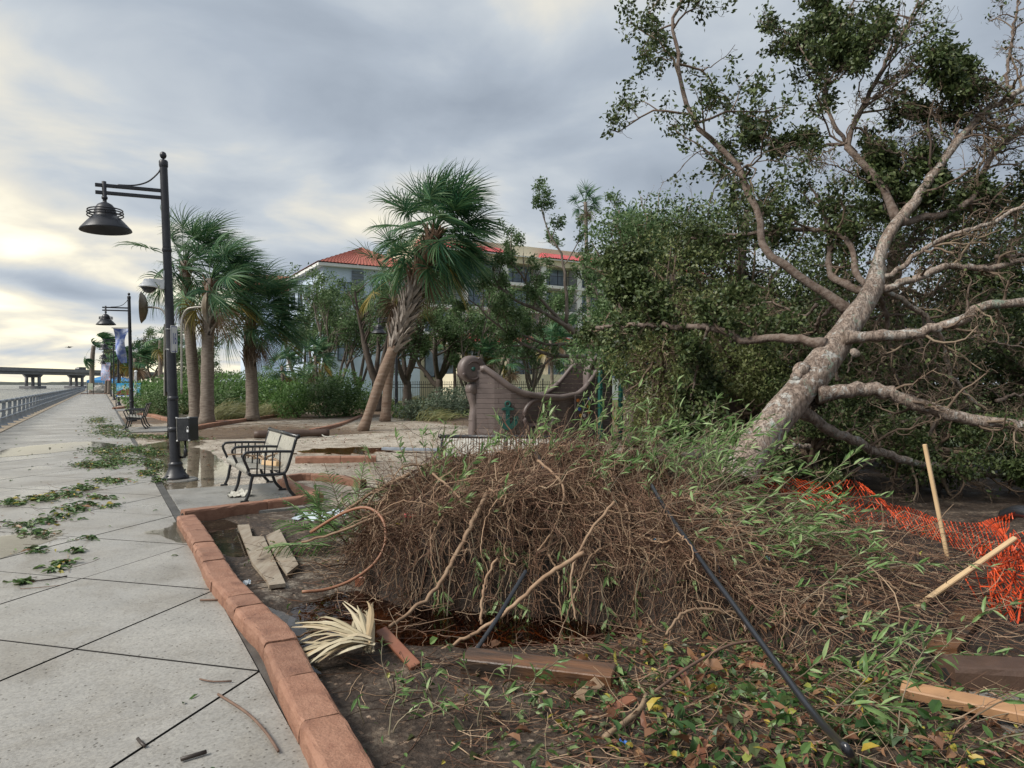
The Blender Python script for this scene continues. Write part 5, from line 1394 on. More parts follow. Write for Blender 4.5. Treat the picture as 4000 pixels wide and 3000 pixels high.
for k in range(7):
    b = MB(); b.box((3.1, -.12, 9.7 + k * .3), (1.0, .05, .22), Matrix.Rotation(.5, 3, 'X')); hp('louvre_slat', b, 'louvre', lo)
def balcony_rail(x0, x1, y, z, mat='win_frame', h=1.0, gap=.14):
    f = MB(); f.box(((x0 + x1) / 2, y, z + h), (x1 - x0, .06, .06)); f.box(((x0 + x1) / 2, y, z + .1), (x1 - x0, .05, .05))
    n = int((x1 - x0) / gap)
    for k in range(n + 1): f.box((x0 + (x1 - x0) * k / n, y, z + h / 2 + .05), (.028, .028, h - .12))
    return hp('balcony_railing', f, mat)
balcony_rail(7.0, 8.7, -.5, 5.6, 'white_trim'); b = MB(); b.box((7.85, -.3, 5.5), (1.9, .6, .2)); hp('balcony_floor', b, 'white_trim')
# --- cream wing
CX, CL, CDp = BW, 36.0, 13.0
b = MB(); b.box((CX + CL / 2, CDp / 2 + 1.2, 7.4), (CL, CDp, 14.8)); hp('cream_wall', b, 'cream_wall')
BAY = 4.5
FL = [11.8, 9.15, 6.5]
for z in FL:
    b = MB(); b.box((CX + CL / 2, .35, z - .15), (CL, 1.7, .3)); hp('balcony_floor', b, 'white_trim')
b = MB(); b.box((CX + CL / 2, .4, 14.05), (CL + .2, 1.9, .62)); hp('cornice', b, 'cream_wall')
b = MB(); b.box((CX + CL / 2, .0, 14.42), (CL + .5, 1.6, .12)); hp('eaves', b, 'white_trim')
b = MB(); b.box((CX + CL / 2, 5, 15.2), (CL - .5, 9, 1.1)); hp('parapet', b, 'cream_wall')
for k in range(9):
    b = MB(); b.box((CX + k * BAY + .0, .35, 10.1), (.62, 1.55, 7.4)); hp('pillar', b, 'white_trim')
for k in range(8):
    x0 = CX + k * BAY
    for fi, z in enumerate(FL):
        window(x0 + BAY / 2, 1.19, z + 1.08, 3.2, 2.05, n=3)
        balcony_rail(x0 + .35, x0 + BAY - .35, -.42, z)
    if k % 4 in (0, 1, 3):
        rf = MB(); xa, xb = x0 - .2, x0 + BAY + .2
        rf.add(*tile_slope((xa, -.85, 14.5), (xb, -.85, 14.5), (xb - .8, 1.5, 15.75), (xa + .8, 1.5, 15.75), rows=6))
        rf.add(*tile_slope((xa, 1.5, 14.5), (xa, -.85, 14.5), (xa + .8, 1.5, 15.75), (xa + .8, 1.5, 15.75), rows=6)); rf.add(*tile_slope((xb, -.85, 14.5), (xb, 1.5, 14.5), (xb - .8, 1.5, 15.75), (xb - .8, 1.5, 15.75), rows=6))
        hp('roof', rf, 'tile_pink')
rf = MB(); rf.add(*tile_slope((CX + 2.4, -3.0, 5.55), (CX + 17.0, -3.0, 5.55), (CX + 16.2, -.5, 6.4), (CX + 3.2, -.5, 6.4), rows=6)); hp('awning_roof', rf, 'tile_pink')
b = MB(); b.box((CX + 9.7, -1.6, 5.42), (14.4, 2.6, .16)); hp('awning_soffit', b, 'white_trim')
for x in (CX + 2.8, CX + 7.5, CX + 12.2, CX + 16.6):
    b = MB(); b.box((x, -2.6, 2.7), (.5, .5, 5.3)); hp('pillar', b, 'cream_wall')
for k in range(7): window(CX + 2.5 + k * 4.5, 1.19, 3.6, 3.0, 2.6, n=3)
for k in range(3): balcony_rail(CX + 3 + k * 4.8, CX + 7.2 + k * 4.8, -2.6, 2.6)
b = MB(); b.box((CX + 17, -5.5, 1.1), (9, .4, 2.2)); hp('terrace_wall', b, 'white_trim')
b = MB(); b.box((CX + 9, -4.2, 1.25), (16, 3.2, 2.5)); hp('terrace', b, 'cream_wall')

# iron fence before the hotel
fq0, fq1 = P(1455, 1500, 50), P(2330, 1500, 50)
fence = thing('iron_fence', 'black iron picket fence in front of the hotel', 'fence', (fq0.x, 50, 0))
Lf = fq1.x - fq0.x
pk_ = MB(); pk_.box((0, 0, .85), (.025, .025, 1.7)); pk_.lathe([(.02, 1.7), (.03, 1.74), (0, 1.82)], 4); pkm = pk_.mesh('picket', M['black'])
po_ = MB(); po_.box((0, 0, .95), (.08, .08, 1.9)); po_.lathe([(.06, 1.9), (.06, 1.93), (0, 2.02)], 8); pom = po_.mesh('post', M['black'])
n = int(Lf / .15)
for k in range(n): part('post' if k % 16 == 0 else 'picket', pom if k % 16 == 0 else pkm, fence, loc=(k * .15, 0, 0))
for z in (.25, 1.35, 1.58):
    b = MB(); b.box((Lf / 2, 0, z), (Lf, .035, .04)); part('rail', b.mesh('rail', M['black']), fence)

# ------------------------------------------------------------------ playground ship
M['ship'] = pmat('brown moulded plastic', [(.105, .082, .076), (.135, .106, .098), (.16, .13, .12)], 2.5, .5, .15, 120, .002, objvar=.06)
M['ship_dark'] = pmat('dark brown moulded plastic', [(.07, .05, .046), (.095, .07, .064)], 3, .42)
M['ship_green'] = pmat('dark green plastic', [(.006, .055, .045), (.010, .075, .06)], 3, .35, coat=.3)
M['yellow'] = pmat('yellow plastic', [(.62, .36, .05), (.7, .42, .08)], 3, .5)
M['orange_p'] = pmat('orange plastic', [(.5, .16, .03), (.6, .2, .05)], 3, .5)
M['blue_p'] = pmat('blue plastic', [(.03, .08, .35), (.05, .12, .45)], 3, .5)
bow = P(1846, 1500, 19.0); bow.z = 0
ship = thing('playground_ship', 'brown plastic pirate ship play structure with scroll prow and green anchors', 'play structure', bow, rz=NRM_ANG + math.radians(2))
SL = 4.35
_hx = np.array([0, .2, .45, .75, 1.1, 1.6, 2.3, 2.9, 3.2, 3.5, 3.8, 4.1, 4.35]); _hz = np.array([1.95, 2.0, 1.78, 1.52, 1.34, 1.24, 1.2, 1.28, 1.45, 1.75, 2.1, 2.3, 2.3])
_wx = np.array([0, .15, .4, .8, 1.3, 2.0, 3.0, 3.7, 4.35]); _wy = np.array([.10, .24, .45, .65, .78, .82, .78, .68, .55])
hz = lambda x: np.interp(x, _hx, _hz); wy = lambda x: np.interp(x, _wx, _wy)
HC = (1.62, .72, .44)      # crawl hole in the side: x, z, radius
rs = random.Random(8)
stx = np.linspace(0.02, SL, 90)
for side in (-1, 1):
    row = 0; z0 = 0.0
    while z0 < 2.3:
        z1 = z0 + .135
        runs = []; cur = []
        for x in stx:
            ok = hz(x) > z0 + .02 and not ((x - HC[0]) ** 2 + ((z0 + z1) / 2 - HC[1]) ** 2 < HC[2] ** 2 and side == -1)
            if ok: cur.append(x)
            elif cur: runs.append(cur); cur = []
        if cur: runs.append(cur)
        for run in runs:
            i = 0; k0 = 26 + (row % 3) * -8
            while i < len(run) - 1:
                j = min(i + (k0 if i == 0 else 26), len(run) - 1)
                if len(run) - 1 - j < 4: j = len(run) - 1
                xs_ = np.array(run[i:j + 1]); xs_[0] += .004; xs_[-1] -= .004
                y = side * wy(xs_); zt = np.minimum(z1 - .003, hz(xs_)); zb_ = np.full_like(xs_, z0 + .003)
                yi = y - side * .05; yb = y - side * .006
                V = np.stack([np.c_[xs_, yb, zb_], np.c_[xs_, y, zb_ + .005], np.c_[xs_, y, np.maximum(zt - .005, zb_ + .005)], np.c_[xs_, yb, zt], np.c_[xs_, yi, zt], np.c_[xs_, yi, zb_]], 1).reshape(-1, 3)
                m_ = len(xs_); ii = np.arange(m_ - 1)[:, None] * 6; jj = np.arange(6)[None]
                Qd = np.stack([ii + jj, ii + (jj + 1) % 6, ii + 6 + (jj + 1) % 6, ii + 6 + jj], -1).reshape(-1, 4)
                if side < 0: Qd = Qd[:, ::-1]
                part('plank', mesh_np('plank', V, [Qd, np.arange(6)[None], ((m_ - 1) * 6 + np.arange(6))[None]], M['ship']), ship)
                i = j
        z0 = z1; row += 1
    xs_ = np.linspace(.12, 3.35, 40); b = MB(); b.tube(np.c_[xs_, side * (wy(xs_) + .01), hz(xs_) + .02], .085, 10); part('gunwale', b.mesh('gunwale', M['ship'], True), ship)
    xs_ = np.linspace(3.35, SL, 16); b = MB(); b.tube(np.c_[xs_, side * (wy(xs_) + .005), hz(xs_) + .01], np.linspace(.07, .05, 16), 10); part('stern_gunwale', b.mesh('stern_gunwale', M['ship'], True), ship)
a_ = np.linspace(0, 2 * math.pi, 41)
b = MB(); b.tube(np.c_[HC[0] + (HC[2] + .02) * np.cos(a_), -wy(HC[0] + HC[2] * np.cos(a_)) - .01, HC[1] + (HC[2] + .02) * np.sin(a_)], .075, 8, caps=False); part('hole_rim', b.mesh('hole_rim', M['ship_dark'], True), ship)
b = MB(); b.box((SL / 2 + .2, 0, .42), (SL - 1.0, 1.1, .06)); part('deck', b.mesh('deck', M['ship_dark']), ship)
b = MB(); b.box((SL, 0, 1.15), (.06, 1.1, 2.3)); part('transom', b.mesh('transom', M['ship']), ship)
def scroll(cx, cz, R_, th, sgn, parent_name):
    rotm = Matrix.Rotation(math.radians(90), 4, 'X')
    b = MB(); h_ = th / 2
    b.lathe([(0, -h_), (R_ * .30, -h_), (R_ * .34, -h_ + .02), (R_ * .38, -h_ + .02), (R_ * .42, -h_), (R_ * .78, -h_ - .01), (R_ * .94, -h_ + .03), (R_, -h_ + .09), (R_, -.012), (R_ * .97, 0), (R_, .012), (R_, h_ - .09), (R_ * .94, h_ - .03), (R_ * .78, h_ + .01), (R_ * .42, h_), (0, h_)], 36, (cx, 0, cz), rotm)
    s = part(parent_name, b.mesh(parent_name, M['ship'], True), ship)
    for sg_ in (-1, 1):
        b = MB(); b.lathe([(0, .05), (.045, .045), (.06, .02), (.06, 0)], 16, (cx, sg_ * (h_ - .005), cz), Matrix.Rotation(math.radians(90 if sg_ < 0 else -90), 4, 'X')); part('eye_boss', b.mesh('eye_boss', M['ship_green'], True), s)
        b = MB(); t = np.linspace(0, 1, 26); aa = math.radians(200) + t * math.radians(300) * sgn; rr_ = R_ * (.9 - .42 * t)
        b.tube(np.c_[cx + rr_ * np.cos(aa), np.full(26, sg_ * (h_ + .004)), cz + rr_ * np.sin(aa)], np.linspace(.05, .018, 26), 8); part('spiral', b.mesh('spiral', M['ship_dark'], True), s)
    return s
scroll(-.06, 2.0, .36, .30, 1, 'prow_scroll')
scroll(SL + .12, 2.12, .27, .32, -1, 'stern_scroll')
def ribbon(name, pts, wid, thick):
    A = np.array([tuple(p) for p in catmull([Vector(p) for p in pts], 6)]); T = nrm(np.gradient(A, axis=0)); Nn = np.stack([-T[:, 2], 0 * T[:, 0], T[:, 0]], -1)
    V = []
    n_ = len(A); wd = np.interp(np.linspace(0, 1, n_), np.linspace(0, 1, len(wid)), wid); tk_ = np.interp(np.linspace(0, 1, n_), np.linspace(0, 1, len(thick)), thick)
    for p, nn, w_, t_2 in zip(A, Nn, wd, tk_):
        for k in range(10):
            a = k * 2 * math.pi / 10; c_, s__ = math.cos(a), math.sin(a)
            V.append(p + np.array([0, 1, 0]) * w_ * np.sign(c_) * abs(c_) ** .5 + nn * t_2 * np.sign(s__) * abs(s__) ** .5)
    ii = np.arange(n_ - 1)[:, None] * 10; jj = np.arange(10)[None]
    Qd = np.stack([ii + jj, ii + (jj + 1) % 10, ii + 10 + (jj + 1) % 10, ii + 10 + jj], -1).reshape(-1, 4)
    return part(name, mesh_np(name, np.array(V), [Qd, np.arange(10)[None], ((n_ - 1) * 10 + np.arange(10))[None]], M['ship'], True), ship)
ribbon('prow_neck', [(.10, 0, 2.28), (.26, 0, 2.05), (.30, 0, 1.75), (.22, 0, 1.4), (.10, 0, 1.0), (.04, 0, .55), (.02, 0, 0)], [.17, .18, .17, .15, .14, .14, .14], [.08, .09, .12, .14, .13, .12, .12])
ribbon('stern_neck', [(4.2, 0, 2.38), (3.98, 0, 2.2), (3.9, 0, 1.8), (3.95, 0, 1.2), (4.1, 0, .5), (4.2, 0, 0)], [.15, .16, .15, .14, .14, .14], [.08, .09, .1, .1, .1, .1])
b = MB(); b.lathe([(0, -.15), (.12, -.15), (.155, -.10), (.155, .10), (.12, .15), (0, .15)], 26, (-.02, 0, 1.47), Matrix.Rotation(math.radians(90), 4, 'X')); part('lower_scroll', b.mesh('lower_scroll', M['ship'], True), ship)
ribbon('lower_curl', [(-.10, 0, 1.40), (-.02, 0, 1.25), (.06, 0, 1.0), (.02, 0, .75), (-.04, 0, .6)], [.13, .14, .13, .12, .11], [.06, .1, .11, .1, .05])
# anchors on both bows
def anchor_mesh():
    b = MB()
    b.prism([(-.055, -.30), (.055, -.30), (.05, .22), (-.05, .22)], 0, .05, XZ, bev=.01)
    b.prism([(-.16, .12), (.16, .12), (.17, .17), (.05, .21), (-.05, .21), (-.17, .17)], .002, .052, XZ, bev=.01)
    out = [(.0, -.40), (.12, -.37), (.22, -.28), (.285, -.14), (.27, -.04), (.19, -.03), (.13, -.09), (.16, -.12), (.12, -.2), (.05, -.25), (-.05, -.25), (-.12, -.2), (-.16, -.12), (-.13, -.09), (-.19, -.03), (-.27, -.04), (-.285, -.14), (-.22, -.28), (-.12, -.37)]
    b.prism(out, .004, .054, XZ)
    b.torus(.065, .028, 20, 8, (0, -.03, .29), Matrix.Rotation(math.radians(90), 4, 'X'))
    for x, z in ((-.2, -.12), (.2, -.12), (0, .0)): b.lathe([(0, .012), (.022, .008), (.028, 0)], 10, (x, -.056, z), Matrix.Rotation(math.radians(90), 4, 'X'))
    return b.mesh('anchor', M['ship_green'])
am = anchor_mesh()
for side, x in ((-1, .72), (1, .36)):
    sl_ = (wy(x + .1) - wy(x - .1)) / .2
    rz_ = -math.atan(sl_) if side < 0 else math.pi + math.atan(sl_)
    part('anchor', am, ship, loc=(x, side * (wy(x) + .012), .78), rot=(0, 0, rz_))
# posts
def gpost(x, y, h_, nm='green_post'):
    b = MB(); b.lathe([(.0, 0), (.075, 0), (.075, h_ - .06), (.06, h_ - .015), (0, h_)], 8); b.lathe([(.082, h_ - .55), (.092, h_ - .54), (.092, h_ - .50), (.082, h_ - .49)], 12)
    part(nm, b.mesh(nm, M['ship_green']), ship, loc=(x, y, 0))
gpost(3.55, -1.02, 2.0); gpost(1.55, .1, 1.52); gpost(4.6, .6, 1.7); gpost(4.45, -.85, 1.65)
b = MB(); b.box((0, 0, 0), (.62, .05, .75), bev=.02); ap = part('activity_panel', b.mesh('activity_panel', M['ship_dark']), ship, loc=(3.05, -.86, .92), rot=(0, 0, .06))
for k, (x, z, c) in enumerate(((-.2, .22, 'orange_p'), (.0, .12, 'ship_green'), (.2, .25, 'blue_p'), (-.15, -.02, 'blue_p'), (.17, .05, 'yellow'), (.03, -.2, 'white'), (-.1, -.2, 'yellow'), (.2, -.25, 'ship_green'), (.2, -.1, 'orange_p'))):
    b = MB(); nn_ = (5, 6, 4, 8, 3)[k % 5]; b.prism([(.055 * math.cos(a), .055 * math.sin(a)) for a in np.arange(nn_) * 2 * math.pi / nn_], 0, .012, Matrix.Translation((x, -.026, z)) @ XZ); part('icon', b.mesh('icon', M[c]), ap)
# low picket fence and yellow sign right of the ship
pf = thing('picket_fence', 'low tan picket fence behind the stern of the ship', 'fence', P(2330, 1500, 23.5) * 1.0); pf.location.z = 0
M['tan_wood'] = pmat('weathered tan wood', [(.22, .16, .10), (.34, .26, .17)], 5, .8, .3, 30)
b = MB(); b.box((0, 0, .5), (.05, .025, 1.0)); pkm2 = b.mesh('picket', M['tan_wood'])
for k in range(34): part('picket', pkm2, pf, loc=(k * .11, 0, 0))
for z in (.2, .8):
    b = MB(); b.box((1.8, .03, z), (3.7, .04, .07)); part('rail', b.mesh('rail', M['tan_wood']), pf)
c = P(2410, 1645, 22.8); ys = single('warning_sign', None, 'small yellow notice with a black emblem on the picket fence', 'sign', loc=c)
b = MB(); b.prism(rrect(.19, .26, .015), 0, .01, XZ); part('plate', b.mesh('plate', M['yellow']), ys)
b = MB(); b.prism([(.05 * math.cos(a), .055 * math.sin(a)) for a in np.arange(12) * math.pi / 6], .011, .014, Matrix.Translation((0, 0, .02)) @ XZ); b.box((0, -.013, -.075), (.12, .004, .012)); b.box((0, -.013, -.095), (.08, .004, .01)); b.box((0, -.013, .10), (.13, .004, .012)); part('emblem', b.mesh('emblem', M['black']), ys)
# ------------------------------------------------------------------ the great fallen tree
def bark_fallen():
    m, nt, b = _new('scaly lichened bark')
    gm = nt.nodes.new('ShaderNodeNewGeometry'); w = gm.outputs['Position']
    mp = nt.nodes.new('ShaderNodeMapping'); mp.inputs['Rotation'].default_value = (.25, .62, 0); mp.inputs['Scale'].default_value = (1, 1, .26); nt.links.new(w, mp.inputs[0]); v = mp.outputs[0]
    n1 = noise(nt, w, 2.2, 5, .6); n2 = noise(nt, w, 16, 5, .6)
    col = ramp(nt, nmath(nt, 'ADD', nmath(nt, 'MULTIPLY', n1, .5), nmath(nt, 'MULTIPLY', n2, .5)), [(.17, .12, .092), (.32, .255, .21), (.42, .375, .335)], [.36, .5, .64])
    fis = noise(nt, v, 26, 6, .68, 1.1); sc_ = noise(nt, v, 60, 4, .6, .4)
    crack = ramp(nt, nmath(nt, 'ADD', nmath(nt, 'MULTIPLY', fis, .75), nmath(nt, 'MULTIPLY', sc_, .25)), [(.36, .32, .30), (.9, .88, .86), (1.08, 1.06, 1.04)], [.40, .50, .62])
    col = mixc(nt, .9, col, crack, 'MULTIPLY')
    l1 = ramp(nt, noise(nt, w, 7, 6, .7, .6), [(0, 0, 0), (1, 1, 1)], [.56, .62]); col = mixc(nt, nmath(nt, 'MULTIPLY', l1, .85), col, (.46, .46, .43))
    l2 = ramp(nt, noise(nt, w, 4.3, 6, .72, .9), [(0, 0, 0), (1, 1, 1)], [.60, .66]); col = mixc(nt, nmath(nt, 'MULTIPLY', l2, .7), col, (.21, .30, .23))
    l3 = ramp(nt, noise(nt, w, 9.5, 6, .72, .5), [(0, 0, 0), (1, 1, 1)], [.66, .71]); col = mixc(nt, nmath(nt, 'MULTIPLY', l3, .5), col, (.30, .24, .08))
    nt.links.new(col, b.inputs['Base Color']); b.inputs['Roughness'].default_value = .8
    p = bump(nt, None, crack, .9, .02); bump(nt, b, n2, .6, .012, p)
    return m
M['bark_fallen'] = bark_fallen()
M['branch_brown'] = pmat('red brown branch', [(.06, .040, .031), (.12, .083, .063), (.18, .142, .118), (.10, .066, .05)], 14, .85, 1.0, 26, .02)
M['twig_tan'] = pmat('tan twig', [(.08, .055, .04), (.15, .105, .072), (.22, .165, .11)], island=True, rough=.8)
def path_r(pxs, y0, y1):
    return B(pxs, y0, y1)
FT = []     # name, points, r0, r1, twig spec
trunk_px = [(2880, 1900), (2915, 1803), (3022, 1651), (3152, 1499), (3253, 1362), (3347, 1231), (3413, 1123), (3430, 1050)]
r = np.random.default_rng(77)
ft_base = hit(2880, 1960); ft_base.z = max(ft_base.z - .2, 0)
ftree = thing('fallen_tree', 'huge uprooted leaning tree with lichened trunk and spreading boughs', 'tree', P(2880, 1900, 8.3))
A, L = resample(catmull([Vector(p) for p in B(trunk_px, 8.3, 9.9)], 8), .12)
n = len(A); f = np.linspace(0, 1, n)
rad = np.interp(f, [0, .12, .3, .45, .55, .62, .75, .88, 1], [.225, .205, .198, .195, .20, .168, .145, .122, .105]) * (1 + .035 * np.sin(np.arange(n) * 1.3))
V, Qd = tubes(A[None], rad[None], 28)
# knots and swellings
Vn = V.reshape(n, 28, 3); cen = A[:, None]; d_ = nrm(Vn - cen)
wob = .045 * (fbm(np.arange(n)[:, None] * .35 + np.zeros((1, 28)), np.arange(28)[None] * .45 + np.zeros((n, 1)), 3) - .5)
V = (Vn + d_ * wob[..., None]).reshape(-1, 3)
part('trunk', mesh_np('trunk', V, [Qd], M['bark_fallen'], True), ftree, world=True)
k_ = MB(); c = P(3135, 1415, 8.95)
for i, (u, v, dy, rr_) in enumerate([(3130, 1445, 0, .12), (3112, 1470, -.05, .08), (3340, 1378, .0, .07)]):
    q = P(u, v, 8.95 + dy); k_ = MB(); k_.lathe([(0, -rr_ * .8), (rr_ * .7, -rr_ * .55), (rr_, 0), (rr_ * .72, rr_ * .5), (rr_ * .45, rr_ * .62), (0, rr_ * .5)], 14, tuple(q), (Matrix.Rotation(.6, 4, 'X') @ Matrix.Rotation(-.9 + i * .7, 4, 'Y'))); part('knot', k_.mesh('knot', M['bark_fallen'], True), ftree, world=True)
boughs = [
    ([(3225, 1345), (3051, 1318), (2906, 1325), (2769, 1278), (2602, 1275), (2450, 1268), (2330, 1280)], 9.1, 11.0, .105, .045, 1.0),
    ([(3300, 1318), (3400, 1312), (3557, 1304), (3738, 1253), (3847, 1195), (4000, 1181), (4250, 1120)], 9.1, 8.6, .12, .075, .0),
    ([(3190, 1540), (3413, 1521), (3557, 1571), (3738, 1629), (3883, 1651), (4000, 1665), (4260, 1740)], 8.9, 8.2, .155, .09, .0),
    ([(3120, 1600), (3268, 1694), (3398, 1745), (3557, 1803), (3774, 1839), (3950, 1870)], 9.0, 10.5, .12, .06, .05),
    ([(3330, 1225), (3210, 1137), (3109, 1065), (3015, 1000), (2964, 940), (2979, 890), (2921, 745), (2877, 636), (2805, 571), (2740, 506), (2689, 412), (2653, 304), (2653, 202), (2624, 94), (2668, -20), (2660, -160)], 9.6, 11.5, .11, .03, 1.0),
    ([(3413, 1110), (3449, 962), (3507, 868), (3572, 788), (3644, 687), (3738, 557), (3832, 448), (4000, 347), (4230, 230)], 9.8, 10.6, .145, .05, .05),
    ([(3507, 868), (3442, 723), (3362, 636), (3311, 564), (3333, 492), (3376, 405), (3427, 304), (3470, 231), (3536, 108), (3622, -10), (3700, -120)], 10.1, 11.5, .10, .022, .5),
    ([(3311, 564), (3261, 564), (3109, 571), (3015, 542), (2921, 521), (2850, 540)], 10.8, 12, .05, .015, .6),
    ([(3340, 600), (3268, 506), (3224, 405), (3232, 289), (3261, 152), (3300, 60), (3362, -40)], 10.7, 12, .055, .02, .45),
    ([(3261, 152), (3217, 43), (3180, -60)], 11.5, 12.3, .025, .014, .4),
    ([(3520, 865), (3557, 861), (3702, 832), (3810, 767), (3854, 651), (3919, 564), (4000, 506), (4150, 400)], 10.0, 10.8, .09, .045, .1),
    ([(3440, 1080), (3485, 1070), (3615, 969), (3738, 911), (3875, 868), (4000, 803), (4180, 700)], 9.8, 9.2, .06, .035, .02),
    ([(3420, 1130), (3485, 1121), (3593, 1078), (3702, 1042), (3847, 1049), (4000, 1020), (4200, 990)], 9.7, 9.3, .095, .045, .02),
    ([(3400, 1120), (3347, 1070), (3311, 940), (3196, 897), (3015, 904), (2850, 920), (2700, 930)], 9.8, 11.6, .085, .03, .7),
    ([(3400, 1150), (3300, 1110), (3240, 1060), (3240, 930), (3225, 850), (3190, 760)], 10.0, 11.6, .10, .05, .3),
    ([(3440, 1130), (3485, 1145), (3615, 1239), (3680, 1325), (3702, 1434), (3774, 1542), (3847, 1600)], 9.9, 10.4, .07, .035, .0),
    ([(3420, 1140), (3456, 1195), (3478, 1362), (3500, 1480), (3560, 1560)], 10.0, 10.8, .06, .03, .0),
    ([(3270, 1180), (3200, 1250), (3180, 1300), (3120, 1330), (3080, 1420)], 9.8, 11, .05, .02, .1),
    ([(3190, 1190), (3140, 1235), (3060, 1200), (2990, 1180), (2900, 1210), (2850, 1200)], 10, 11.3, .04, .015, .2),
    ([(3960, 340), (3933, 325), (3948, 181), (3977, 0), (3990, -100)], 10.5, 11, .04, .02, .02),
    ([(2769, 1278), (2730, 1400), (2700, 1560), (2660, 1700)], 10, 11, .04, .014, 1.0),
    ([(2450, 1268), (2420, 1180), (2440, 1090), (2400, 1000)], 10.9, 11.6, .04, .015, 1.0),
    ([(2560, 1275), (2500, 1180), (2440, 1060), (2470, 980)], 10.7, 11.6, .05, .015, 1.0),
    ([(2900, 1820), (2830, 1700), (2770, 1600), (2740, 1540)], 9.6, 10.8, .05, .02, .3),
    ([(3160, 1745), (3090, 1740), (3010, 1760), (2960, 1790)], 9.6, 9.2, .05, .03, .0),
    ([(3010, 1780), (3050, 1850), (3080, 1900), (3180, 1960)], 9.2, 9.6, .035, .02, .0),
]
for k in range(26):
    u0 = r.uniform(3150, 3900); v0 = r.uniform(950, 1650); px = [(u0, v0)]; a = r.uniform(-1.2, 1.2) + (math.pi if r.random() < .25 else 0)
    for q in range(5):
        a += r.normal() * .55; px.append((px[-1][0] + math.cos(a) * r.uniform(60, 130), px[-1][1] + math.sin(a) * r.uniform(50, 120)))
    y0 = r.uniform(10.2, 12.0); boughs.append((px, y0, y0 + r.uniform(-.5, .8), r.uniform(.022, .05), .012, .0))
for k in range(34):
    u0, v0 = [(3507, 868), (3644, 687), (3738, 557), (3832, 448), (3442, 723), (3376, 405), (3232, 320), (3854, 651), (3919, 564), (3702, 832), (3950, 380), (3300, 560)][k % 12]
    px = [(u0 + r.uniform(-12, 12), v0)]; a = -math.pi / 2 + r.normal() * .75
    for q in range(5):
        a += r.normal() * .4; px.append((px[-1][0] + math.cos(a) * r.uniform(40, 95), px[-1][1] + math.sin(a) * r.uniform(40, 95)))
    boughs.append((px, 10.3, 10.3 + r.uniform(-.4, 1.2), r.uniform(.018, .032), .008, .12 if k % 3 else .34))
K = 16
allP, allR, lw = [], [], []
for (px, y0, y1, ra, rb, lf_) in boughs:
    A, L = resample(catmull([Vector(p) for p in B(px, y0, y1)], 8), .03)
    q = np.linspace(0, len(A) - 1, K * 2).astype(int); A2 = A[q]
    ra *= .64; rb *= .64
    A2[2:-1] += r.normal(size=(K * 2 - 3, 3)) * .012
    rr_ = (ra + (rb - ra) * np.linspace(0, 1, K * 2) ** .72) * (1 + .06 * np.sin(np.arange(K * 2) * 1.7) + r.normal(size=K * 2) * .03); rr_[0] *= 1.35; rr_[1] *= 1.12
    m_ = MB(); m_.tube(A2, rr_, 14)
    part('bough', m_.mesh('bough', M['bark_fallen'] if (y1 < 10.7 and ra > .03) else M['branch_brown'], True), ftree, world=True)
    allP.append(A[np.linspace(0, len(A) - 1, K).astype(int)]); allR.append(np.linspace(ra, rb, K)); lw.append(lf_)
allP = np.array(allP); allR = np.minimum(np.array(allR), .034); lw = np.array(lw)
lens = np.linalg.norm(np.diff(allP, axis=1), axis=-1).sum(1)
# secondary branches, crooked and forked, then fine twigs
def twig_levels(sel, m, Lmul, seed, up, spread):
    rg = np.random.default_rng(seed)
    return grow(rg, allP[sel], allR[sel], m, (Lmul, .55, .55), spread, up, .03, tmin=.22, K=8, wav=.34)
leafy = np.where(lw >= .3)[0]; bare = np.where(lw < .3)[0]
lvL = twig_levels(leafy, (13, 6, 4), .25, 5, .12, .9)
lvB = twig_levels(bare, (13, 6, 4), .25, 6, .05, .95)
part('twigs', branch_mesh(lvL[1:], M['twig_tan'], 'twigs', (5, 4, 3)), ftree, world=True, kind='stuff')
part('bare_twigs', branch_mesh(lvB[1:], M['twig_tan'], 'bare_twigs', (5, 4, 3)), ftree, world=True, kind='stuff')
last = lvL[-1][0]; wsel = np.repeat(lw[leafy], len(last) // len(leafy))
kp = r.random(len(last)) < wsel * .62
part('crown', leaves_on(r, last[kp], 76000 / kp.sum(), .074, .06, M['leaf_dark'], aspect=.55, wind=.2), ftree, world=True, kind='stuff')
last = lvB[-1][0]; kp = r.random(len(last)) < .13
part('crown', leaves_on(r, last[kp], 9000 / kp.sum(), .06, .05, M['leaf_dark'], aspect=.55), ftree, world=True, kind='stuff')

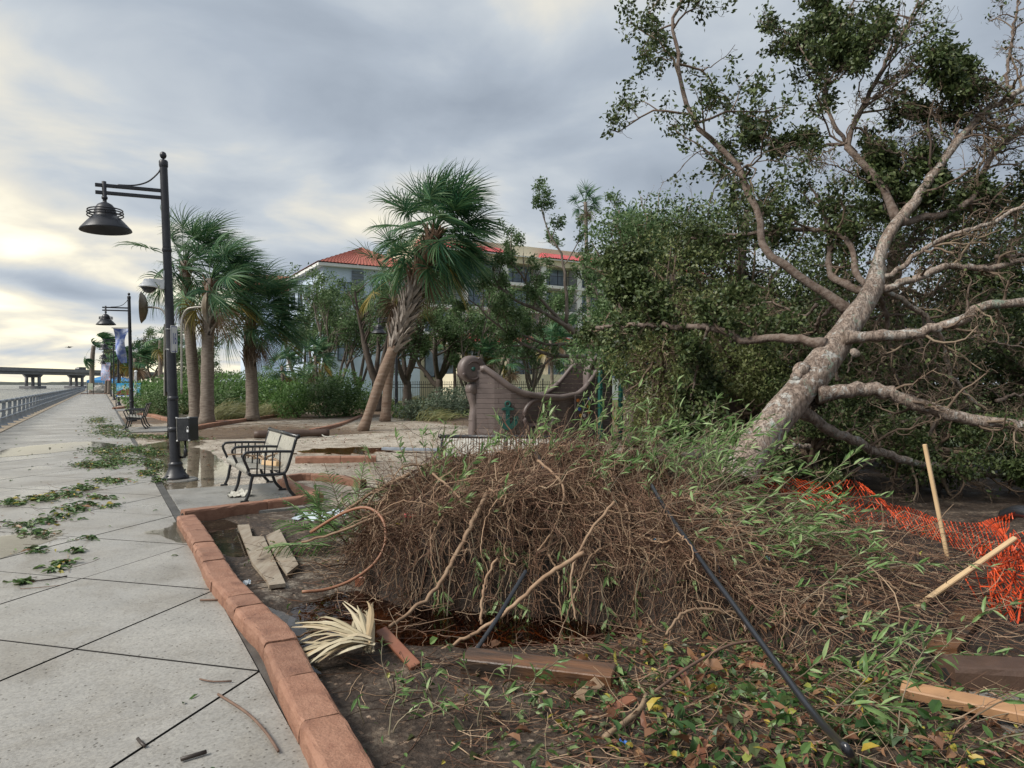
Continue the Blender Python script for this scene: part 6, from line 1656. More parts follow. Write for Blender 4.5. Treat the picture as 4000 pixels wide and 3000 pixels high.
# ------------------------------------------------------------------ dense evergreen trees standing behind it
def dense_tree(label, c, rx, ry, z0, z1, leafm, n, leaf, seed, nb=46, trunk_r=.22):
    rg = np.random.default_rng(seed); c = np.array(c, float); root = thing('evergreen_tree', label, 'tree', c)
    cz = (z0 + z1) / 2; hz_ = (z1 - z0) / 2
    d = rdir(rg, nb); cen = c + np.array([0, 0, cz]) + d * np.array([rx, ry, hz_]) * rg.uniform(.35, .92, (nb, 1)) ** .7
    cen[:, 2] = np.maximum(cen[:, 2], .25)
    br_ = rg.uniform(.35, .8, nb) * (rx + hz_) * .19
    bi = rg.choice(nb, n, p=br_ ** 2 / (br_ ** 2).sum())
    dd = rdir(rg, n); p = cen[bi] + dd * (br_[bi] * rg.uniform(.25, 1.25, n) ** .6)[:, None] * np.array([1.15, 1.15, .85])
    p[:, 2] = np.abs(p[:, 2])
    ax = nrm(dd * .5 + rdir(rg, n) + np.array([0, 0, -.3]) + WIND * .2); nm = nrm(rdir(rg, n) + np.array([0, 0, .6])); sz = leaf * rg.uniform(.6, 1.35, n)
    V, Fi = leaf_mesh(p, ax, nm, sz, sz * .55); part('crown', mesh_np('crown', V, Fi, M[leafm]), root, world=True, kind='stuff')
    t = MB(); t.tube(catmull([Vector(c), Vector(c + np.array([.15, 0, cz * .5])), Vector(c + np.array([-.1, 0, cz])), Vector(c + np.array([.1, 0, z1 * .8]))], 5), np.linspace(trunk_r * 1.2, trunk_r * .35, 16), 10); part('trunk', t.mesh('trunk', M['bark_dark'], True), root, world=True)
    K2 = 7; f = np.linspace(0, 1, K2)[None, :, None]; st = c + np.array([0, 0, 1.0]) * (cz * rg.uniform(.3, 1.2, (nb, 1))); st = st[:, None]; e = cen[:, None]
    Pb = st * (1 - f) + e * f + np.cumsum(rg.normal(size=(nb, K2, 3)) * .07, 1) * f; Rb = np.broadcast_to(np.linspace(.05, .012, K2), (nb, K2))
    lv_ = grow(rg, Pb, Rb, (6, 4), (.35, .5), .95, .0, .02, tmin=.4, K=6, wav=.35)
    part('branches', branch_mesh(lv_, M['twig_tan'], 'branches', (6, 4, 3)), root, world=True, kind='stuff')
    return root
dense_tree('olive green evergreen tree beside the stern of the ship', (3.45, 15.6, 0), 1.45, 1.3, .1, 5.0, 'leaf_olive', 13000, .072, 501, 60)
dense_tree('tall dark evergreen tree behind the fallen trunk', (5.6, 17.2, 0), 2.4, 1.8, .2, 7.3, 'leaf_dark', 38000, .09, 502)
dense_tree('wide olive evergreen tree behind the spreading boughs', (8.9, 16.5, 0), 2.7, 1.8, .1, 7.0, 'leaf_dark', 42000, .09, 503)
dense_tree('dark evergreen tree beyond the orange netting', (12.6, 15.5, 0), 2.7, 1.8, .1, 6.8, 'leaf_dark', 34000, .09, 504)
dense_tree('low dense evergreen thicket under the fallen boughs', (6.2, 13.8, 0), 2.4, 1.0, .0, 3.6, 'leaf_dark', 36000, .075, 505)
dense_tree('low dense thicket behind the wooden stakes', (9.6, 12.6, 0), 2.3, 1.1, .0, 3.4, 'leaf_dark', 32000, .075, 506)
dense_tree('thin topped evergreen tree rising behind the others', (4.3, 20.5, 0), 2.0, 1.6, 1.0, 8.0, 'leaf_mid', 9000, .11, 507)
dense_tree('airy light green tree behind the stern of the ship', (3.1, 18.5, 0), 1.5, 1.3, 1.2, 6.6, 'leaf_mid', 13000, .10, 509, 40)
dense_tree('hanging dark evergreen clump just behind the trunk base', (3.9, 12.6, 0), 1.25, .9, .0, 3.3, 'leaf_olive', 17000, .062, 508, 44)

# ------------------------------------------------------------------ root mound
M['root_soil'] = pmat('dark root soil', [(.010, .007, .005), (.028, .018, .012), (.05, .034, .024)], 9, .85, 1.0, 26, .04)
M['root'] = leafmat('fine root', [(.02, .010, .007), (.07, .034, .021), (.125, .066, .04), (.20, .115, .07), (.36, .26, .17), (.09, .043, .026)], 0.0001, .75)
M['root_thick'] = pmat('pale woody root', [(.16, .095, .055), (.26, .165, .10), (.33, .23, .15)], 9, .75, .4, 60, .004, objvar=.3)
mroot = thing('root_mound', 'tall uprooted mound of tangled brown roots and black soil over a flooded pit', 'root mound', (0.4, 5.6, -.1))
gx = np.arange(-2.0, 5.7, .045); gy = np.arange(3.7, 9.6, .045); GX, GY = np.meshgrid(gx, gy, indexing='ij')
mh = mound_h(GX, GY); GZ = ground_h(GX, GY) - .02 + mh + .03 * (fbm(GX * 14, GY * 14, 3) - .5)
idx = np.arange(GX.size).reshape(GX.shape)
Qd = np.stack([idx[:-1, :-1], idx[1:, :-1], idx[1:, 1:], idx[:-1, 1:]], -1).reshape(-1, 4)
okf = (mh > .004)[:-1, :-1].ravel() | (mh > .004)[1:, 1:].ravel()
part('soil', mesh_np('soil', np.stack([GX, GY, GZ], -1).reshape(-1, 3), Qd[okf], M['root_soil'], True), mroot, world=True)
def fibres(rg, x, y, L, rad_, d0, K=7, grav=.2, lift=.03, wob=.38, fwd=.06):
    N = len(x); p = np.stack([x, y, H(x, y) + lift * rg.random(N)], -1); d = nrm(d0); pts = [p]
    off = .006 + lift * rg.random(N)
    for k in range(1, K):
        d = nrm(d * 1.0 + rg.normal(size=(N, 3)) * wob + np.array([0, -fwd, -grav]))
        p = p + d * (L / (K - 1))[:, None]; hh = H(p[:, 0], p[:, 1]) + off
        p = np.c_[p[:, :2], np.maximum(p[:, 2], hh)]; pts.append(p)
    return np.stack(pts, 1), rad_[:, None] * np.linspace(1, .45, K)[None]
rg = np.random.default_rng(91)
cx = rg.uniform(-1.95, 5.4, 120000); cy = rg.uniform(3.8, 8.6, 120000); mhh = mound_h(cx, cy)
pr_ = np.clip(mhh / .35, 0, 1) * np.where(cy < 7.2, 1, .35) * np.where(cx > 1.5, .45, 1) * (1.0 + 1.0 * np.exp(-((cx - .2) / 1.4) ** 2))
pr_ = pr_ * np.where((cx > -.6) & (cx < 1.4) & (cy < np.interp(cx, _ax, _yf) + .22), .15, 1)
sel = rg.random(len(cx)) < pr_ * .5
cx, cy = cx[sel][:10500], cy[sel][:10500]; N = len(cx)
# fibres lie in matted tufts that share a direction
NT = 420; tx = rg.uniform(-1.6, 5.2, NT); ty = rg.uniform(3.8, 8.6, NT); td = rdir(rg, NT) * np.array([1.3, .7, .55]) + np.array([0, -.12, .12])
ti = np.argmin((cx[:, None] - tx[None]) ** 2 + (cy[:, None] - ty[None]) ** 2 + rg.random((N, NT)) * .10, axis=1)
d0 = nrm(td)[ti] + rdir(rg, N) * .55
Pf, Rf = fibres(rg, cx, cy, rg.uniform(.12, .65, N), .0014 + .0052 * rg.random(N) ** 3, d0, wob=.42, grav=.10, lift=.05, fwd=.03)
V1, Q1 = tubes(Pf, Rf, 3)
# the curtain of roots hanging from the lip over the pit
N2 = 2300; hx = rg.uniform(-1.4, 1.75, N2); hx = hx + .10 * np.sin(hx * 19); hy = np.interp(hx, _ax, _yf) + .5 * (fbm(hx * 1.9, hx * 0 + 3.3, 3) - .5) + rg.uniform(.0, .55, N2)
P2, R2 = fibres(rg, hx, hy, rg.uniform(.12, .58, N2), .0012 + .0036 * rg.random(N2) ** 2.2, rdir(rg, N2) * .9 + np.array([0, -.8, .15]), K=9, grav=.24, lift=.06, wob=.36, fwd=.06)
V2, Q2 = tubes(P2, R2, 3)
part('root_fibres', mesh_np('root_fibres', np.concatenate([V1, V2]), [np.concatenate([Q1, Q2 + len(V1)])], M['root']), mroot, world=True, kind='stuff')
# thicker roots, one by one
def root_part(pts, r0, r1, mat='root_thick', name='root'):
    A = np.array([tuple(p) for p in catmull([Vector(p) for p in pts], 7)]); A[1:-1] += rg.normal(size=(len(A) - 2, 3)) * .004
    m_ = MB(); m_.tube(A, np.linspace(r0, r1, len(A)), 7); part(name, m_.mesh(name, M[mat], True), mroot, world=True)
root_part(B([(1521, 2448), (1600, 2390), (1705, 2296), (1781, 2170), (1844, 2043), (1900, 1930)], 4.75, 5.5), .012, .02)
root_part(B([(1629, 2575), (1740, 2530), (1844, 2480), (1984, 2385), (2148, 2239), (2280, 2160)], 4.3, 4.75), .008, .017)
root_part(B([(1177, 2119), (1286, 2089), (1445, 2029), (1560, 1990), (1650, 1950)], 6.2, 6.2), .010, .016)
root_part(B([(1211, 2079), (1330, 2010), (1430, 1940), (1520, 1890), (1600, 1850)], 6.6, 6.6), .012, .02)
root_part(B([(1880, 2440), (1885, 2330), (1900, 2260), (1940, 2180)], 4.6, 4.75), .010, .008)
root_part(B([(2600, 2480), (2660, 2400), (2760, 2380), (2900, 2400)], 4.3, 4.5), .008, .010)
root_part(B([(2250, 2420), (2230, 2250), (2290, 2100), (2400, 1960)], 4.6, 5.2), .006, .012)
root_part(B([(1690, 1850), (1800, 1950), (1840, 2080), (1800, 2200)], 5.9, 5.3), .010, .007)
root_part(B([(2100, 1800), (2200, 1900), (2170, 2050), (2100, 2150)], 5.9, 5.1), .012, .006)
for k in range(75):
    x = rg.uniform(-1.3, 2.6); y = rg.uniform(5.0, 6.9); d = rdir(rg, 1)[0] * np.array([1, .6, .3]) + np.array([rg.uniform(-.6, .4), -.5, 0]); p = np.array([x, y, H(x, y) + .05]); pts = [p]
    for q in range(6):
        d = d / np.linalg.norm(d) + rg.normal(size=3) * .3 + np.array([0, -.1, -.25]); d /= np.linalg.norm(d); p = p + d * rg.uniform(.12, .2); p[2] = max(p[2], H(p[0], p[1]) + .035); pts.append(p.copy())
    root_part(pts, .0045 + .009 * rg.random() ** 2, .003)

# ------------------------------------------------------------------ uprooted willow leaved shrub growing on the mound
M['stem'] = leafmat('shrub stem', [(.10, .075, .05), (.18, .14, .095), (.24, .20, .14), (.13, .13, .07)], .0001, .7)
M['willow_leaf'] = leafmat('narrow bright leaf', [(.09, .17, .05), (.155, .26, .085), (.23, .34, .13), (.33, .42, .21)], .3, .42)
def unit_leaf(nm, mat, wd, fold=.18, droop=.14):
    V, Fi = leaf_mesh(np.zeros((1, 3)), np.array([[1., 0, 0]]), np.array([[0, 0, 1.]]), np.array([1.]), np.array([wd]), fold, droop)
    return mesh_np(nm, V, Fi, mat)
def mat_from(p, ax, nm, ln):
    ax = ax / np.linalg.norm(ax); sd = np.cross(nm, ax); sd /= np.linalg.norm(sd) + 1e-9; nm = np.cross(ax, sd)
    return Matrix(((ax[0] * ln, sd[0] * ln, nm[0] * ln, p[0]), (ax[1] * ln, sd[1] * ln, nm[1] * ln, p[1]), (ax[2] * ln, sd[2] * ln, nm[2] * ln, p[2]), (0, 0, 0, 1)))
def split_leaves(root, p, ax, nm, ln, ratio, mat, keep=300, name='leaf'):
    sc = ln / np.linalg.norm(p - np.array([0, 0, EYE]), axis=1)
    vis = np.abs(p[:, 0] / p[:, 1]) < .74
    order = np.argsort(-sc * vis); a, b = order[:keep], order[keep:]
    um = unit_leaf(name, mat, ratio); loc = np.array(root.location)
    for i in a:
        o = part(name, um, root); o.matrix_basis = mat_from(p[i] - loc, ax[i], nm[i], ln[i])
    if len(b):
        V, Fi = leaf_mesh(p[b], ax[b], nm[b], ln[b], ln[b] * ratio, .18, .14)
        part('foliage', mesh_np('foliage', V, Fi, mat), root, world=True, kind='stuff')
shrub = thing('uprooted_shrub', 'uprooted shrub with slender stems and narrow pale green leaves sprouting from the mound', 'shrub', (1.0, 6.6, .9))
def stems_from(rg, x, y, d, L, K=9, grav=.06, wob=.09):
    N = len(x); p = np.stack([x, y, H(x, y) - .02], -1); d = nrm(d); pts = [p]
    for k in range(1, K):
        d = nrm(d + rg.normal(size=(N, 3)) * wob + np.array([.05, 0, -grav])); p = p + d * (L / (K - 1))[:, None]
        p = np.c_[p[:, :2], np.maximum(p[:, 2], H(p[:, 0], p[:, 1]) + .015)]; pts.append(p)
    return np.stack(pts, 1)
rg = np.random.default_rng(33)
sets = []
n1 = 74; sets.append(stems_from(rg, 2.0 - 1.9 * rg.random(n1) ** 1.6, rg.uniform(6.3, 7.4, n1), np.c_[rg.uniform(-.2, .9, n1), rg.uniform(-.3, .3, n1), rg.uniform(.55, 1.0, n1)], rg.uniform(.35, 1.15, n1)))
n2 = 80; sets.append(stems_from(rg, rg.uniform(1.0, 2.35, n2), rg.uniform(5.0, 7.0, n2), np.c_[rg.uniform(.2, 1.2, n2), rg.uniform(-.8, .25, n2), rg.uniform(.2, .75, n2)], rg.uniform(.5, 1.1, n2)))
n3 = 70; sets.append(stems_from(rg, rg.uniform(-1.0, 2.0, n3), rg.uniform(5.4, 6.9, n3), np.c_[rg.uniform(-.5, .5, n3), rg.uniform(-.4, .2, n3), rg.uniform(.4, .9, n3)], rg.uniform(.3, .7, n3)))
hn = 34; hx = rg.uniform(-.7, 1.6, hn); hy = np.interp(hx, _ax, _yf) + rg.uniform(.05, .3, hn); sets.append(stems_from(rg, hx, hy, np.c_[rg.normal(size=hn) * .25, np.full(hn, -.8), np.full(hn, -.1)], rg.uniform(.35, .75, hn), grav=.45))
n5 = 34; sets.append(stems_from(rg, rg.uniform(1.2, 2.4, n5), rg.uniform(3.0, 4.6, n5), np.c_[rg.uniform(.1, 1.0, n5), rg.uniform(-.5, .3, n5), rg.uniform(.15, .9, n5)], rg.uniform(.35, .8, n5)))
n6 = 26; sets.append(stems_from(rg, rg.uniform(-.75, .1, n6), rg.uniform(3.25, 3.9, n6), np.c_[rg.normal(size=n6) * .25, rg.normal(size=n6) * .25, np.full(n6, .9)], rg.uniform(.16, .34, n6), wob=.16))
SP = np.concatenate(sets); NS = len(SP)
rad_ = rg.uniform(.0028, .0055, NS)[:, None] * np.linspace(1, .45, SP.shape[1])[None]
for i in range(NS):
    V, Qd = tubes(SP[i:i + 1], rad_[i:i + 1], 4); part('stem', mesh_np('stem', V, [Qd], M['stem'], True), shrub, world=True)
per = 12; bi = np.repeat(np.arange(NS), per); bi = bi[(bi < NS - 26) | (rg.random(len(bi)) < .35)]; t = (.35 + .65 * rg.random(len(bi)) ** .7) * (SP.shape[1] - 1) * .999; ii = t.astype(int); f = (t - ii)[:, None]
lp = SP[bi, ii] * (1 - f) + SP[bi, ii + 1] * f; tg = nrm(SP[bi, ii + 1] - SP[bi, ii])
ax = nrm(tg * .8 + rdir(rg, len(bi)) * .75 + np.array([.2, 0, -.05])); nm = nrm(rdir(rg, len(bi)) * .8 + np.array([0, 0, .8])); ln = rg.uniform(.05, .125, len(bi)) * np.where(bi < NS - 26, 1, .7)
split_leaves(shrub, lp, ax, nm, ln, .21, M['willow_leaf'], 300)

for k, (x, y, rx, z1) in enumerate(((4.4, 10.6, .9, 1.3), (6.2, 10.4, 1.1, 1.5), (8.0, 10.0, 1.1, 1.5), (5.2, 11.6, 1.1, 2.0), (7.2, 9.2, .8, .9))):
    dense_tree(['low dark leafy boughs on the ground behind the netting', 'dark fallen foliage heap under the lowest bough', 'dark foliage heap beside the drain pipe', 'dark drooping foliage under the trunk', 'low dark sprays of leaves behind the upright stake'][k], (x, y, 0), rx, .7, .0, z1, 'leaf_dark', 9000, .055, 520 + k, 20, .05)
# ------------------------------------------------------------------ debris
M['plank'] = pmat('wet grey plank', [(.12, .09, .065), (.24, .19, .14), (.31, .265, .205), (.20, .155, .11)], 9, .6, .8, 30, .006, stretch=(1.6, .25, 1), rvar=.15)
M['wet_timber'] = pmat('wet dark timber', [(.018, .014, .012), (.05, .034, .025), (.16, .075, .035), (.06, .045, .035)], 9, .4, .9, 30, .012, stretch=(.15, 1, 1))
M['red_board'] = pmat('red brown board', [(.16, .055, .03), (.26, .11, .06)], 5, .5, .5, 30, .005)
M['fresh_wood'] = pmat('fresh pine stake', [(.48, .32, .17), (.60, .43, .25)], 5, .6, .3, 40, .003, stretch=(1, 1, .15))
M['orange_wood'] = pmat('orange plank', [(.28, .14, .065), (.42, .235, .12), (.22, .12, .07)], 4, .55, .5, 30, .005, stretch=(.12, 1, 1))
M['net'] = pmat('orange safety net', [(.50, .055, .014), (.62, .085, .02)], 3, .5)
M['straw'] = leafmat('dry palm straw', [(.28, .23, .14), (.42, .36, .24), (.52, .46, .33), (.34, .24, .13)], .1, .6)
M['hose'] = pmat('brown hose', [(.22, .095, .05), (.28, .13, .07)], 6, .5)
M['plastic_black'] = pmat('black plastic', [(.012, .013, .016), (.022, .024, .03)], 5, .28, coat=.3)
M['cloth'] = pmat('dirty white cloth', [(.34, .33, .28), (.55, .54, .49)], 12, .8, .4, 40)
def poly_board(name, label, cat, px, z0, th, mat, group=None, tilt=None):
    pts = [G(u, v, z0 + th) for u, v in px]; A = np.array([(p.x, p.y) for p in pts])
    if np.sum(A[:, 0] * np.roll(A[:, 1], -1) - A[:, 1] * np.roll(A[:, 0], -1)) < 0: A = A[::-1]
    b = MB(); b.prism(A, z0, z0 + th, None, bev=0); o = wsingle(name, b.mesh(name, M[mat]), label, cat, group)
    if tilt: o.rotation_euler = tilt
    return o
poly_board('plank', 'long weathered plank with a notched end lying in the planting bed', 'plank', [(928, 2050), (973, 2048), (986, 2095), (1030, 2095), (1115, 2278), (1052, 2286), (1040, 2262), (1012, 2228), (985, 2196), (960, 2130)], -.02, .03, 'plank')
poly_board('plank', 'short split plank with nails beside the notched one', 'plank', [(1040, 2092), (1092, 2068), (1166, 2204), (1122, 2236), (1082, 2180)], -.01, .03, 'plank', tilt=(.02, -.03, 0))
def box_between(name, label, cat, a, b_, w, h, mat, roll=0.0, group=None, bev=.006):
    a, b_ = Vector(a), Vector(b_); d = b_ - a; L = d.length; q = d.to_track_quat('X', 'Z'); m_ = MB(); m_.box((0, 0, 0), (L, w, h), bev=bev)
    o = single(name, m_.mesh(name, M[mat]), label, cat, group, loc=(a + b_) / 2); o.rotation_euler = (q.to_matrix() @ Matrix.Rotation(roll, 3, 'X')).to_euler(); return o
box_between('timber', 'dark wet timber with an orange split lying at the edge of the flooded pit', 'timber', G(1815, 2580, .01), G(2400, 2650, .02), .15, .095, 'wet_timber', .12)
box_between('board', 'red brown board end sticking out of the brown water', 'board', G(1490, 2462, .02), G(1625, 2605, -.02), .07, .03, 'red_board', .3)
box_between('timber', 'half sunk brown timber behind the hose loop', 'timber', G(1400, 2262, -.03), G(1640, 2275, -.02), .14, .09, 'red_board', .1)
poly_board('board', 'wide dark wet board lying beside the orange netting', 'board', [(3612, 2520), (3738, 2532), (3850, 2385), (3742, 2370)], .0, .045, 'wet_timber')
box_between('plank', 'orange brown plank across the concrete slab', 'plank', G(3520, 2690, .06), G(4120, 2815, .07), .10, .05, 'orange_wood', .15)
poly_board('concrete_slab', 'grey green concrete slab under the orange brown plank', 'slab', [(3700, 2670), (4100, 2700), (4150, 3000), (3900, 2880)], -.06, .06, 'pad')
kerb('dislodged dark brown kerb block behind the orange brown plank', [G(3690, 2592, .1), G(3950, 2604, .1), G(4230, 2618, .1)], .22, .15, 2.0, 'kerb_brown', seed=30)
box_between('stake', 'upright pale pine stake before the dark thicket', 'stake', P(3703, 2185, 6.45), P(3612, 1735, 6.6), .034, .034, 'fresh_wood')
box_between('stake', 'slanting pale pine stake tied to the orange netting', 'stake', P(3498, 2428, 4.8), P(3965, 2103, 5.35), .036, .036, 'fresh_wood', .4)
b = MB(); b.tube(catmull([P(3925, 2015, 6.2), P(3985, 1998, 6.0), P(4050, 2030, 5.8), P(4080, 2150, 5.6)], 5), .055, 12); wsingle('drain_pipe', b.mesh('drain_pipe', M['plastic_black'], True), 'black plastic drain pipe behind the orange netting', 'pipe')

# orange safety netting
net = thing('safety_netting', 'torn orange plastic safety netting draped over the ground by the stakes', 'netting', P(3500, 2060, 8.2))
def netting(rows, cols, fn, name, seed, wid=.0055, drop=.04):
    """fn(a,b) -> point; diamond mesh of flat strands"""
    rg = np.random.default_rng(seed); a = np.linspace(0, 1, cols * 2 + 1); tracks = []
    for j in range(rows):
        for sgn in (0, 1):
            bb = (j + .5 + (.46 if sgn else -.46) * np.where(np.arange(len(a)) % 2 == 0, 1, -1)) / rows
            tracks.append(np.array([fn(x, min(max(y, 0), 1)) for x, y in zip(a, bb)]))
    N = len(tracks); K2 = len(a); Tt = np.array(tracks)
    Vs, Qs, nn = [], [], 0
    CH = 4
    segs = []
    for t in Tt:
        for s0 in range(0, K2 - CH, CH):
            if rg.random() > drop: segs.append(t[s0:s0 + CH + 1])
    Sg = np.array(segs); T = nrm(np.gradient(Sg, axis=1)); vd = nrm(Sg - np.array([0, 0, EYE])); side = nrm(np.cross(T, nrm(vd * .4 + rg.normal(size=(len(segs), 1, 3)) * .35 + np.array([0, .4, .5]))))
    V = np.stack([Sg - side * wid, Sg + side * wid], 2).reshape(-1, 3); n0 = len(segs); c1 = CH + 1
    i = np.arange(n0)[:, None] * c1 * 2; k = np.arange(CH)[None] * 2
    return part(name, mesh_np(name, V, [np.stack([i + k, i + k + 1, i + k + 3, i + k + 2], -1).reshape(-1, 4)], M['net']), net, world=True)
lo = [P(2960, 1930, 8.9), P(3250, 1995, 8.3), P(3500, 2085, 7.6), P(3750, 2195, 6.6), P(3995, 2245, 5.7)]; hi = [P(2960, 1840, 8.9), P(3250, 1880, 8.4), P(3500, 1955, 7.7), P(3740, 2045, 6.8), P(3965, 1995, 6.0)]
LO = np.array([tuple(p) for p in catmull(lo, 10)]); HI = np.array([tuple(p) for p in catmull(hi, 10)])
def f1(a, b_):
    x = a * (len(LO) - 1); i = min(int(x), len(LO) - 2); f = x - i; p = LO[i] * (1 - f) + LO[i + 1] * f; q = HI[i] * (1 - f) + HI[i + 1] * f
    w = p * (1 - b_) + q * b_; wr = .05 * math.sin(a * 15 + b_ * 3) + .03 * math.sin(a * 27 + b_ * 5)
    return w + np.array([wr * .5, wr * 1.2 * math.sin(b_ * 4 + a * 9), wr * (1.2 - a)])
netting(8, 40, f1, 'draped_net', 3, .005, 0)
def f2(a, b_):
    p = (np.array(P(3790, 2520, 4.75)) * (1 - a) + np.array(P(4130, 2560, 4.5)) * a) * (1 - b_) + (np.array(P(3900, 2115, 5.5)) * (1 - a) + np.array(P(4150, 2090, 5.3)) * a) * b_
    wr = .10 * math.sin(a * 9 + b_ * 5) + .04 * math.sin(a * 19 - b_ * 11)
    return p + np.array([wr * .6, wr * 1.3, .04 * math.sin(b_ * 12 + a * 6)])
netting(14, 6, f2, 'bunched_net', 4, .005, .02)
def f3(a, b_):
    p = f2(a * .9 + .05, b_ * .8 + .1); return p + np.array([.05 * math.sin(b_ * 11), .16 + .09 * math.sin(a * 9 + b_ * 7), .05 * math.cos(a * 11)])
netting(13, 6, f3, 'bunched_net', 5, .005, .08)

# cables, pipes, hose
def line_thing(name, label, cat, pts, rad, mat, n=8, ring=0.0, sub=8):
    A, L = resample(catmull([Vector(p) for p in pts], sub), .012 if ring else .05)
    rr_ = np.full(len(A), rad)
    if ring: rr_ = rad * (1 + ring * (np.arange(len(A)) % 2))
    m_ = MB(); m_.tube(A, rr_, n); return wsingle(name, m_.mesh(name, M[mat], True), label, cat)
cpx = [(2545, 1895), (2600, 1990), (2680, 2105), (2760, 2220), (2850, 2340), (2930, 2450), (3010, 2560), (3090, 2670), (3180, 2790), (3260, 2880), (3315, 2935)]
cy_ = np.array([hit(u, v, .13).y for u, v in cpx]); cl = np.linspace(0, 1, len(cpx)); cfit = np.polyval(np.polyfit(cl, cy_, 2), cl); cfit = cfit - max(0, (cfit - cy_).max())
line_thing('conduit', 'long flat black irrigation pipe running down over the root mound', 'pipe', [P(u, v, y) for (u, v), y in zip(cpx, cfit)] + [hit(3340, 2975, -.03)], .017, 'plastic_black')
line_thing('cable', 'thin black cable looped against the long black pipe', 'cable', [hit(u, v, .05) for u, v in [(2720, 2130), (2790, 2175), (2810, 2230), (2815, 2290)]], .007, 'plastic_black')
line_thing('corrugated_pipe', 'short black corrugated pipe standing slanted in the flooded pit', 'pipe', [P(2055, 2230, 4.55), P(1985, 2345, 4.4), P(1940, 2420, 4.3), P(1880, 2510, 4.2), P(1818, 2605, 4.1)], .0125, 'plastic_black', ring=.25)
line_thing('pipe_stub', 'stub of black pipe poking from the top of the root mound', 'pipe', [hit(2092, 1765, .09), hit(2125, 1830, .09)], .02, 'plastic_black')
line_thing('hose', 'brown rubber hose curving in a loop out of the root mound', 'hose', B([(1215, 2080), (1321, 2014), (1415, 1982), (1475, 2004), (1505, 2059), (1500, 2139), (1455, 2208), (1370, 2268), (1271, 2303), (1180, 2312)], 6.1, 5.35), .0125, 'hose')

# dry and green fronds
def strip_mesh(paths, wid, name, mat):
    Pn = np.array(paths); N, K, _ = Pn.shape; T = nrm(np.gradient(Pn, axis=1)); side = nrm(np.cross(T, np.array([0, 0, 1.0])))
    wp = np.interp(np.linspace(0, 1, K), [0, .3, .7, 1], [.5, 1, .8, .08]) * wid
    V = np.stack([Pn - side * wp[None, :, None] / 2, Pn + np.array([0, 0, .006]), Pn + side * wp[None, :, None] / 2], 2).reshape(-1, 3)
    i = np.arange(N)[:, None, None] * K * 3; k = np.arange(K - 1)[None, :, None] * 3; j = np.arange(2)[None, None]
    return mesh_np(name, V, [np.stack([i + k + j, i + k + j + 1, i + k + j + 4, i + k + j + 3], -1).reshape(-1, 4)], mat)
def dry_fan(label, hub, tips, wid, seed, lift=.10):
    rg = np.random.default_rng(seed); o = thing('dry_palm_frond', label, 'palm frond', hub)
    for t in tips:
        f = np.linspace(0, 1, 7)[:, None]; hub_ = np.array(hub) + rg.normal(size=3) * .012; t = np.array(t)
        p = hub_ * (1 - f) + t * f + np.array([0, 0, lift]) * np.sin(f * math.pi) * rg.uniform(.3, 1.2) + np.array([rg.normal() * .03, rg.normal() * .03, 0]) * np.sin(f * math.pi)
        p[:, 2] = np.maximum(p[:, 2], H(p[:, 0], p[:, 1]) + .01)
        part('leaflet', strip_mesh([p], wid * rg.uniform(.7, 1.2), 'leaflet', M['straw']), o, world=True)
rg = np.random.default_rng(12)
dry_fan('pale dry palm frond fanned out against the kerb', G(1450, 2512, .09), [G(rg.uniform(1120, 1300), rg.uniform(2400, 2600), .03) for _ in range(26)] + [G(u, v, .02) for u, v in [(1180, 2620), (1150, 2600), (1230, 2590), (1130, 2560)]], .042, 1, .06)
dry_fan('pale dry palm frond standing folded at the edge of the pit', G(1440, 2545, .05), [P(u + rg.normal() * 14, v + rg.normal() * 18, 4.75) for u, v in [(1330, 2360), (1350, 2350), (1380, 2345), (1405, 2345), (1430, 2350), (1450, 2370), (1455, 2400), (1390, 2380), (1360, 2390), (1420, 2380)]], .035, 2, .05)
def pinnate(label, name, base, dirs, L, nl, ll, mat, seed, droop=.5, wid=.014, cat='palm'):
    rg = np.random.default_rng(seed); o = thing(name, label, cat, base)
    for d in dirs:
        d = np.array(d, float); d /= np.linalg.norm(d); pts = [np.array(base, float)]
        for k in range(8):
            d = d + np.array([0, 0, -droop * .12]); d /= np.linalg.norm(d); q = pts[-1] + d * L * rg.uniform(.9, 1.1) / 8; q[2] = max(q[2], float(H(q[0], q[1])) + .02); pts.append(q)
        A = np.array(pts); m_ = MB(); m_.tube(A, np.linspace(.008, .003, 9), 5); fr_ = part('rachis', m_.mesh('rachis', M['stem'], True), o, world=True)
        t = np.linspace(.18, .98, nl); x = t * 7.999; i = x.astype(int); f = (x - i)[:, None]; p = A[i] * (1 - f) + A[i + 1] * f; tg = nrm(A[i + 1] - A[i]); sd = nrm(np.cross(tg, [0, 0, 1])); paths = []
        for s_ in (-1, 1):
            dl = nrm(tg * .75 + sd * s_ + rg.normal(size=p.shape) * .1 + np.array([0, 0, .15])); Ll = ll * np.sin(np.clip(t * 1.0 + .12, 0, 1) * math.pi) ** .5
            for q, dd, l_ in zip(p, dl, Ll):
                g = np.linspace(0, 1, 5)[:, None]; w_ = q + dd * l_ * g + np.array([0, 0, -.35 * l_]) * g ** 2; paths.append(w_)
        part('leaflets', strip_mesh(paths, wid, 'leaflets', mat), fr_)
    return o
pinnate('small green feather palm seedling at the left foot of the root mound', 'palm_seedling', hit(1370, 2150), [(-.5, -.1, .9), (.1, .1, 1), (-.8, .2, .5), (.3, -.3, .8), (-.2, -.6, .7), (-.75, -.45, .35), (.6, .1, .7), (-.3, .3, .95)], .95, 24, .30, M['leaf_bright'], 6)
pinnate('tiny green feather palm shoot beside the bench bed', 'palm_seedling', G(1255, 2085), [(-.1, 0, 1), (-.5, -.1, .7), (.4, 0, .8), (.05, -.3, .9)], .6, 18, .2, M['leaf_bright'], 7)
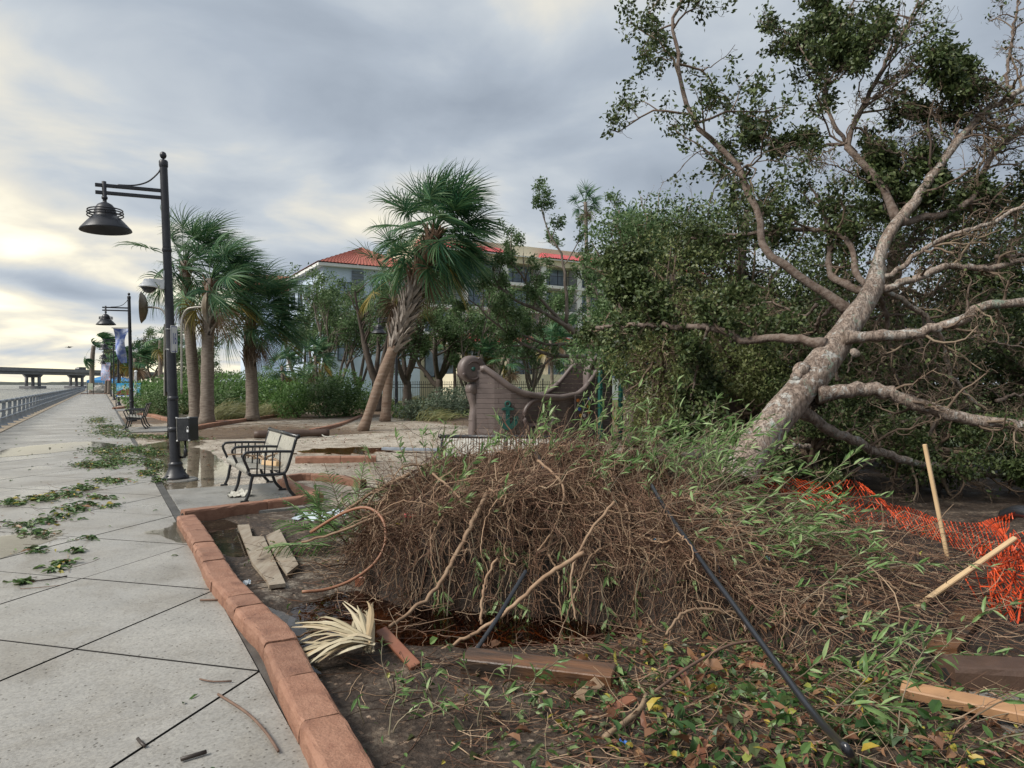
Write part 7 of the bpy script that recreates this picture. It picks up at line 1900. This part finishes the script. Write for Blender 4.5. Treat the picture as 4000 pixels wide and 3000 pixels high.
pinnate('dark green feather frond lying in the leaf litter', 'fallen_frond', hit(3620, 2930), [(-1, .35, .15), (-.9, .5, .1)], .5, 34, .11, M['leaf_dark'], 8, .2, .007, cat='palm frond')

# small rubbish
def crumple(name, label, cat, c, w, h_, mat, seed, amp=.05, rz=0.0):
    rg = np.random.default_rng(seed); n_ = 12; X, Y_ = np.meshgrid(np.linspace(-w / 2, w / 2, n_), np.linspace(-h_ / 2, h_ / 2, n_), indexing='ij'); Z = amp * (fbm(X * 9 / max(w, .1) + seed, Y_ * 9 / max(w, .1), 3)) * 2 - amp * .6
    X = X + rg.normal(size=X.shape) * w * .03; idx = np.arange(n_ * n_).reshape(n_, n_); Qd = np.stack([idx[:-1, :-1], idx[1:, :-1], idx[1:, 1:], idx[:-1, 1:]], -1).reshape(-1, 4); V = np.stack([X, Y_, np.maximum(Z, .004)], -1).reshape(-1, 3)
    N = len(V); V = np.concatenate([V, V - np.array([0, 0, .003])])
    return single(name, mesh_np(name, V, [Qd, Qd[:, ::-1] + N], mat, True), label, cat, loc=c, rot=(0, 0, rz))
c = G(1250, 2012, .1); crumple('plastic_sheet', 'pale blue white plastic sheet caught among the feather palm leaves', 'plastic sheet', (c.x, c.y, .06), .55, .3, pmat('bluish plastic sheet', [(.45, .52, .58), (.6, .66, .7)], 5, .35), 3, .09, .3)
c = G(935, 1938); crumple('rag', 'dirty white rag lying under the front of the bench', 'rag', (c.x, c.y, .0), .3, .22, M['cloth'], 5, .10, .4)
for (u, v, w, h_, col, lab, nm) in ((1602, 2028, .09, .05, (.5, .04, .06), 'crumpled red wrapper caught in the roots', 'wrapper'), (2555, 2125, .05, .02, (.05, .3, .55), 'small scrap of blue plastic in the soil of the mound', 'plastic_scrap'), (2995, 2196, .07, .025, (.25, .55, .65), 'pale blue plastic strip on the right slope of the mound', 'plastic_scrap'),
                             (3190, 2240, .05, .05, (.6, .6, .58), 'white plastic bottle cap on the mound slope', 'bottle_cap'), (2440, 2935, .03, .06, (.1, .25, .7), 'blue and white label scrap in the leaf litter', 'plastic_scrap'), (965, 2288, .06, .05, (.45, .5, .55), 'small pale plastic cup lid beside the kerb', 'cup_lid')):
    p = hit(u, v); o = crumple(nm, lab, 'litter', (p.x, p.y, p.z + .02), w, h_, pmat(lab, [tuple(x * .8 for x in col), col], 9, .4), int(u) % 17, .03, u * .01); o.rotation_euler = (-.5, 0, u * .01)
p = hit(1818, 1880, .03); yl = unit_leaf('fallen_leaf', pmat('yellow leaf', [(.6, .32, .03), (.7, .42, .06)], 8, .5, trans=.2), .4); o = single('fallen_leaf', yl, 'bright yellow curled leaf on the top of the root mound', 'leaf', loc=p); o.rotation_euler = (.4, .3, -.4); o.scale = (.12, .12, .12)

# wood on the bench seat
bz0 = S(11.5, 1.28); rg = np.random.default_rng(4)
M['drift'] = pmat('driftwood', [(.20, .13, .08), (.34, .24, .15)], 8, .7, .4, 40)
c = S(10.95, 1.36, .47); box_between('wood_offcut', 'pale wooden block end lying on the bench seat', 'wood block', c + PD * -.18 + PN * .05, c + PD * .10 + PN * -.1, .09, .07, 'fresh_wood', .2)
for k in range(7):
    a = S(10.9 + rg.uniform(0, .6), 1.15 + rg.uniform(0, .3), .455 + rg.uniform(0, .05)); d = Vector((rg.normal(), rg.normal(), rg.uniform(-.1, .5) * .5)).normalized() * rg.uniform(.2, .5)
    line_thing('driftwood', 'crooked driftwood stick heaped on the bench seat', 'stick', [a, a + d * .4 + Vector((0, 0, .04)), a + d * .7 + Vector((.02, 0, .02)), a + d], rg.uniform(.008, .018), 'drift', 6)['group'] = 'driftwood sticks on the bench seat'
# fallen log with a cloth tied to its end, steel channel, straw roll, rubble
M['log'] = pmat('dark wet log', [(.035, .02, .014), (.075, .045, .032), (.11, .075, .055)], 4, .55, .7, 24, .01, stretch=(.2, 1, 1))
la, lb = G(992, 1698, .1), G(1285, 1690, .1)
m_ = MB(); AA, _ = resample([la, lb], .15); m_.tube(AA, .115 * (1 + .05 * np.sin(np.arange(len(AA)))), 12); lg = wsingle('log', m_.mesh('log', M['log'], True), 'dark wooden piling lying on the sand behind the bench', 'log')
line_thing('cloth_strip', 'white cloth strip tied round the end of the lying piling', 'cloth', [lb + Vector((-.25, -.13, .1)), lb + Vector((-.2, -.16, -.02)), lb + Vector((-.08, -.22, -.1)), lb + Vector((.1, -.25, -.11)), lb + Vector((.2, -.2, -.11))], .02, 'cloth')
box_between('steel_channel', 'grey blue metal channel lying by the brown puddle', 'metal channel', G(1495, 1752, .05), G(1730, 1758, .05), .16, .06, 'grey_rail')
c = G(1300, 1612); rg = np.random.default_rng(9); N = 900
a = rg.random(N) * 2 * math.pi; rr_ = np.sqrt(rg.random(N)) * .30; y0 = c.y + rr_ * np.cos(a); z0 = .30 + rr_ * np.sin(a); xs0 = c.x - .95 + rg.normal(size=N) * .05; L_ = rg.uniform(1.3, 2.1, N); fl = np.linspace(0, 1, 5)
Pp = np.stack([xs0[:, None] + L_[:, None] * fl, y0[:, None] + .0 * fl + rg.normal(size=(N, 5)) * .012, np.maximum(z0[:, None] * (1 - .35 * fl ** 2) + rg.normal(size=(N, 5)) * .012, .02)], -1)
V, Qd = tubes(Pp, np.full((N, 5), .012), 3); wsingle('straw_bundle', mesh_np('straw_bundle', V, [Qd], M['straw']), 'thick bundle of brown thatch straw lying beyond the kerb', 'straw bundle')
for k in range(16):
    c = G(1060 + 155 * (k % 8) / 7 + rg.uniform(-6, 6), 1626 - 2.8 * (k % 8) - 9 * (k // 8)); sz = rg.uniform(.10, .24); single('rubble_stone', rock_mesh(40 + k, sz * 1.3, sz, sz * .8), 'rough pale stone in the rubble heap beside the thatch bundle', 'stone', 'stones of the rubble heap', loc=(c.x, c.y, sz * .35))

# ------------------------------------------------------------------ sticks, twigs and leaves on the ground
def stick(label, pxs, rad, z=.012, mat='twig_brown'):
    return line_thing('stick', label, 'stick', [G(u, v, z) if len(pxs[0]) == 2 else None for u, v in pxs], rad, mat, 6)
M['twig_brown'] = pmat('brown twig', [(.09, .05, .035), (.18, .11, .075)], 9, .7)
M['twig_black'] = pmat('dark wet twig', [(.02, .014, .011), (.045, .032, .025)], 9, .5)
stick('long curved brown twig on the concrete beside the kerb', [(852, 2712), (961, 2782), (1034, 2855), (1087, 2934)], .007)
stick('short dark stick on the concrete slab', [(706, 2966), (760, 2950), (806, 2936)], .009, .012, 'twig_black')
stick('small dark curled twig near a slab joint', [(538, 2885), (552, 2902), (566, 2914)], .008, .01, 'twig_black')
stick('thin greenish twig lying near the kerb on the slab', [(780, 2652), (830, 2662), (905, 2660)], .0045, .008)
stick('dark twig on the far slab near the leaf rows', [(140, 2268), (200, 2262), (262, 2250)], .006, .01, 'twig_black')
stick('split brown lath across the slab edge', [(782, 2344), (860, 2343)], .008, .008)
stick('lichened grey branch in the leaf litter', [(2360, 2880), (2430, 2830), (2500, 2770), (2525, 2715)], .014, .07, 'drift')
stick('bent bare branch over the leaf litter', [(2560, 2700), (2700, 2600), (2850, 2520), (2980, 2500)], .008, .12)
for k, (px_, lab) in enumerate([([(2255, 2735), (2300, 2670), (2345, 2660)], 'piece of rough brown bark standing in the litter'), ([(2375, 2775), (2430, 2745), (2480, 2720)], 'red brown strip of bark lying in the litter'), ([(2735, 2980), (2745, 2930), (2750, 2885)], 'narrow orange brown bark strip in the front litter'), ([(2900, 2590), (2960, 2600), (3000, 2605)], 'tan bark strip beside the black pipe')]):
    a, b_ = hit(*px_[0], .02), hit(*px_[-1], .05); box_between('bark_piece', lab, 'bark', a, b_, .045 if k else .07, .012, 'red_board' if k else 'drift', .5)
LEAFMATS = {}
def leaf_obj_mat(nm, cols): 
    LEAFMATS[nm] = pmat(nm, cols, island=True, rough=.42, trans=.2, spec=.4); return LEAFMATS[nm]
M['fl_green'] = leaf_obj_mat('fallen green leaf', [(.022, .055, .014), (.045, .10, .025), (.085, .16, .045), (.17, .25, .09), (.05, .06, .025)])
M['fl_brown'] = leaf_obj_mat('fallen brown leaf', [(.10, .045, .025), (.20, .095, .05), (.30, .17, .09), (.16, .06, .04)])
M['fl_yellow'] = leaf_obj_mat('fallen yellow leaf', [(.30, .26, .04), (.42, .30, .05), (.26, .30, .07)])
def strew(rg, x, y, size, zoff, tilt, hfun=None):
    N = len(x); z = (hfun(x, y) if hfun else 0) + zoff; a = rg.random(N) * 2 * math.pi
    ax = np.stack([np.cos(a), np.sin(a), rg.normal(size=N) * tilt], -1); nm = nrm(np.stack([rg.normal(size=N) * tilt, rg.normal(size=N) * tilt, np.ones(N)], -1)); return np.stack([x, y, z], -1), nrm(ax), nm, size
groups_ = []
# rows of leaves washed up on the promenade (pixel ellipses)
rg = np.random.default_rng(21)
ell = [(50, 1968, 62, 12), (150, 1950, 80, 15), (250, 1935, 70, 14), (330, 1908, 55, 13), (430, 1880, 75, 14), (575, 1850, 42, 14), (470, 1800, 120, 24), (380, 1818, 95, 16), (420, 1765, 95, 18), (520, 1755, 70, 16), (600, 1770, 50, 12), (430, 1690, 85, 15), (380, 1642, 60, 14), (430, 1668, 80, 10), (520, 1705, 130, 8), (650, 1708, 55, 6), (90, 2055, 75, 13), (180, 2040, 60, 13), (290, 1990, 70, 14), (330, 1972, 55, 10), (140, 2085, 80, 14), (250, 2020, 60, 12), (150, 2152, 70, 10), (340, 2108, 55, 9), (210, 2225, 55, 11), (250, 2202, 42, 6), (390, 1945, 70, 8), (430, 1978, 45, 7), (80, 2280, 40, 6), (290, 2155, 40, 8), (620, 1880, 30, 8), (740, 1712, 60, 6), (600, 1815, 45, 14)]
lx, ly, lz = [], [], []
for (u, v, ru, rv) in ell:
    c = G(u, v); area = 3.14 * ru * rv * (c.y / F) ** 2 * (c.y / 1.6); n_ = int(min(max(area * 520, 30), 520))
    q = rg.normal(size=(n_, 2)) * .48; uu = u + ru * q[:, 0]; vv = v + rv * q[:, 1]; Yq = F * EYE / (np.maximum(vv, 1560) - 1500); lx.append((uu - 2000) / F * Yq); ly.append(Yq); lz.append(.006 + .03 * rg.random(n_) * np.exp(-(q ** 2).sum(1)))
lx, ly, lz = map(np.concatenate, (lx, ly, lz))
groups_.append(('promenade', strew(rg, lx, ly, rg.uniform(.04, .11, len(lx)), lz, .22)))
# loose leaves on the concrete
n_ = 130; s_ = rg.uniform(2.2, 26, n_); t_ = -rg.random(n_) * 3.4; q = [S(a, b_) for a, b_ in zip(s_, t_)]
groups_.append(('promenade', strew(rg, np.array([p.x for p in q]), np.array([p.y for p in q]), rg.uniform(.025, .08, n_), np.full(n_, .006), .12)))
# front litter beside the mound
n_ = 3300; X = rg.uniform(-.75, 2.35, 7000); Y = rg.uniform(2.6, 4.7, 7000); dens = sstep(-.4, 1.1, X - .25 * (Y - 3.2)) * (1 - sstep(3.9, 4.6, Y)) * (1 - .75 * sstep(1.75, 2.2, X)) + .06
k = rg.random(7000) < dens; X, Y = X[k][:n_], Y[k][:n_]
groups_.append(('litter', strew(rg, X, Y, (.018 + .075 * rg.random(len(X)) ** 1.8) * np.where(rg.random(len(X)) < .05, 1.5, 1), .012 + .07 * rg.random(len(X)) ** 2, .8, H)))
# leaves in bed, on the sand and on the mound
n_ = 420; X = rg.uniform(-3.2, 4.6, n_); Y = rg.uniform(4.2, 8.4, n_); k = (st_of(X, Y)[1] > .35); X, Y = X[k], Y[k]; groups_.append(('litter', strew(rg, X, Y, rg.uniform(.03, .07, len(X)), .02 + .04 * rg.random(len(X)), .6, H)))
n_ = 2600; s_ = rg.uniform(13, 30, n_); t_ = rg.uniform(.6, 12, n_); k = fbm(s_ * .8, t_ * .8, 3) > .47; s_, t_ = s_[k], t_[k]; q = [S(a, b_) for a, b_ in zip(s_, t_)]; X = np.array([p.x for p in q]); Y = np.array([p.y for p in q]); groups_.append(('sand', strew(rg, X, Y, rg.uniform(.03, .09, len(X)), .008 + .01 * rg.random(len(X)), .25, H)))
labels = {'promenade': ('green leaf washed up on the concrete promenade', 'leaves washed up on the promenade'), 'litter': ('leaf lying in the litter around the root mound', 'leaves in the litter around the root mound'), 'sand': ('leaf scattered over the shell sand', 'leaves scattered on the sand')}
P_, A_, N_, S_, K_ = [], [], [], [], []
for nm, (p, a, m_, s_) in groups_: P_.append(p); A_.append(a); N_.append(m_); S_.append(s_); K_ += [nm] * len(p)
P_, A_, N_, S_ = map(np.concatenate, (P_, A_, N_, S_)); K_ = np.array(K_); NL = len(P_)
colr = rg.random(NL); cm = np.where(colr < .66, 0, np.where(colr < .95, 1, 2)); cm = np.where((K_ == 'promenade') & (colr < .9), 0, cm); cm = np.where((K_ == 'sand') & (colr > .35), 1, cm)
um = [[unit_leaf('fallen_leaf', M[k], w_, .26, .22) for w_ in (.40, .66, .24)] for k in ('fl_green', 'fl_brown', 'fl_yellow')]
sc = S_ / np.linalg.norm(P_ - np.array([0, 0, EYE]), axis=1) * (np.abs(P_[:, 0] / P_[:, 1]) < .73) * ((P_[:, 2] - EYE) / P_[:, 1] > -.545)
order = np.argsort(-sc); pm_ = K_[order] == 'promenade'; top = np.concatenate([order[pm_][:100], order[~pm_][:200]]); rest = np.setdiff1d(order, top)
cn = ['green', 'brown', 'yellow']
for i in top:
    o = single('fallen_leaf', um[cm[i]][int(rg.random() * 3)], labels[K_[i]][0].replace('green leaf', cn[cm[i]] + ' leaf').replace('leaf lying', 'loose ' + cn[cm[i]] + ' leaf lying').replace('leaf scattered', cn[cm[i]] + ' leaf scattered'), 'leaf', cn[cm[i]] + ' ' + labels[K_[i]][1])
    o.matrix_basis = mat_from(P_[i], A_[i], N_[i], S_[i])
for nm in ('promenade', 'litter', 'sand'):
    for c_, mk in enumerate(('fl_green', 'fl_brown', 'fl_yellow')):
        k = rest[(K_[rest] == nm) & (cm[rest] == c_)]
        if len(k) == 0: continue
        V, Fi = leaf_mesh(P_[k], A_[k], N_[k], S_[k], S_[k] * rg.uniform(.2, .72, len(k)), .26, .22)
        o = bpy.data.objects.new('leaf_litter', mesh_np('leaf_litter', V, Fi, M[mk])); link(o); tag(o, cn[c_] + ' ' + {'promenade': 'leaves heaped in rows on the wet concrete promenade', 'litter': 'leaf litter strewn around the foot of the root mound', 'sand': 'leaf bits scattered over the shell sand'}[nm], 'leaf litter', kind='stuff')
# fine twig litter
def twig_litter(label, x, y, L, rad_, hf, mat, z=.015, vert=0.0):
    rg2 = np.random.default_rng(len(x)); N = len(x); p = np.stack([x, y, hf(x, y) + z * rg2.random(N) + .003], -1); a = rg2.random(N) * 2 * math.pi; d = np.stack([np.cos(a), np.sin(a), rg2.normal(size=N) * .1 + vert], -1); d = nrm(d); pts = [p]
    for k in range(4):
        d = nrm(d + rg2.normal(size=(N, 3)) * np.array([.28, .28, .12])); p = p + d * (L / 4)[:, None]; p = np.c_[p[:, :2], np.maximum(p[:, 2], hf(p[:, 0], p[:, 1]) + .003)]; pts.append(p)
    V, Qd = tubes(np.stack(pts, 1), np.repeat(rad_[:, None], 5, 1) * np.linspace(1, .5, 5), 3)
    o = bpy.data.objects.new('twig_litter', mesh_np('twig_litter', V, [Qd], M[mat])); link(o); tag(o, label, 'twig litter', kind='stuff')
zero = lambda x, y: 0 * x
n_ = 4200; X = rg.uniform(-1.6, 3.2, n_); Y = rg.uniform(2.5, 5.4, n_); k = (st_of(X, Y)[1] > .45) & (rg.random(n_) < .35 + .65 * sstep(-.9, .6, X)); twig_litter('brown root and twig litter on the soil before the mound', X[k], Y[k], rg.uniform(.08, .42, k.sum()), rg.uniform(.0012, .0034, k.sum()), H, 'root', .05)
n_ = 700; X = rg.uniform(-3.4, -.4, n_); Y = rg.uniform(4.6, 7.2, n_); k = (st_of(X, Y)[1] > .45) & (X > -2.2 - .2 * (Y - 5)); twig_litter('tangled brown roots trailing over the wet bed left of the mound', X[k], Y[k], rg.uniform(.1, .5, k.sum()), rg.uniform(.0015, .004, k.sum()), lambda x, y: np.maximum(H(x, y), -.085), 'root', .04)
n_ = 420; X = rg.uniform(2.2, 4.8, n_); Y = rg.uniform(3.6, 7.5, n_); twig_litter('tangled twigs and root litter below the orange netting', X, Y, rg.uniform(.15, .6, n_), rg.uniform(.002, .005, n_), H, 'root', .08)
iu = rg.choice(len(lx), 900); twig_litter('thin dark twigs among the leaves on the promenade', lx[iu] + rg.normal(size=900) * .12, ly[iu] + rg.normal(size=900) * .12, rg.uniform(.06, .3, 900), rg.uniform(.0015, .0035, 900), zero, 'root', .01)
